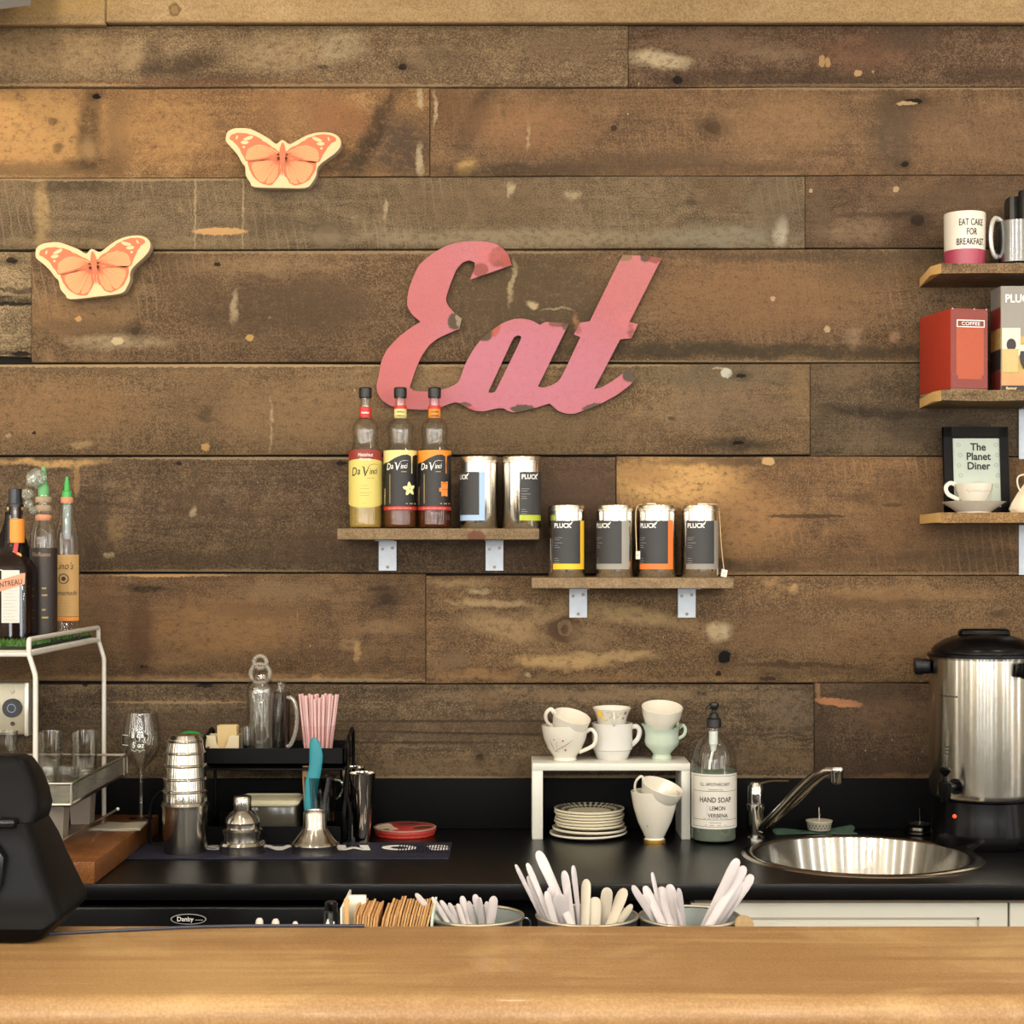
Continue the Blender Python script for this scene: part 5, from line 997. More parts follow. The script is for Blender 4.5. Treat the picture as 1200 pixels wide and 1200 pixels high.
lb.rect(f, -.020, -.014, V(953), V(939), mat('label wash', (196, 194, 190), .6), .0006, 1); lb.rect(f, -.026, .026, V(956.3), V(955.5), gryp, .0006, 4)
lb.rect(f, -.012, .012, V(961), V(960), gryp, .0006, 3); lb.rect(f, -.022, .022, V(964), V(963), gryp, .0006, 3)
lb.build('label', t)
pt = mat('pump tube', (214, 222, 214), .4)
MB().lathe((x-.001, y, CT), [(0, h(880)), (3*s, h(880)), (4.2*s, h(873)), (5.2*s, h(872)), (5.2*s, h(857)), (0, h(857))], pt, 16).build('pump_cylinder', t)
MB().tube(smooth([(x-.001, y, CT+h(879)), (x-.006, y, CT+h(890)), (x-.010, y, CT+h(905)), (x-.012, y, CT+.012)], 4, False), .0026, pt, 8).build('dip_tube', t)
pb = MB().lathe((x, y, CT), [(8*s, h(853)), (8.8*s, h(852)), (8.6*s, h(843)), (6*s, h(841)), (5*s, h(837)), (2.6*s, h(835)), (2.4*s, h(831)), (0, h(831))], capm, 24)
pb.lathe((x, y, CT+h(833)), [(0, 0), (3.5*s, .001), (5.2*s, .006), (6.2*s, .010), (5.6*s, .0155), (0, .0175)], capm, 20)
pb.tube([(x, y, CT+h(829)), (x-.010, y-.006, CT+h(828)), (x-.016, y-.009, CT+h(831))], [.004, .0035, .003], capm, 10)
pb.build('pump', t)

# ================================================================== BAR MAT, SHAKERS, CADDY
MZ = CT+.0035
matm = mat('bar mat rubber', (14, 16, 42), .7, vary=.2, vs=200)
x0, x1, d0, d1 = X(158, .30), X(528, .29), .205, .385
t = thing('bar_mat', 'navy rubber bar mat with white lettering along the worktop', 'bar mat', ((x0+x1)/2, -.3, CT))
MB().box(x0, x1, -d1, -d0, CT, MZ, matm, .0012, 1).build('mat_base', t)
b = MB(); 
for k in range(18): b.box(x1-.006-k*.0058, x1-.0035-k*.0058, -.335, -.24, MZ, MZ+.0014, matm)
b.build('nub', t)
b = MB(); f = top(0, 0, MZ, PI)
def mattxt(string, px, d, size): b.text(top(X(px, d), -d-.0, MZ, PI), string, 0, -size*.35, size, whi, .0012, .055, -.15, 1.15)
mattxt('S O M E', 438, .275, .074); mattxt('L A', 343, .275, .074); mattxt('A S Y', 252, .275, .066)
b.build('lettering', t)
# shaker cups stacked upside down
shk = steel('shaker steel', (172, 167, 157), .2, .8)
d = .315; s = S(d); x, y = X(217, d), -d; h = lambda py: (998-py)*s
ZM = MZ
t = thing('shaker_tin', 'tall steel shaker tin, bottom of the stack at the mat end', 'shaker tin', (x, y, ZM), 'stacked steel shaker tins')
MB().lathe((x, y, ZM), [(0, .001), (22*s, .001), (24.5*s, 0), (25.2*s, .003), (26.9*s, h(947)), (27.6*s, h(944)), (28*s, h(942)), (27.2*s, h(940.5)), (26*s, h(943)), (23*s, .004), (0, .004)], shk, 48).build('tin_body', t)
lv = [(941, 27.2, 25.2), (927, 26.6, 24.8), (912.5, 26, 23.8), (897, 25, 22.4), (882.5, 23.4, 20.4), (869, 20.6, 17.4)]
for k, (py, rr, rt) in enumerate(lv):
    t = thing('shaker_tin', ('steel shaker tin, %s of the inverted ones nested on the tall tin' % ('lowest', 'second', 'third', 'fourth', 'fifth', 'topmost')[k]), 'shaker tin', (x, y, ZM+h(py)), 'stacked steel shaker tins')
    hh_ = 16*s if k < 5 else 8*s; rr2 = rr if k else 26.8
    MB().lathe((x, y, ZM+h(py)), [(rr2*s*.965, -.0008), (rr2*s*1.0, -.0004), (rr2*s*1.022, .0016), (rr2*s*1.005, .0034), (rr2*s*.955, .0046), ((rr*.94)*s, .007), (rt*s, hh_*.86), (rt*s*.97, hh_), (rt*s*.90, hh_+.0004), (0, hh_-.0015)], shk, 48).build('tin_body', t)
d = .32; s = S(d); x, y = X(284, d), -d; h = lambda py: (1000-py)*s
t = thing('cobbler_strainer', 'small capped steel shaker top with stepped rings, beside the stacked tins', 'shaker top', (x, y, ZM))
MB().lathe((x, y, ZM), [(0, .002), (26*s, .001), (27*s, 0), (27.4*s, 8*s), (28.2*s, 10*s), (26*s, 13*s), (22*s, 14*s), (21.5*s, 20*s), (23.2*s, 24*s), (23.6*s, 27*s), (20.5*s, 29*s), (20*s, 33*s), (21*s, 36*s), (19*s, 41*s), (15*s, 46*s), (10*s, 50*s)], shk, 44).build('strainer_dome', t)
MB().lathe((x, y, ZM), [(10.4*s, 49*s), (11*s, 50*s), (10.6*s, 64*s), (9.4*s, 66*s), (0, 66.4*s)], shk, 32).build('cap', t)
x = X(369, d); t = thing('steel_funnel', 'steel cone shaker top with wide flared foot, in front of the teal handle', 'funnel', (x, y, ZM))
MB().lathe((x, y, ZM), [(0, .002), (26*s, .001), (27.5*s, 0), (27.5*s, 8*s), (29*s, 10*s), (28*s, 12*s), (25*s, 14*s), (15.5*s, 26*s), (13.6*s, 30*s), (13.4*s, 46*s), (11.5*s, 49*s), (9.5*s, 49.4*s), (9*s, 46*s), (9*s, 30*s), (0, 28*s)], shk, 48).build('cone_body', t)
# steel tumblers
polish = mat('polished steel', (196, 188, 178), .1, 1, vary=.03)
def tumbler(px, d, pyt, rt, rb, label):
    s = S(d); x, y = X(px, d), -d; H = Z(pyt, d)-CT; t = thing('steel_tumbler', label, 'tumbler', (x, y, CT), 'steel tumblers')
    MB().lathe((x, y, CT), [(0, .001), (rb*s*.95, .001), (rb*s, 0), (rt*s, H-.002), (rt*s*1.03, H), (rt*s*.97, H), (rb*s*.95, .004), (0, .004)], polish, 40).build('tumbler_body', t)
tumbler(424.5, .175, 905.5, 15.5, 8.5, 'nearer polished steel tumbler beside the red tin')
tumbler(413, .105, 899, 15, 9, 'farther polished steel tumbler, behind the other by the caddy')
# red round tin
d = .088; s = S(d); x, y = X(474.5, d), -d; rt_ = mat('red tin side', (176, 48, 34), .4, vary=.08); rtop = mat('red tin lid', (160, 52, 48), .4, vary=.25, vs=60)
t = thing('round_tin', 'flat round red tin with worn printed lid on the worktop', 'tin', (x, y, CT))
MB().lathe((x, y, CT), [(0, 0), (34*s, 0), (35*s, .002), (35*s, .009), (0, .009)], rt_, 48).build('tin_base', t)
b = MB().lathe((x, y, CT+.0085), [(35.6*s, -.001), (36.6*s, .0005), (36.6*s, .0075), (35.6*s, .0085), (0, .0085)], rtop, 48)
b.lathe((x, y, CT+.0085), [(36.7*s, .0066), (36.9*s, .0080), (36*s, .0090), (34.6*s, .0088)], mat('tin rim worn', (214, 196, 172), .35, .6), 48); b.build('lid', t)
f = top(x, y, CT+.017); b = MB(); rn = random.Random(8)
cmx = mat('lid cream', (206, 186, 166), .5, vary=.1, vs=80); dk_ = mat('lid dark', (78, 46, 44), .5, vary=.2, vs=90)
b.poly(f, smooth([(-.061, -.01), (-.056, .018), (-.036, .040), (-.028, .012), (-.020, -.012), (-.012, -.034), (-.030, -.052), (-.05, -.034)], 3), cmx, .0002)
b.disc(f, -.036, -.040, .0075, dk_, .0004, 12); b.poly(f, smooth([(.02, .0), (.05, .006), (.055, -.02), (.03, -.034), (.018, -.018)], 3), dk_, .0002)
b.line(f, [(.010, -.016), (.034, .010), (.056, .012)], [.002, .006, .002], mat('lid gold', (206, 160, 96), .5), .0004); b.poly(f, smooth([(-.02, .03), (.01, .05), (.03, .036), (.0, .02)], 3), dk_, .0002)
b.build('lid_print', t)
# black caddy
cad = mat('caddy black', (8, 8, 9), .42, vary=.3, vs=120, spec=.12)
cxa, cxb = X(240, .19), X(403, .19); zu0, zu1 = Z(897, .19), Z(877, .19)
t = thing('condiment_caddy', 'black two-tier bar caddy against the wall, holding straws, jars and packets', 'caddy', ((cxa+cxb)/2, -.12, CT))
b = MB(); wl = .003
b.box(cxa, cxb, -.190, -.034, zu0, zu0+.004, cad).box(cxa, cxb, -.190, -.187, zu0, zu1, cad).box(cxa, cxb, -.037, -.034, zu0, zu1, cad).box(cxa, cxa+wl, -.190, -.034, zu0, zu1, cad).box(cxb-wl, cxb, -.190, -.034, zu0, zu1, cad)
b.build('upper_tray', t)
b = MB(); b.box(cxa, cxb, -.193, -.190, zu0-.010, zu0-.006, cad, .001).box(cxa, cxb, -.190, -.034, zu0-.010, zu0-.006, cad); b.build('rail', t)
b = MB(); zl1 = Z(968, .22)
b.box(cxa, cxb, -.225, -.034, CT, CT+.004, cad).box(cxa, cxb, -.225, -.222, CT, zl1, cad).box(cxa, cxb, -.037, -.034, CT, zl1, cad).box(cxa, cxa+wl, -.225, -.034, CT, zl1, cad).box(cxb-wl, cxb, -.225, -.034, CT, zl1, cad)
b.box(cxa+.08, cxa+.083, -.225, -.034, CT, zl1, cad); b.build('lower_tray', t)
for sgn, xx in ((-1, cxa), (1, cxb)):
    pts = smooth([(xx+sgn*.004, -.215, CT+.012), (xx+sgn*.004, -.226, CT+.07), (xx+sgn*.006, -.19, CT+.115), (xx+sgn*.006, -.17, zu0), (xx+sgn*.006, -.165, zu1+.012), (xx+sgn*.006, -.12, zu1+.022), (xx+sgn*.006, -.05, zu1+.01), (xx+sgn*.004, -.04, CT+.012)], 5, False)
    MB().tube(pts, .0038, cad, 8).build('side_frame', t)
b = MB().tube(smooth([(cxb+.010, -.20, CT+.008), (cxb+.014, -.20, CT+.06), (cxb+.006, -.20, CT+.10)], 5, False), .004, cad, 8); b.build('side_frame', t)
pts = smooth([(X(196, .24), -.24, CT+.118), (X(184, .24), -.24, CT+.105), (X(177, .24), -.24, CT+.08), (X(175, .24), -.24, CT+.03), (X(178, .24), -.24, CT+.004)], 5, False)
MB().tube(pts+[(X(240, .2), -.20, CT+.004)], .0030, cad, 8).build('wire_handle', t)
ZU = zu0+.004
# things on the upper tray
por = mat('holder cream', (200, 186, 152), .4, vary=.04); pkt = mat('packet paper', (190, 166, 118), .7, vary=.08)
d = .13; s = S(d); xa_, xb_ = X(243, d), X(281.5, d); zt_ = Z(861, d)
t = thing('packet_holder', 'cream ceramic packet holder on the caddy top', 'packet holder', ((xa_+xb_)/2, -d, ZU))
w_ = xb_-xa_; prof = [(0, 0), (w_, 0), (w_, zt_-ZU), (w_*.72, zt_-ZU), (w_*.68, (zt_-ZU)*.72), (w_*.58, (zt_-ZU)*.5), (w_*.42, (zt_-ZU)*.5), (w_*.32, (zt_-ZU)*.72), (w_*.28, zt_-ZU), (0, zt_-ZU)]
for yy in (-d-.022, -d+.018): outline([[(xa_+u, ZU+v) for u, v in prof]], .004, .0008, por, 'wall', yy).build('face', t)
MB().box(xa_, xa_+.003, -d-.022, -d+.018, ZU, zt_, por).box(xb_-.003, xb_, -d-.022, -d+.018, ZU, zt_, por).box(xa_, xb_, -d-.022, -d+.018, ZU, ZU+.003, por).build('tray_body', t)
for k in range(6):
    xx = X(256, d); yy = -d-.015+k*.0055; tp = thing('sugar_packet', 'beige sugar packet standing in the cream holder', 'packet', (xx+.018, yy, ZU+.003), 'sugar packets in the cream holder')
    MB().box(xx+.001*(k % 2), xx+.041, yy-.0018, yy+.0018, ZU+.0031, Z(849+k % 3, d), pkt, .0008, 1).build('packet', tp)
grn = mat('green plastic', (44, 150, 58), .35, vary=.05)
x = X(224, .14)
t = thing('green_lid', 'small bright green plastic lid behind the stacked shaker tins', 'lid', (x, -.14, CT))
MB().lathe((x, -.15, CT), [(0, 0), (.020, 0), (.021, .003), (.021, Z(864, .15)-CT), (0, Z(864, .15)-CT)], glass('jar green tint', (214, 226, 210), 1, .04, .7), 28).build('jar_body', t)
MB().lathe((x, -.15, Z(864, .15)), [(.0225, -.004), (.023, .003), (.020, .009), (.012, .0125), (0, .0135)], grn, 28).build('cap', t)
# glassware on the tray
gl2 = glass('ribbed glass', (226, 226, 224), 1.8, .05, .5, .16, (176, 170, 156)); gl3 = glass('thick glass', (244, 244, 240), 2.6, .04, .5)
d = .125; s = S(d); x, y = X(306, d), -d; h = lambda py: Z(py, d)-ZU
t = thing('glass_carafe', 'tall clear glass carafe with ring-shaped stopper on the caddy top', 'carafe', (x, y, ZU))
MB().lathe((x, y, ZU), [(0, .004), (15*s, .004), (16*s, 0), (17*s, .004), (15.5*s, h(862)), (16*s, h(840)), (17*s, h(812)), (17*s, h(806)), (14*s, h(799)), (9*s, h(795)), (8.5*s, h(790))], gl3, 36).build('carafe_body', t)
MB().lathe((x, y, ZU), [(0, .008), (13.5*s, .008), (13*s, h(864)), (14*s, h(812)), (12*s, h(806)), (0, h(805))], gl2, 28).build('carafe_lining', t)
frost = glass('frosted glass', (220, 218, 212), 1.5, .25, .5, .35, (176, 166, 150))
def ringlathe(px, py, ro, ri, m_): 
    c = Vector((X(px, d), y, Z(py, d))); R_, r_ = (ro+ri)/2*s, (ro-ri)/2*s
    return MB().tube([(c.x+R_*math.sin(a), c.y, c.z+R_*math.cos(a)) for a in [2*PI*k/28 for k in range(28)]], r_, m_, 10, closed=True)
ringlathe(305, 789.5, 14, 8.5, frost).build('stopper_ring', t); ringlathe(305, 776, 10, 4.5, frost).build('stopper_top', t)
x2 = X(325, d); t = thing('glass_bottle', 'slim clear glass bottle leaning beside the carafe', 'bottle', (x2-.012, y+.02, ZU))
M = Matrix.Rotation(math.radians(6), 4, 'Y')
MB().lathe((x2-.012, y+.028, ZU+.001), [(0, .002), (.014, .002), (.0155, 0), (.016, .004), (.0155, .10), (.012, .125), (.010, .15), (.0115, .153), (.0115, .160), (.009, .162)], gl3, 28, M=M).build('bottle_body', t)
x3 = X(330, .11); t = thing('glass_mug', 'clear glass beer mug with looped handle on the caddy top', 'mug', (x3, -.10, ZU))
r = .0235; hm = Z(812, .11)-ZU
MB().lathe((x3-.006, -.105, ZU), [(0, .006), (r*.9, .006), (r*.95, 0), (r, .003), (r, hm), (r*.9, hm), (r*.9, .01), (0, .01)], glass('mug glass', (206, 204, 200), 1.8, .05, .35), 32).build('mug_body', t)
hp = smooth([(x3+.012, -.115, Z(817, .11)), (x3+.026, -.118, Z(820, .11)), (x3+.033, -.118, Z(835, .11)), (x3+.031, -.118, Z(855, .11)), (x3+.020, -.116, Z(872, .11)), (x3+.010, -.115, Z(874, .11))], 5, False)
MB().tube(hp, .0046, glass('handle glass', (236, 232, 228), 3, .06, .5, .25, (214, 206, 196)), 10).build('handle', t)
x4 = X(291, .15); t = thing('shot_glass', 'small clear shot glass between the packet holder and the carafe', 'glass', (x4, -.155, ZU))
MB().lathe((x4, -.155, ZU), [(0, .006), (.011, .006), (.0125, 0), (.015, Z(852, .155)-ZU), (.014, Z(852, .155)-ZU), (.0115, .008), (0, .008)], gl3, 24).build('glass_body', t)
# pink straws in their cup
d = .12; s = S(d); x, y = X(372.5, d), -d
t = thing('straw_cup', 'clear plastic cup packed with pink striped straws', 'cup', (x, y, ZU))
MB().lathe((x, y, ZU), [(0, .001), (17*s, .001), (17.6*s, 0), (21.5*s, 40*s), (22.2*s, 40.6*s)], glass('cup plastic', (250, 240, 240), 1, .05, .85), 32).build('cup_body', t)
str_m = mat('straw pink', (218, 174, 172), .45, vary=.03); str_w = mat('straw pale', (222, 184, 180), .45)
rn = random.Random(11)
for k in range(44):
    a = k*2.399; q = math.sqrt((k+.5)/44); bx, by = x+q*15.5*s*math.cos(a)*.93, y+q*15.5*s*math.sin(a)*.9
    ex = bx+q*math.cos(a)*8.6*s+rn.uniform(-2, 2)*s; ey = by+q*math.sin(a)*6*s+rn.uniform(-2, 2)*s; ez = Z(815+rn.uniform(-2.2, 3), d)
    if k in (7, 18, 29): ex, ex0 = bx-(bx-x)*1.6+rn.uniform(-6, 6)*s, 0
    t = thing('drinking_straw', 'pink striped paper straw standing in the clear cup', 'straw', (bx, by, ZU+.002), 'pink straws in the cup')
    P0, P1 = Vector((bx, by, ZU+.002)), Vector((ex, ey, ez))
    m = MB(); m.tube([P0, P1], .0027, str_m, 7); n_ = (P1-P0).normalized()
    for q_ in range(0, 14): c = P0.lerp(P1, .42+q_*.042); m.tube([c, c+n_*.0022], .00285, str_w, 7, cap=False)
    m.build('tube', t)
# tub with pale lid, glass mug and the two handled tools
d = .155; s = S(d); xa_, xb_ = X(282, d), X(352, d); z0 = CT+.0045; z1 = Z(938, d)
t = thing('plastic_tub', 'clear plastic tub with cream lid in the lower caddy tray', 'tub', ((xa_+xb_)/2, -d, z0))
MB().box(xa_+.002, xb_-.003, -.205, -.10, z0, z1-.003, glass('tub plastic', (170, 166, 150), 1, .15, .7, .25, (120, 116, 100)), .004).build('tub_body', t)
def rr_(x0, x1, y0, y1, r_, z_): 
    out = []
    for cx_, cy_, a0 in ((x1-r_, y1-r_, 0), (x0+r_, y1-r_, 90), (x0+r_, y0+r_, 180), (x1-r_, y0+r_, 270)):
        for k in range(5): a = math.radians(a0+k*22.5); out.append(Vector((cx_+r_*math.cos(a), cy_+r_*math.sin(a), z_)))
    return out
ldm = mat('tub lid cream', (200, 194, 164), .4, vary=.03); b = MB()
b.loft([rr_(xa_, xb_, -.210, -.095, .012, z1-.004), rr_(xa_-.003, xb_+.003, -.213, -.092, .013, z1), rr_(xa_-.003, xb_+.003, -.213, -.092, .013, z1+.004), rr_(xa_+.004, xb_-.004, -.205, -.10, .010, z1+.007), rr_(xa_+.007, xb_-.007, -.202, -.103, .010, z1+.004)], ldm); b.build('lid', t)
d = .19; s = S(d); x, y = X(374, d), -d
z0 = CT+.0045; zr = Z(911, d)
t = thing('glass_mug', 'clear glass mug behind the cone shaker top, holding the teal tool', 'mug', (x, y+.02, z0))
MB().lathe((x, y+.018, z0), [(0, .004), (16*s, .004), (17*s, 0), (19*s, zr-z0), (17.6*s, zr-z0), (15.6*s, .008), (0, .008)], glass('mug dark glass', (196, 198, 198), 1.6, .04, .45), 32).build('mug_body', t)
MB().tube(smooth([(x+18*s, y+.01, zr-.006), (x+26*s, y+.006, zr-.010), (x+27*s, y+.006, zr-.03), (x+20*s, y+.008, zr-.045)], 5, False), .0035, gl3, 8).build('handle', t)
tealm = mat('teal handle', (38, 130, 144), .45, vary=.05); tanm = mat('tan wood handle', (178, 132, 84), .6, vary=.08)
def tool(label, pts, ws, th, m_, name, bl=None):
    t = thing(name, label, 'utensil', pts[0]); n = len(pts); rings = []
    sp = smooth(pts, 4, False); ww = []
    for i in range(n-1): ww += [ws[i]+(ws[i+1]-ws[i])*k/4 for k in range(4)]
    ww.append(ws[-1])
    for p, w2 in zip(sp, ww): rings.append([Vector((p[0]+w2*math.cos(2*PI*k/14), p[1]+th*math.sin(2*PI*k/14)*min(1, w2/.004), p[2])) for k in range(14)])
    MB().loft(rings, m_).build('handle', t)
    if bl: MB().box(bl[0]-.006, bl[0]+.006, bl[1]-.001, bl[1]+.001, bl[2], pts[0][2]+.004, polish, .0004, 1).build('blade', t)
d = .20; s = S(d)
Q = lambda px, py: (X(px, d), -d+.006, Z(py, d))
tool('teal handled bar tool standing upright in the glass mug', [Q(363.5, 950), Q(363.5, 935), Q(365.5, 916), Q(369, 900), Q(370, 885), Q(368.5, 872), Q(367.5, 865)], [7.4*s, 7.4*s, 8.2*s, 7.6*s, 8*s, 6.5*s, 2.4*s], .005, tealm, 'bar_spatula', (X(364, d), -d+.006, CT+.0125))
Q = lambda px, py: (X(px, .18), -.168, Z(py, .18))
tool('tan wooden handle behind the teal tool', [Q(359.5, 948), Q(359, 930), Q(358.5, 912), Q(358.5, 896), Q(359, 887)], [4.4*s, 4.6*s, 5*s, 4.8*s, 2*s], .004, tanm, 'wooden_spreader', (X(359.5, .18), -.168, CT+.0125))

# ================================================================== LEFT END: BOARD, TRAY, GLASSES, RACK, LIQUOR
BZ = .950; bx1 = -.748
cbm = wood('cutting board wood', (138, 88, 48), (94, 54, 28), (176, 118, 66), .35, 6, 60, axis='Y', coat=.25, bump=.1, mott=.35)
t = thing('chopping_board', 'thick oiled brown wooden board at the left end of the worktop', 'board', (-1.1, -.35, CT))
MB().box(-1.5, bx1, -.632, -.085, CT+.001, BZ, cbm, .003).build('slab', t)
b = MB()
for q in ((-1.4, -.58), (-.80, -.58), (-1.4, -.12), (-.80, -.12)): b.lathe((q[0], q[1], CT), [(0, 0), (.01, 0), (.01, .0015), (0, .0015)], capm, 12)
b.build('foot', t)
nap = mat('paper napkin', (176, 168, 150), .8, vary=.06, vs=80)
t = thing('paper_napkin', 'folded off-white paper napkin on the brown wooden board', 'napkin', (-.82, -.25, BZ))
vs = []; nx = 10
pa, pb_, pc, pd = (X(103, .30), -.30), (X(164, .30), -.30), (X(173, .20), -.20), (X(125, .20), -.20)
m = MB(); N8 = 8
for lay in range(2):
    vs = []
    for j in range(N8+1):
        for i in range(N8+1):
            u, v = i/N8, j/N8; px_ = (pa[0]*(1-u)+pb_[0]*u)*(1-v)+(pd[0]*(1-u)+pc[0]*u)*v; py_ = pa[1]*(1-v)+pc[1]*v
            vs.append((px_, py_, BZ+.001+lay*.0022+.0007*math.sin(u*8+lay)+.0007*math.sin(v*6)))
    m.add(vs, [[j*(N8+1)+i, j*(N8+1)+i+1, (j+1)*(N8+1)+i+1, (j+1)*(N8+1)+i] for j in range(N8) for i in range(N8)], nap)
o = m.build('sheet', t); md = o.modifiers.new('s', 'SOLIDIFY'); md.thickness = .0008
# wine glass with painted measures
d = .145; s = S(d); x, y = X(166.5, d), -d; x = min(x, bx1-.024); h = lambda py: Z(py, d)-BZ
wg = glass('wine glass', (244, 244, 240), 2.0, .03, .45)
t = thing('wine_glass', 'stemmed wine glass painted with white ounce marks', 'wine glass', (x, y, BZ))
MB().lathe((x, y, BZ), [(0, .0018), (14*s, .0008), (14*s, 0), (14*s, .0012), (5*s, .004), (2.4*s, .010), (1.9*s, h(925)), (2.4*s, h(906)), (5*s, h(899)), (13*s, h(892)), (20*s, h(882)), (23.2*s, h(868)), (22*s, h(855)), (18.5*s, h(838)), (18*s, h(834.5))], wg, 44).build('glass_body', t)
b = MB(); f = cyl(x, y, 22.6*s, BZ, 0)
for py, tx_ in ((860, '8 oz.'), (871.5, '5 oz')): b.rect(f, -22*s, -11*s, h(py), h(py)+.0013, mat('paint marker', (226, 234, 226), .6), .0008, 4); b.text(f, tx_, .002, h(py)-.004, .0165, MATS['paint marker'], .0008, .012, .1, .85)
b.line(f, [(-.012+k*.004, h(876+((k*7) % 3))) for k in range(8)], .0008, MATS['paint marker'], .0008)
b.build('painted_marks', t)
# glass rail tray
ts = steel('tray steel', (190, 184, 172), .28, .3, False); tx0, tx1, ty0, ty1 = -1.5, -.800, -.595, -.150; TZ = 1.050
acr = glass('tray side glass', (226, 228, 220), 1.4, .06, .85, .22, (176, 172, 158))
t = thing('glass_tray', 'steel tray with clear rails on legs, holding tumblers', 'tray', (-1.1, -.37, BZ))
MB().box(tx0, tx1, ty0, ty1, TZ-.008, TZ, ts, .002).build('tray_floor', t)
b = MB()
for p, q in (((tx0, ty0), (tx1, ty0)), ((tx1, ty0), (tx1, ty1)), ((tx1, ty1), (tx0, ty1))): b.tube([(p[0], p[1], TZ+.034), (q[0], q[1], TZ+.034)], .0028, ts, 8)
b.tube([(tx1, ty0, TZ-.004), (tx1, ty0, TZ+.034)], .0022, ts, 8); b.tube([(tx1, ty1, TZ-.004), (tx1, ty1, TZ+.034)], .0022, ts, 8); b.tube([(tx1, ty1-.03, TZ-.004), (tx1, ty1-.03, TZ+.034)], .0022, ts, 8)
b.tube([(tx0, ty0-.001, TZ-.004), (tx1, ty0-.001, TZ-.004)], .004, ts, 8)
b.build('rail', t)
MB().box(tx0, tx1-.002, ty0-.0005, ty0+.001, TZ, TZ+.032, acr).box(tx1-.001, tx1+.0005, ty0, ty1, TZ, TZ+.032, acr).build('side_panel', t)
lgm = mat('tray leg grey', (146, 136, 122), .5, vary=.05)
for xx, yy in ((-.88, -.405), (-1.35, -.405), (-.88, -.20), (-1.35, -.20)):
    mb = MB(); r0, r1 = .019, .0235
    mb.loft([[Vector((xx+a*r0, yy+b_*r0, BZ+.0003)) for a, b_ in ((-1, -1), (1, -1), (1, 1), (-1, 1))], [Vector((xx+a*r1, yy+b_*r1, TZ-.008)) for a, b_ in ((-1, -1), (1, -1), (1, 1), (-1, 1))]], lgm); mb.build('leg', t)
tg_ = glass('tumbler glass', (244, 244, 240), 1.7, .03, .45)
gp = [(58, .33, 'clear tumbler on the tray behind the nearer rack leg'), (99, .36, 'clear tumbler on the tray between the two rack legs'), (5, .30, 'clear tumbler on the tray beside the steel panel'), (78, .50, 'low clear tumbler near the front rail of the tray'), (52, .52, 'low clear tumbler half hidden by the payment terminal'), (25, .42, 'clear tumbler just above the payment terminal')]
for k, (px, d, lb_) in enumerate(gp):
    s = S(d); x, y = X(px, d), -d; H = (Z(857 if k < 3 else 0, d)-TZ) if k < 3 else .052; r = (.0265 if k < 3 else .024)
    t = thing('tumbler', lb_, 'glass', (x, y, TZ), 'clear tumblers on the tray')
    MB().lathe((x, y, TZ), [(0, .010), (r*.80, .008), (r*.84, 0), (r*.88, .002), (r*.96, H*.5), (r, H), (r*.94, H), (r*.82, .012), (0, .010)], tg_, 36).build('glass_body', t)
# thin probe lying across
t = thing('swab_stick', 'thin steel stick with a white tip lying over the board', 'stick', (X(60, .48), -.48, BZ))
P0, P1 = Vector((X(58, .50), -.50, BZ+.0035)), Vector((X(138, .28), -.28, Z(948, .28)))
MB().tube([P0, P1], .0019, ts, 8).build('shaft', t)
e = (P1-P0).normalized(); MB().tube([P0-e*.004, P0+e*.002, P0+e*.026, P0+e*.030], [.003, .0048, .0048, .003], whi, 10).build('white_tip', t)
MB().tube([P1-e*.005, P1, P1+e*.003], [.002, .0036, .002], whi, 10).build('bead', t)
# wire rack
rkm = mat('rack white enamel', (206, 201, 190), .35, vary=.03, vs=20)
RX, RYb, RYf = -.8718, -.10, -.618
t = thing('wire_rack', 'tall white wire rack at the left end carrying bottles on turf', 'rack', (-1.1, -.36, BZ))
zt_, zs_ = 1.347, 1.320
def leg_(yy, nm, foot):
    pts = [(RX, yy, zt_-.010), (RX, yy, zt_-.028), (RX+.003, yy, zt_-.036), (RX+.011, yy, zt_-.062), (RX+.012, yy, zt_-.070), (RX+.012, yy, foot)]
    MB().tube(pts, .0046, rkm, 10).build(nm, t)
leg_(RYb-.002, 'leg', BZ+.0005); leg_(RYf+.006, 'leg', BZ+.0005)
MB().tube([(RX, RYb-.002, zt_-.012), (RX, RYb-.002, zt_-.004), (RX, RYb-.004, zt_-.001), (RX, RYb-.008, zt_), (RX, RYf+.012, zt_), (RX, RYf+.008, zt_-.001), (RX, RYf+.006, zt_-.004), (RX, RYf+.006, zt_-.012)], .0046, rkm, 10, up=(1, 0, 0)).build('top_rail', t)
zsh = zs_
b = MB().tube([(RX+.001, RYb, zsh), (RX+.001, RYf+.006, zsh)], .0040, rkm, 8); b.tube([(RX, RYf+.006, zsh), (-1.45, RYf+.006, zsh)], .0045, rkm, 8); b.tube([(RX, RYb, zsh), (-1.45, RYb, zsh)], .004, rkm, 8); b.build('shelf_frame', t)
for k in range(19):
    yy = RYb-.022-k*.0255; MB().tube([(RX+.001, yy, zsh+.004), (-1.45, yy, zsh+.004)], .0019, rkm, 6).build('shelf_wire', t)
for k in range(2): MB().tube([(-1.44, RYb-.002-k*.506, zt_), (-1.44, RYb-.002-k*.506, BZ+.0005)], .0046, rkm, 8).build('leg', t)
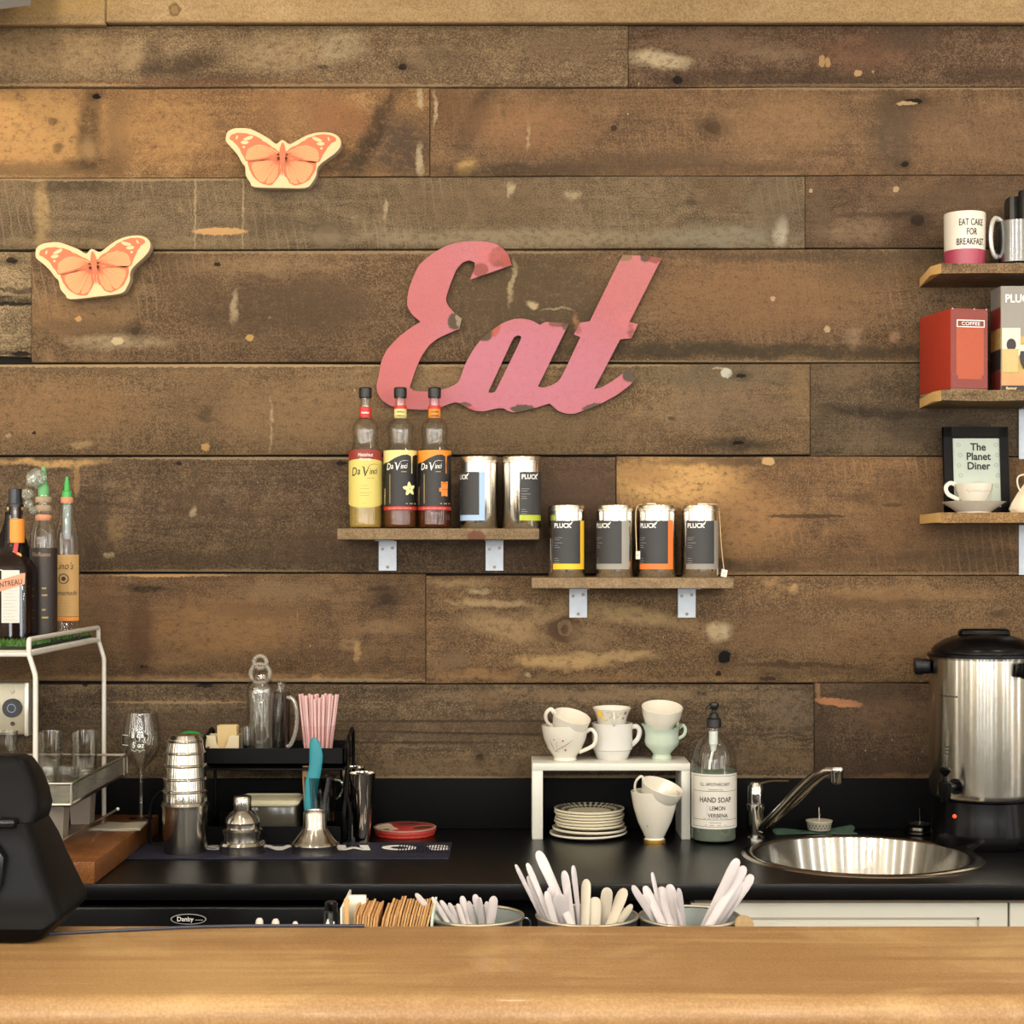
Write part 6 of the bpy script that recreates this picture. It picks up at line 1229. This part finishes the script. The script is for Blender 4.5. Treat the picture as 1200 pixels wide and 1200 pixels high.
# turf strip
tz = zsh+.006
tfm = mat('turf backing', (28, 40, 22), .9); g1 = mat('grass blade', (74, 116, 46), .7, vary=.4, vs=60)
t = thing('turf_strip', 'strip of artificial grass under the liquor bottles on the rack', 'turf', (-1.05, -.35, tz))
tx_a, tx_b, ty_a, ty_b = -1.42, RX-.012, RYf+.05, RYb-.01
MB().box(tx_a, tx_b, ty_a, ty_b, tz, tz+.006, tfm).build('backing', t)
rn = random.Random(9); m = MB(); vs, fs = [], []
for k in range(9000):
    x, y = rn.uniform(tx_a, tx_b), (rn.uniform(ty_a, ty_b) if k % 3 else rn.uniform(ty_a, ty_a+.03)); hgt = rn.uniform(.008, .015); a = rn.uniform(0, PI); w_ = .0011
    dx, dy = math.cos(a)*w_, math.sin(a)*w_; lx, ly = rn.uniform(-.005, .005), rn.uniform(-.005, .005); i = len(vs)
    vs += [(x-dx, y-dy, tz+.005), (x+dx, y+dy, tz+.005), (x+lx, y+ly, tz+.006+hgt)]; fs.append([i, i+1, i+2])
m.add(vs, fs, g1); o = m.build('grass_blades', t); o['kind'] = 'stuff'
GZ = tz+.0065
# liquor bottles
amb = glass('dark amber glass', (70, 40, 24), 1.6, .03, .5, .62, (30, 16, 12)); drk = glass('near black glass', (34, 30, 26), 1.6, .03, .6, .75, (18, 16, 14))
kraft = mat('kraft label', (186, 148, 92), .7, vary=.05, vs=120); gcap, orb2 = mat('pourer green', (52, 160, 70), .35), mat('label band orange', (226, 136, 40), .5, vary=.05)
copper = mat('label copper', (206, 138, 104), .5, vary=.05)
def hz(d, z0): return lambda py: Z(py, d)-z0
# square orange liqueur
d = .44; s = S(d); x, y = X(14, d), -d; h = hz(d, GZ); q = 24*s
t = thing('liquor_bottle', 'squat dark amber bottle with orange neck band and copper ribbon label', 'bottle', (x, y, GZ), 'liquor bottles on the rack')
def sq(cx_, cy_, a, z_, r_): return [p for p in rr_(cx_-a, cx_+a, cy_-a, cy_+a, min(r_, a*.98), z_)]
rings = [sq(x, y, q*.9, GZ+.0, .006), sq(x, y, q, GZ+.004, .008), sq(x, y, q, GZ+h(672), .008), sq(x, y, q*.95, GZ+h(664), .009), sq(x, y, q*.78, GZ+h(656), .010), sq(x, y, q*.52, GZ+h(650), .011), sq(x, y, 9.5*s, GZ+h(642), .0144), sq(x, y, 8.2*s, GZ+h(632), .013), sq(x, y, 7.5*s, GZ+h(604), .0118)]
MB().loft(rings, amb).build('glass_body', t)
MB().lathe((x+.008, y, GZ), [(9.5*s, h(636)), (9.7*s, h(634)), (9.2*s, h(609)), (7.8*s, h(608))], orb2, 28).build('neck_band', t)
MB().lathe((x+.006, y, GZ), [(7.6*s, h(609)), (7*s, h(594)), (9.6*s, h(594)), (9.6*s, h(591)), (7*s, h(590.5)), (0, h(590.5))], amb, 24).build('stopper', t)
f = flat(x, y-q, GZ); b = MB(); sil = mat('label silver', (196, 192, 184), .5, vary=.04, vs=100); rib = mat('ribbon red', (172, 44, 46), .5)
b.rect(f, -.008, .026, h(729), h(668), sil, .0006)
for k in range(12): b.rect(f, -.004, .022-.004*(k % 3), h(726)+k*.0062, h(726)+k*.0062+.0007, gryp, .0010)
bn = [(-.038, h(686)), (-.010, h(679)), (.037, h(671)), (.036, h(684)), (-.008, h(692)), (-.040, h(704))]
b.poly(f, bn, copper, .0014); b.text(f, 'COINTREAU', .0005, h(687), .0145, mat('ink brown', (70, 44, 34), .6), .0018, .015, .1, .78, 'CENTER', .17)
b.build('label', t)
b = MB(); b.line(lambda u, v, l=0: Vector((x+u, y-8.5*s-.010-l+(v-h(668))*.20, GZ+v)), [(.009, h(668)), (.010, h(655)), (.013, h(636))], .0085, rib, .001); b.build('ribbon', t)
b = MB(); sl = flat(x+.014, y-.017, GZ+h(651), 0); b.disc(sl, 0, 0, .0098, mat('seal gold', (190, 132, 62), .4, .3), .001, 20, .0062); b.build('seal', t)
# second dark bottle behind
d = .30; s = S(d); x, y = X(18, d), -d; h = hz(d, GZ)
t = thing('liquor_bottle', 'tall dark bottle with black capsule, behind the squat amber one', 'bottle', (x-.006, y, GZ), 'liquor bottles on the rack')
MB().lathe((x-.006, y, GZ), [(0, 0), (22*s, 0), (23*s, .003), (23*s, h(660)), (21*s, h(645)), (14*s, h(628)), (9*s, h(612)), (8*s, h(600))], drk, 36).build('glass_body', t)
MB().lathe((x, y, GZ), [(8.2*s, h(604)), (8.6*s, h(602)), (7.6*s, h(573)), (0, h(572))], mat('capsule navy', (24, 26, 36), .35, vary=.3, vs=200), 28).build('capsule', t)
MB().lathe((x, y, GZ), [(8.9*s, h(598)), (9.3*s, h(597)), (9.3*s, h(593)), (8.4*s, h(592))], mat('band straw', (206, 184, 120), .4), 28).build('collar', t)
# clear bottle with wrapped pourer
d = .37; s = S(d); x, y = X(51, d), -d; h = hz(d, GZ)
t = thing('liquor_bottle', 'clear shouldered bottle with plastic wrapped pourer and dark label', 'bottle', (x, y, GZ), 'liquor bottles on the rack')
MB().lathe((x, y, GZ), [(0, .002), (15*s, 0), (15.6*s, .004), (15.6*s, h(635)), (15.2*s, h(625)), (13*s, h(615)), (9.4*s, h(607)), (8.6*s, h(600)), (7.6*s, h(590)), (7.2*s, h(580))], clear, 40).build('glass_body', t)
MB().lathe((x, y, GZ), [(0, .004), (14.8*s, .004), (15.0*s, h(650)), (0, h(650))], liquid('dark rum', (44, 26, 20), .75), 36).build('spirit', t)
MB().lathe((x, y, GZ), [(15.8*s, .012), (15.9*s, h(643)), (15.7*s, h(642))], mat('label sepia', (38, 28, 24), .5, vary=.25, vs=150), 36).build('label', t)
b = MB(); f = cyl(x, y, 16*s, GZ); b.text(f, 'NoRosso', .002, h(652), .012, mat('label dull gold', (150, 128, 100), .5), .0008, .01, .15, .8)
for v, w_ in ((690, .008), (698, .010), (715, .007), (724, .012)): b.rect(f, .004, .004+w_, h(v), h(v)+.003, mat('label olive gold', (170, 148, 76), .5), .0008, 2)
b.build('lettering', t)
b = MB()
for v in (607, 596, 586): b.lathe((x, y, GZ), [(9*s, h(v+3)), (9.6*s, h(v+2)), (9.4*s, h(v-3)), (8*s, h(v-4))], copper if v == 607 else mat('tape tan', (158, 138, 112), .6, vary=.1), 28)
b.build('neck_band', t)
wrap = glass('cling film', (236, 240, 234), 2.0, .12, .8, .20, (200, 204, 192)); rn = random.Random(6); m = MB()
c = Vector((x-.012, y-.006, GZ+h(561)))
for i, (cx_, cz_, r_) in enumerate(((0, 0, .019), (-.008, -.002, .012), (.008, .003, .013), (-.018, -.030, .011), (-.016, -.050, .009), (-.006, -.062, .008))):
    bm = bmesh.new(); bmesh.ops.create_icosphere(bm, subdivisions=3, radius=r_)
    for v in bm.verts: v.co *= 1+rn.uniform(-.16, .16); v.co += c+Vector((cx_, 0, cz_))
    bm.verts.index_update(); m.add([v.co.copy() for v in bm.verts], [[v.index for v in fc.verts] for fc in bm.faces], wrap); bm.free()
m.build('cling_wrap', t)
MB().lathe((x, y, GZ), [(0, h(586)), (6*s, h(586)), (6.5*s, h(572)), (4.5*s, h(568)), (3.6*s, h(556)), (2.4*s, h(547)), (0, h(546))], glass('pourer clouded green', (150, 220, 160), 1, .2, .8, .55, (120, 190, 130)), 20).build('pourer', t)
# lime cordial
d = .24; s = S(d); x, y = X(78.5, d), -d; h = hz(d, GZ)
t = thing('cordial_bottle', 'clear cordial bottle with kraft label and green pourer', 'bottle', (x, y, GZ), 'liquor bottles on the rack')
MB().lathe((x, y, GZ), [(0, .002), (13*s, .001), (14.5*s, 0), (15*s, .004), (15*s, h(632)), (13*s, h(622)), (9*s, h(606)), (7.4*s, h(592)), (6.8*s, h(585))], clear, 40).build('glass_body', t)
b = MB(); f = cyl(x, y, 15.2*s, GZ, 0); R_ = 15.2*s; b.rect(f, -R_*1.3, R_*1.3, h(722), h(650), kraft, .0004, 12)
b.text(f, "Lino's", .000, h(667), .0200, ink, .0008, .0, .35, .8); b.text(f, 'Homemade', .0, h(697), .0140, ink, .0008, .0, .35, .8)
cc = [(.0 + .0095*math.cos(2*PI*k/20), h(678)+.0095*math.sin(2*PI*k/20)) for k in range(21)]; b.line(f, cc, .0018, ink, .0008); b.disc(f, 0, h(678), .0045, ink, .0008)
for q_ in range(5): b.rect(f, -.012, .014-.003*(q_ % 2), h(704+q_*3.2), h(704+q_*3.2)+.0007, tanp, .0008, 3)
b.rect(f, -R_*1.3, R_*1.3, h(727), h(722.5), orb2, .0006, 12); b.build('label', t)
MB().lathe((x, y, GZ), [(6.9*s, h(590)), (7.3*s, h(588)), (7.3*s, h(583)), (6*s, h(582.5))], copper, 24).build('collar', t)
MB().lathe((x, y, GZ), [(0, h(620)), (4*s, h(618)), (4.4*s, h(586)), (6*s, h(584)), (5.5*s, h(576)), (3.4*s, h(575)), (3.2*s, h(568)), (1.6*s, h(559)), (0, h(558))], gcap, 20).build('pourer', t)
MB().lathe((x, y, GZ), [(4.2*s, h(632)), (4.6*s, h(630)), (4.8*s, h(592)), (4*s, h(590))], glass('spout sleeve', (214, 222, 232), 2, .1, .7, .45, (190, 198, 210)), 18).build('pourer_sleeve', t)
# wall control panel
pan = mat('panel alloy', (170, 162, 140), .4, .5, vary=.1, vs=120); d = .09; s = S(d)
xa_, xb_, z0, z1 = -1.25, X(33, d), Z(861, d), Z(800, d)
t = thing('control_panel', 'alloy control panel with black dial on the wall under the rack', 'panel', ((xa_+xb_)/2, 0, z0))
MB().box(xa_, xb_, -d, -.004, z0, z1, pan, .004).build('housing', t)
MB().box(xb_-.006, xb_+.003, -d-.008, -d+.02, z0-.002, z1+.001, mat('panel edge', (206, 200, 186), .3, .6), .0015).build('edge_strip', t)
b = MB(); c = (X(13.5, d+.01), -d, Z(829.5, d)); 
b.tube([(c[0], -d, c[2]), (c[0], -d-.010, c[2])], 11*s, mat('dial black', (24, 24, 26), .35), 32); dial = b.build('dial', t)
b = MB(); f = flat(c[0], -d-.010, c[2]); b.line(f, [(.0085*math.cos(2*PI*k/24), .0085*math.sin(2*PI*k/24)) for k in range(25)], .0022, mat('dial ring blue', (120, 136, 168), .4), .0008); b.build('dial_ring', dial)
for py in (810.5, 848):
    MB().tube([(c[0], -d, Z(py, d)), (c[0], -d-.003, Z(py, d))], .0046, chrome, 14).build('screw', t)

# ================================================================== BAR TOP AND FOREGROUND
BT = 1.060; y_far, y_near = -(CAMD-1.995), -(CAMD-1.690)
barm = wood('bar top wood', (190, 150, 96), (158, 116, 70), (218, 180, 124), .48, 1.3, 26, bump=.05, mott=.08, grain=.9, coat=.06, spec=.5, space='World', big=.3)
t = thing('bar_counter', 'honey brown wooden bar top running across the foreground', 'bar counter', (0, (y_far+y_near)/2, 0))
prof = []
R_ = .021; hb = .045
for k in range(7): a = PI/2*k/6; prof.append((y_near-R_*math.sin(a)*1.0, BT-R_+R_*math.cos(a)))
for k in range(1, 5): a = PI/2*k/4; prof.append((y_near-R_*math.cos(a), BT-hb+R_*(1-math.sin(a))))
prof = [(y_far, BT-hb), (y_far, BT-.002), (y_far-.002, BT)]+prof
m = MB(); m.loft([[Vector((xx, p[0], p[1])) for p in prof] for xx in (-1.9, -.6, .6, 1.9)], barm); m.build('top_board', t)
MB().box(-1.9, 1.9, y_near+.03, y_near+.06, 0, BT-hb, wood('bar front wood', (120, 84, 52), (84, 56, 34), (150, 108, 68), .6, 1.5, 20)).build('front_panel', t)
UZ = .90
MB().box(-1.9, 1.9, y_far-.02, y_far, UZ+.001, BT-hb, dark_m).build('back_panel', t)
t = thing('underbar_shelf', 'low steel prep shelf behind the bar top, carrying buckets and sleeves', 'shelf', (0, -1.4, 0))
MB().box(-1.9, 1.9, y_far+.001-.02, -1.20, UZ-.03, UZ, mat('underbar steel', (150, 148, 144), .4, .8)).box(-1.9, 1.9, -1.26, -1.24, 0, UZ-.03, dark_m).build('shelf_body', t)
# thin cord along the far edge
cd = MB().tube(smooth([(X(20, 1.70), -1.715, BT+.0022), (X(85, 1.70), -1.700, BT+.0022), (X(160, 1.69), -1.683, BT+.0022), (X(240, 1.69), -1.668, BT+.0022), (X(330, 1.69), -1.663, BT+.0022), (X(425, 1.69), -1.664, BT+.0022)], 5, False), .0019, mat('cord dark', (46, 46, 58), .5), 8)
tag(cd.build('cable', None, (X(200, 1.69), -1.68, BT)), 'thin dark cable lying along the far edge of the bar top', 'cable')
# payment terminal
pos = mat('terminal black', (7, 7, 8), .38, vary=.3, vs=300, spec=.10); posg = mat('terminal gloss', (16, 16, 18), .22, vary=.1, spec=.3)
xl = -.80; dist = lambda D: -(CAMD-D)
def lv_(z_, xr, yf, yb, r_=.012): return rr_(xl, xr, yf, yb, r_, z_)
t = thing('payment_terminal', 'black payment terminal on the bar top, cut by the picture edge', 'payment terminal', (-.66, dist(1.97), BT))
pts = [(BT+.0005, -.545, 1.905, 2.00), (BT+.004, -.532, 1.90, 2.01), (BT+.018, -.520, 1.895, 2.03), (BT+.026, -.512, 1.90, 2.04), (BT+.032, -.511, 1.905, 2.04), (BT+.055, -.522, 1.91, 2.04), (BT+.085, -.535, 1.915, 2.035), (BT+.108, -.543, 1.92, 2.03), (BT+.126, -.550, 1.922, 2.02), (BT+.132, -.553, 1.926, 2.018)]
m = MB(); m.loft([lv_(z_, xr, dist(a), dist(b_), .014) for z_, xr, a, b_ in pts], pos); m.build('base_housing', t)
pts = [(BT+.130, -.5515, 1.935, 2.018), (BT+.146, -.5470, 1.94, 2.016), (BT+.165, -.5500, 1.945, 2.012), (BT+.185, -.5560, 1.95, 2.005), (BT+.200, -.5640, 1.955, 1.998), (BT+.206, -.572, 1.96, 1.99)]
m = MB(); m.loft([lv_(z_, xr, dist(a), dist(b_), .012) for z_, xr, a, b_ in pts], pos); m.build('screen_housing', t)
m = MB(); m.box(xl+.01, -.566, dist(1.915), dist(1.935), BT+.129, BT+.139, posg, .004); m.build('hinge_bar', t)
m = MB(); cc = []
arc = [(xl+.01, .022), (-.66, .022), (-.615, .028), (-.590, .044), (-.577, .068), (-.574, .098), (-.584, .112), (-.62, .118), (xl+.01, .118)]
m.loft([[Vector((p[0], dist(1.908)+.004, BT+p[1])) for p in arc], [Vector((p[0], dist(1.900), BT+p[1])) for p in arc], [Vector(((p[0]-xl)*.97+xl, dist(1.897), BT+.07+(p[1]-.07)*.94)) for p in arc]], posg); m.build('back_cover', t)
MB().box(-.612, -.600, dist(1.8965), dist(1.899), BT+.046, BT+.060, mat('port grey', (120, 122, 126), .4), .001).build('port', t)

# buckets of white cutlery handles
gv = mat('bucket galvanised', (120, 124, 130), .35, .85, vary=.2, vs=60); gin = mat('bucket inner', (150, 158, 156), .45, .3, vary=.08, vs=50)
plw = mat('cutlery white', (196, 188, 188), .4, vary=.02); plc = mat('cutlery cream', (192, 182, 164), .45, vary=.03)
DB = 1.43
def bucket(pcx, rim_r, pyc, d, label, sticks, slabel, sgroup, inner):
    s = S(d); x, y = X(pcx, d), -d; zr = Z(pyc, d); r = rim_r*s; h = zr-UZ; rb = r*.78
    t = thing('metal_bucket', label, 'bucket', (x, y, UZ), 'cutlery buckets behind the bar')
    MB().lathe((x, y, UZ), [(0, .001), (rb, 0), (rb*1.01, .003), (r, h)], gv, 48).build('pail', t)
    MB().lathe((x, y, UZ), [(r*.99, h-.0005), (rb*.985, .004), (0, .003)], inner, 48).build('pail_lining', t)
    MB().tube([(x+r*math.cos(a), y+r*math.sin(a), zr) for a in [2*PI*k/48 for k in range(48)]], .0022, mat('rim wire', (176, 168, 150), .3, .8), 8, closed=True).build('rim', t)
    for sd in ((1,) if pcx != 688 else ()): MB().tube([(x+sd*(r+.003+.007*math.cos(a)), y, zr-.012+.009*math.sin(a)) for a in [2*PI*k/14 for k in range(14)]], .0012, gv, 6, closed=True).build('ear_ring', t)
    for k, (tx_, ty_, bx_, w2, roll, mm) in enumerate(sticks):
        dd = d+((k*.37) % 1-.5)*rim_r*s*.9*(1 if k % 2 else -.6); P1 = Vector((X(tx_, dd), -dd, Z(ty_, dd)))
        db = d+((k*.61) % 1-.5)*rim_r*s*.6; P0 = Vector((x+(bx_-pcx)*s*.45, -db, UZ+.012)); Pm = Vector((X(bx_, db), -db, Z(1080, db)))
        P0 = P1+(Pm-P1).normalized()*min(.19, (P1.z-(UZ+.010))/max(.3, (P1-Pm).normalized().z))
        q = Vector((P0.x-x, P0.y-y, 0)); lim = rb*.92+(r-rb)*max(0, (P0.z-UZ))/h-.006
        if q.length > lim: q = q*(lim/q.length); P0.x, P0.y = x+q.x, y+q.y
        ax = (P1-P0).normalized(); L_ = (P1-P0).length; sd_ = ax.cross(Vector((math.sin(roll), -math.cos(roll), 0))).normalized(); nm = sd_.cross(ax)
        W = w2*s; rings = []
        for f_, kw in ((0, .62), (.5, .72), (.8, .92), (.90, 1), (.955, .92), (.985, .66), (.997, .32)):
            c = P0+ax*(L_*f_); rings.append([c+sd_*(W*kw*math.cos(2*PI*j/10))+nm*(.0019*(.7+.3*kw)*math.sin(2*PI*j/10)) for j in range(10)])
        o = thing('cutlery_handle', slabel.replace('white or cream', 'cream' if mm else 'white'), 'cutlery', P0, sgroup); MB().loft(rings, plc if mm else plw).build('handle', o)
A_ = [(487, 1047, 520, 3.6, .5, 0), (506, 1051, 528, 3.4, .6, 0), (516, 1055, 536, 3.6, .3, 0), (541, 1050, 553, 4.4, -.2, 0), (556, 1048, 566, 4.6, .2, 0), (562, 1052, 570, 3.8, -.4, 0), (579, 1050, 575, 5.6, 0, 0), (549, 1056, 556, 3.8, .3, 0), (536, 1059, 545, 3.8, -.3, 0), (570, 1056, 576, 3.6, .2, 0), (526, 1058, 538, 3.4, .1, 0)]
B_ = [(604, 1013, 634, 3.2, .9, 0), (617.5, 1011, 646, 3.9, .4, 0), (618.5, 1026, 640, 3.9, .2, 0), (630, 997, 668, 6.3, .2, 0), (645, 1039, 650, 5.6, -.2, 0), (654, 1048, 660, 8.2, .1, 0), (661, 1020, 670, 5.0, -.2, 0), (671.5, 1014, 679, 4.3, .7, 0), (687, 1030, 684, 6.6, -.5, 1), (697.5, 1051, 697, 7.8, .1, 1), (712, 1040, 708, 7.2, -.2, 1), (732, 1041, 716, 7.4, -.5, 1), (741, 1060, 722, 4.6, -.6, 1), (640, 1044, 650, 5, .5, 0), (664, 1042, 668, 5, .2, 0)]
C_ = [(741, 1038, 770, 4.8, .6, 0), (755, 1038, 775, 5.6, .3, 0), (764, 1022, 776, 4.0, .9, 0), (774, 1039, 785, 7.0, .1, 0), (784, 1036, 795, 6.2, -.2, 0), (795, 1041, 803, 4.0, .3, 0), (792, 1050, 798, 3.2, .8, 0), (865, 1006, 828, 6.2, -.4, 0), (873, 1015, 832, 6.6, -.3, 0), (870, 1033, 838, 7.2, .1, 0), (882, 1025, 845, 6.4, -.5, 0), (768, 1046, 782, 5, .2, 0), (753, 1048, 776, 4.4, .4, 0)]
bucket(558, 55, 1073, 1.42, 'smallest galvanised bucket of white handles, beside the kraft sleeves', A_, 'short white plastic cutlery handle in the smallest bucket', 'white handles in the smallest bucket', gin)
bucket(688, 59, 1073, 1.43, 'galvanised bucket of mixed white and cream handles, middle of three', B_, 'white or cream cutlery handle in the middle bucket', 'handles in the middle bucket', gin)
bucket(808, 58.5, 1074, 1.43, 'galvanised bucket with white handles leaning toward the sink', C_, 'white cutlery handle in the bucket nearest the sink', 'white handles in the bucket nearest the sink', gin)
# kraft sleeves in a white holder
d = 1.44; s = S(d); hw_ = mat('holder white', (222, 220, 206), .5, vary=.03)
xa_, xb_ = X(404, d), X(497, d); zt2 = Z(1058, d)
t = thing('sleeve_holder', 'white open holder packed with kraft paper sleeves behind the bar', 'holder', ((xa_+xb_)/2, -d, UZ))
MB().box(xa_, xb_+.01, -d-.06, -d+.06, UZ, UZ+.004, hw_).box(xa_, xb_+.01, -d+.056, -d+.06, UZ, UZ+.09, hw_).build('holder_base', t)
MB().box(xa_, xa_+.026, -d+.02, -d+.03, UZ, Z(1050, d-.02), hw_, .001).box(xa_, xa_+.003, -d-.06, -d+.06, UZ, Z(1053, d), hw_, .001).build('end_wall', t)
m = MB(); P = [Vector((X(497, d), -d-.05, UZ)), Vector((X(497, d)+.003, -d-.05, UZ)), Vector((X(497, d)+.003, -d+.055, UZ)), Vector((X(497, d), -d+.055, UZ))]
m.loft([P, [p+Vector((.012, 0, Z(1061, d)-UZ)) for p in P]], mat('card pale green', (206, 222, 206), .5)); m.build('divider', t)
kr = [mat('kraft paper', (186, 140, 86), .8, vary=.12, vs=90), mat('kraft paper light', (210, 164, 108), .8, vary=.12, vs=90)]
rn = random.Random(21)
for k in range(26):
    px = 414+k*3.0; lean = (6 if k < 9 else 9)*s*(.7+.03*k); hp_ = 1062+rn.uniform(-1.2, 1.4) if k > 10 else 1061+rn.uniform(-1, 3)+(k/10)*3.5
    if k in (14, 15): hp_ -= 2
    x = X(px, d); ztp = Z(hp_, d); dy = rn.uniform(-.004, .004)
    o = thing('paper_sleeve', 'brown kraft paper sleeve standing in the white holder', 'paper sleeve', (x, -d+dy, UZ+.004), 'kraft sleeves in the holder')
    P = [Vector((x, -d-.048+dy, UZ+.0045)), Vector((x+.0027, -d-.048+dy, UZ+.0045)), Vector((x+.0027, -d+.048+dy, UZ+.0045)), Vector((x, -d+.048+dy, UZ+.0045))]
    Pm = [p+Vector((lean*.3, 0, (ztp-UZ)*.6)) for p in P]; Pt = [p+Vector((lean*1.2, 0, ztp-UZ-.0045)) for p in P]
    MB().loft([P, Pm, Pt], kr[k % 2]).build('sleeve', o)
x = X(411.5, d); o = thing('wooden_stirrer', 'wooden stirrer standing up at the end of the sleeve holder', 'stirrer', (x, -d+.0, UZ+.004))
rings = [[Vector((x+w_*math.cos(2*PI*j/10), -d-.062+.0012*math.sin(2*PI*j/10), z_)) for j in range(10)] for z_, w_ in ((UZ, .0028), (Z(1050, d), .003), (Z(1044, d), .0036), (Z(1041.5, d), .0022))]
MB().loft(rings, kr[1]).build('stirrer', o)
# small jar, white caps, wooden lid
d = 1.46; s = S(d); x, y = X(388, d), -d
t = thing('spice_jar', 'small black jar with white label behind the bar, beside the sleeve holder', 'jar', (x, y, UZ))
z1 = Z(1066, d); r = 8.5*s
MB().lathe((x, y, UZ), [(0, 0), (r, 0), (r*1.03, .003), (r*1.03, z1-UZ-.004), (r*.8, z1-UZ)], fb, 28).build('jar_body', t)
MB().lathe((x, y, z1), [(r*.86, -.001), (r*.9, .0), (r*.9, .009), (r*.7, .011), (0, .011)], fb, 28).build('cap', t)
b = MB(); f = cyl(x, y, r*1.03, z1-.03); b.poly(f, [(-.009, -.02), (.006, -.02), (.0055, .016), (-.0035, .020), (-.0075, .010)], whi, .0006); b.build('label', t)
for px, py, r_, lb_ in ((304, 1076, 4.6, 'white domed bottle cap behind the bar, first from the badge'), (323, 1077, 4.6, 'white domed bottle cap behind the bar, between its two neighbours'), (346, 1080, 3.6, 'smallest white domed bottle cap behind the bar')):
    d = 1.5; s = S(d); x, y = X(px, d), -d; z1 = Z(py, d)
    t = thing('squeeze_bottle', lb_, 'bottle', (x, y, UZ), 'white capped bottles behind the bar')
    MB().lathe((x, y, UZ), [(0, 0), (.02, 0), (.021, .004), (.021, z1-UZ-.040), (.012, z1-UZ-.022), (r_*s*.6, z1-UZ-.012)], hw_, 24).build('bottle_body', t)
    MB().lathe((x, y, z1), [(r_*s*.8, -.014), (r_*s, -.007), (r_*s*.92, -.003), (r_*s*.55, 0), (0, .0006)], mat('cap white', (222, 208, 196), .4), 20).build('cap', t)
d = 1.47; s = S(d); x, y = X(871.5, d), -d; wl_ = mat('cork lid', (168, 140, 100), .8, vary=.25, vs=200, bump=.3)
t = thing('corked_jar', 'jar with round cork lid seen edge on behind the bar, near the sink bucket', 'jar', (x, y, UZ))
MB().box(x-.013, x+.013, y-.013, y+.013, UZ, Z(1087, d), clear, .004).build('jar_body', t)
c = Vector((x, y, Z(1084, d))); M = Matrix.Rotation(math.radians(80), 4, 'X')
MB().lathe(c, [(0, -.006), (.0115, -.006), (.0125, -.004), (.0125, .004), (.0115, .006), (0, .006)], wl_, 28, M=M).build('cork_lid', t)
# dark speaker at the upper left
sp_m = mat('speaker grey', (58, 54, 50), .6, vary=.1, vs=100)
d = .16; x1 = X(37, d); t = thing('wall_speaker', 'dark grey wall speaker whose lower corner dips into the top of the picture', 'speaker', (x1-.14, -.034, 2.66))
P = [Vector((x1-.30, -.25, 2.62)), Vector((x1-.012, -.25, Z(5, .25))), Vector((x1, -.034, Z(8, .034)+.01)), Vector((x1-.28, -.034, 2.63))]
m = MB(); P[1] = Vector((X(36, .25), -.25, Z(6, .25))); P[0] = Vector((X(-140, .25), -.25, Z(30, .25)))
P[2] = Vector((X(20, .034), -.034, Z(-4, .034))); P[3] = Vector((X(-140, .034), -.034, Z(18, .034)))
m.loft([P, [p+Vector((.01, 0, .30)) for p in P]], sp_m); m.build('cabinet_body', t)
m = MB(); m.box(x1-.2, x1-.12, -.06, -.0325, 2.80, 2.86, sp_m, .003); m.build('wall_mount', t)
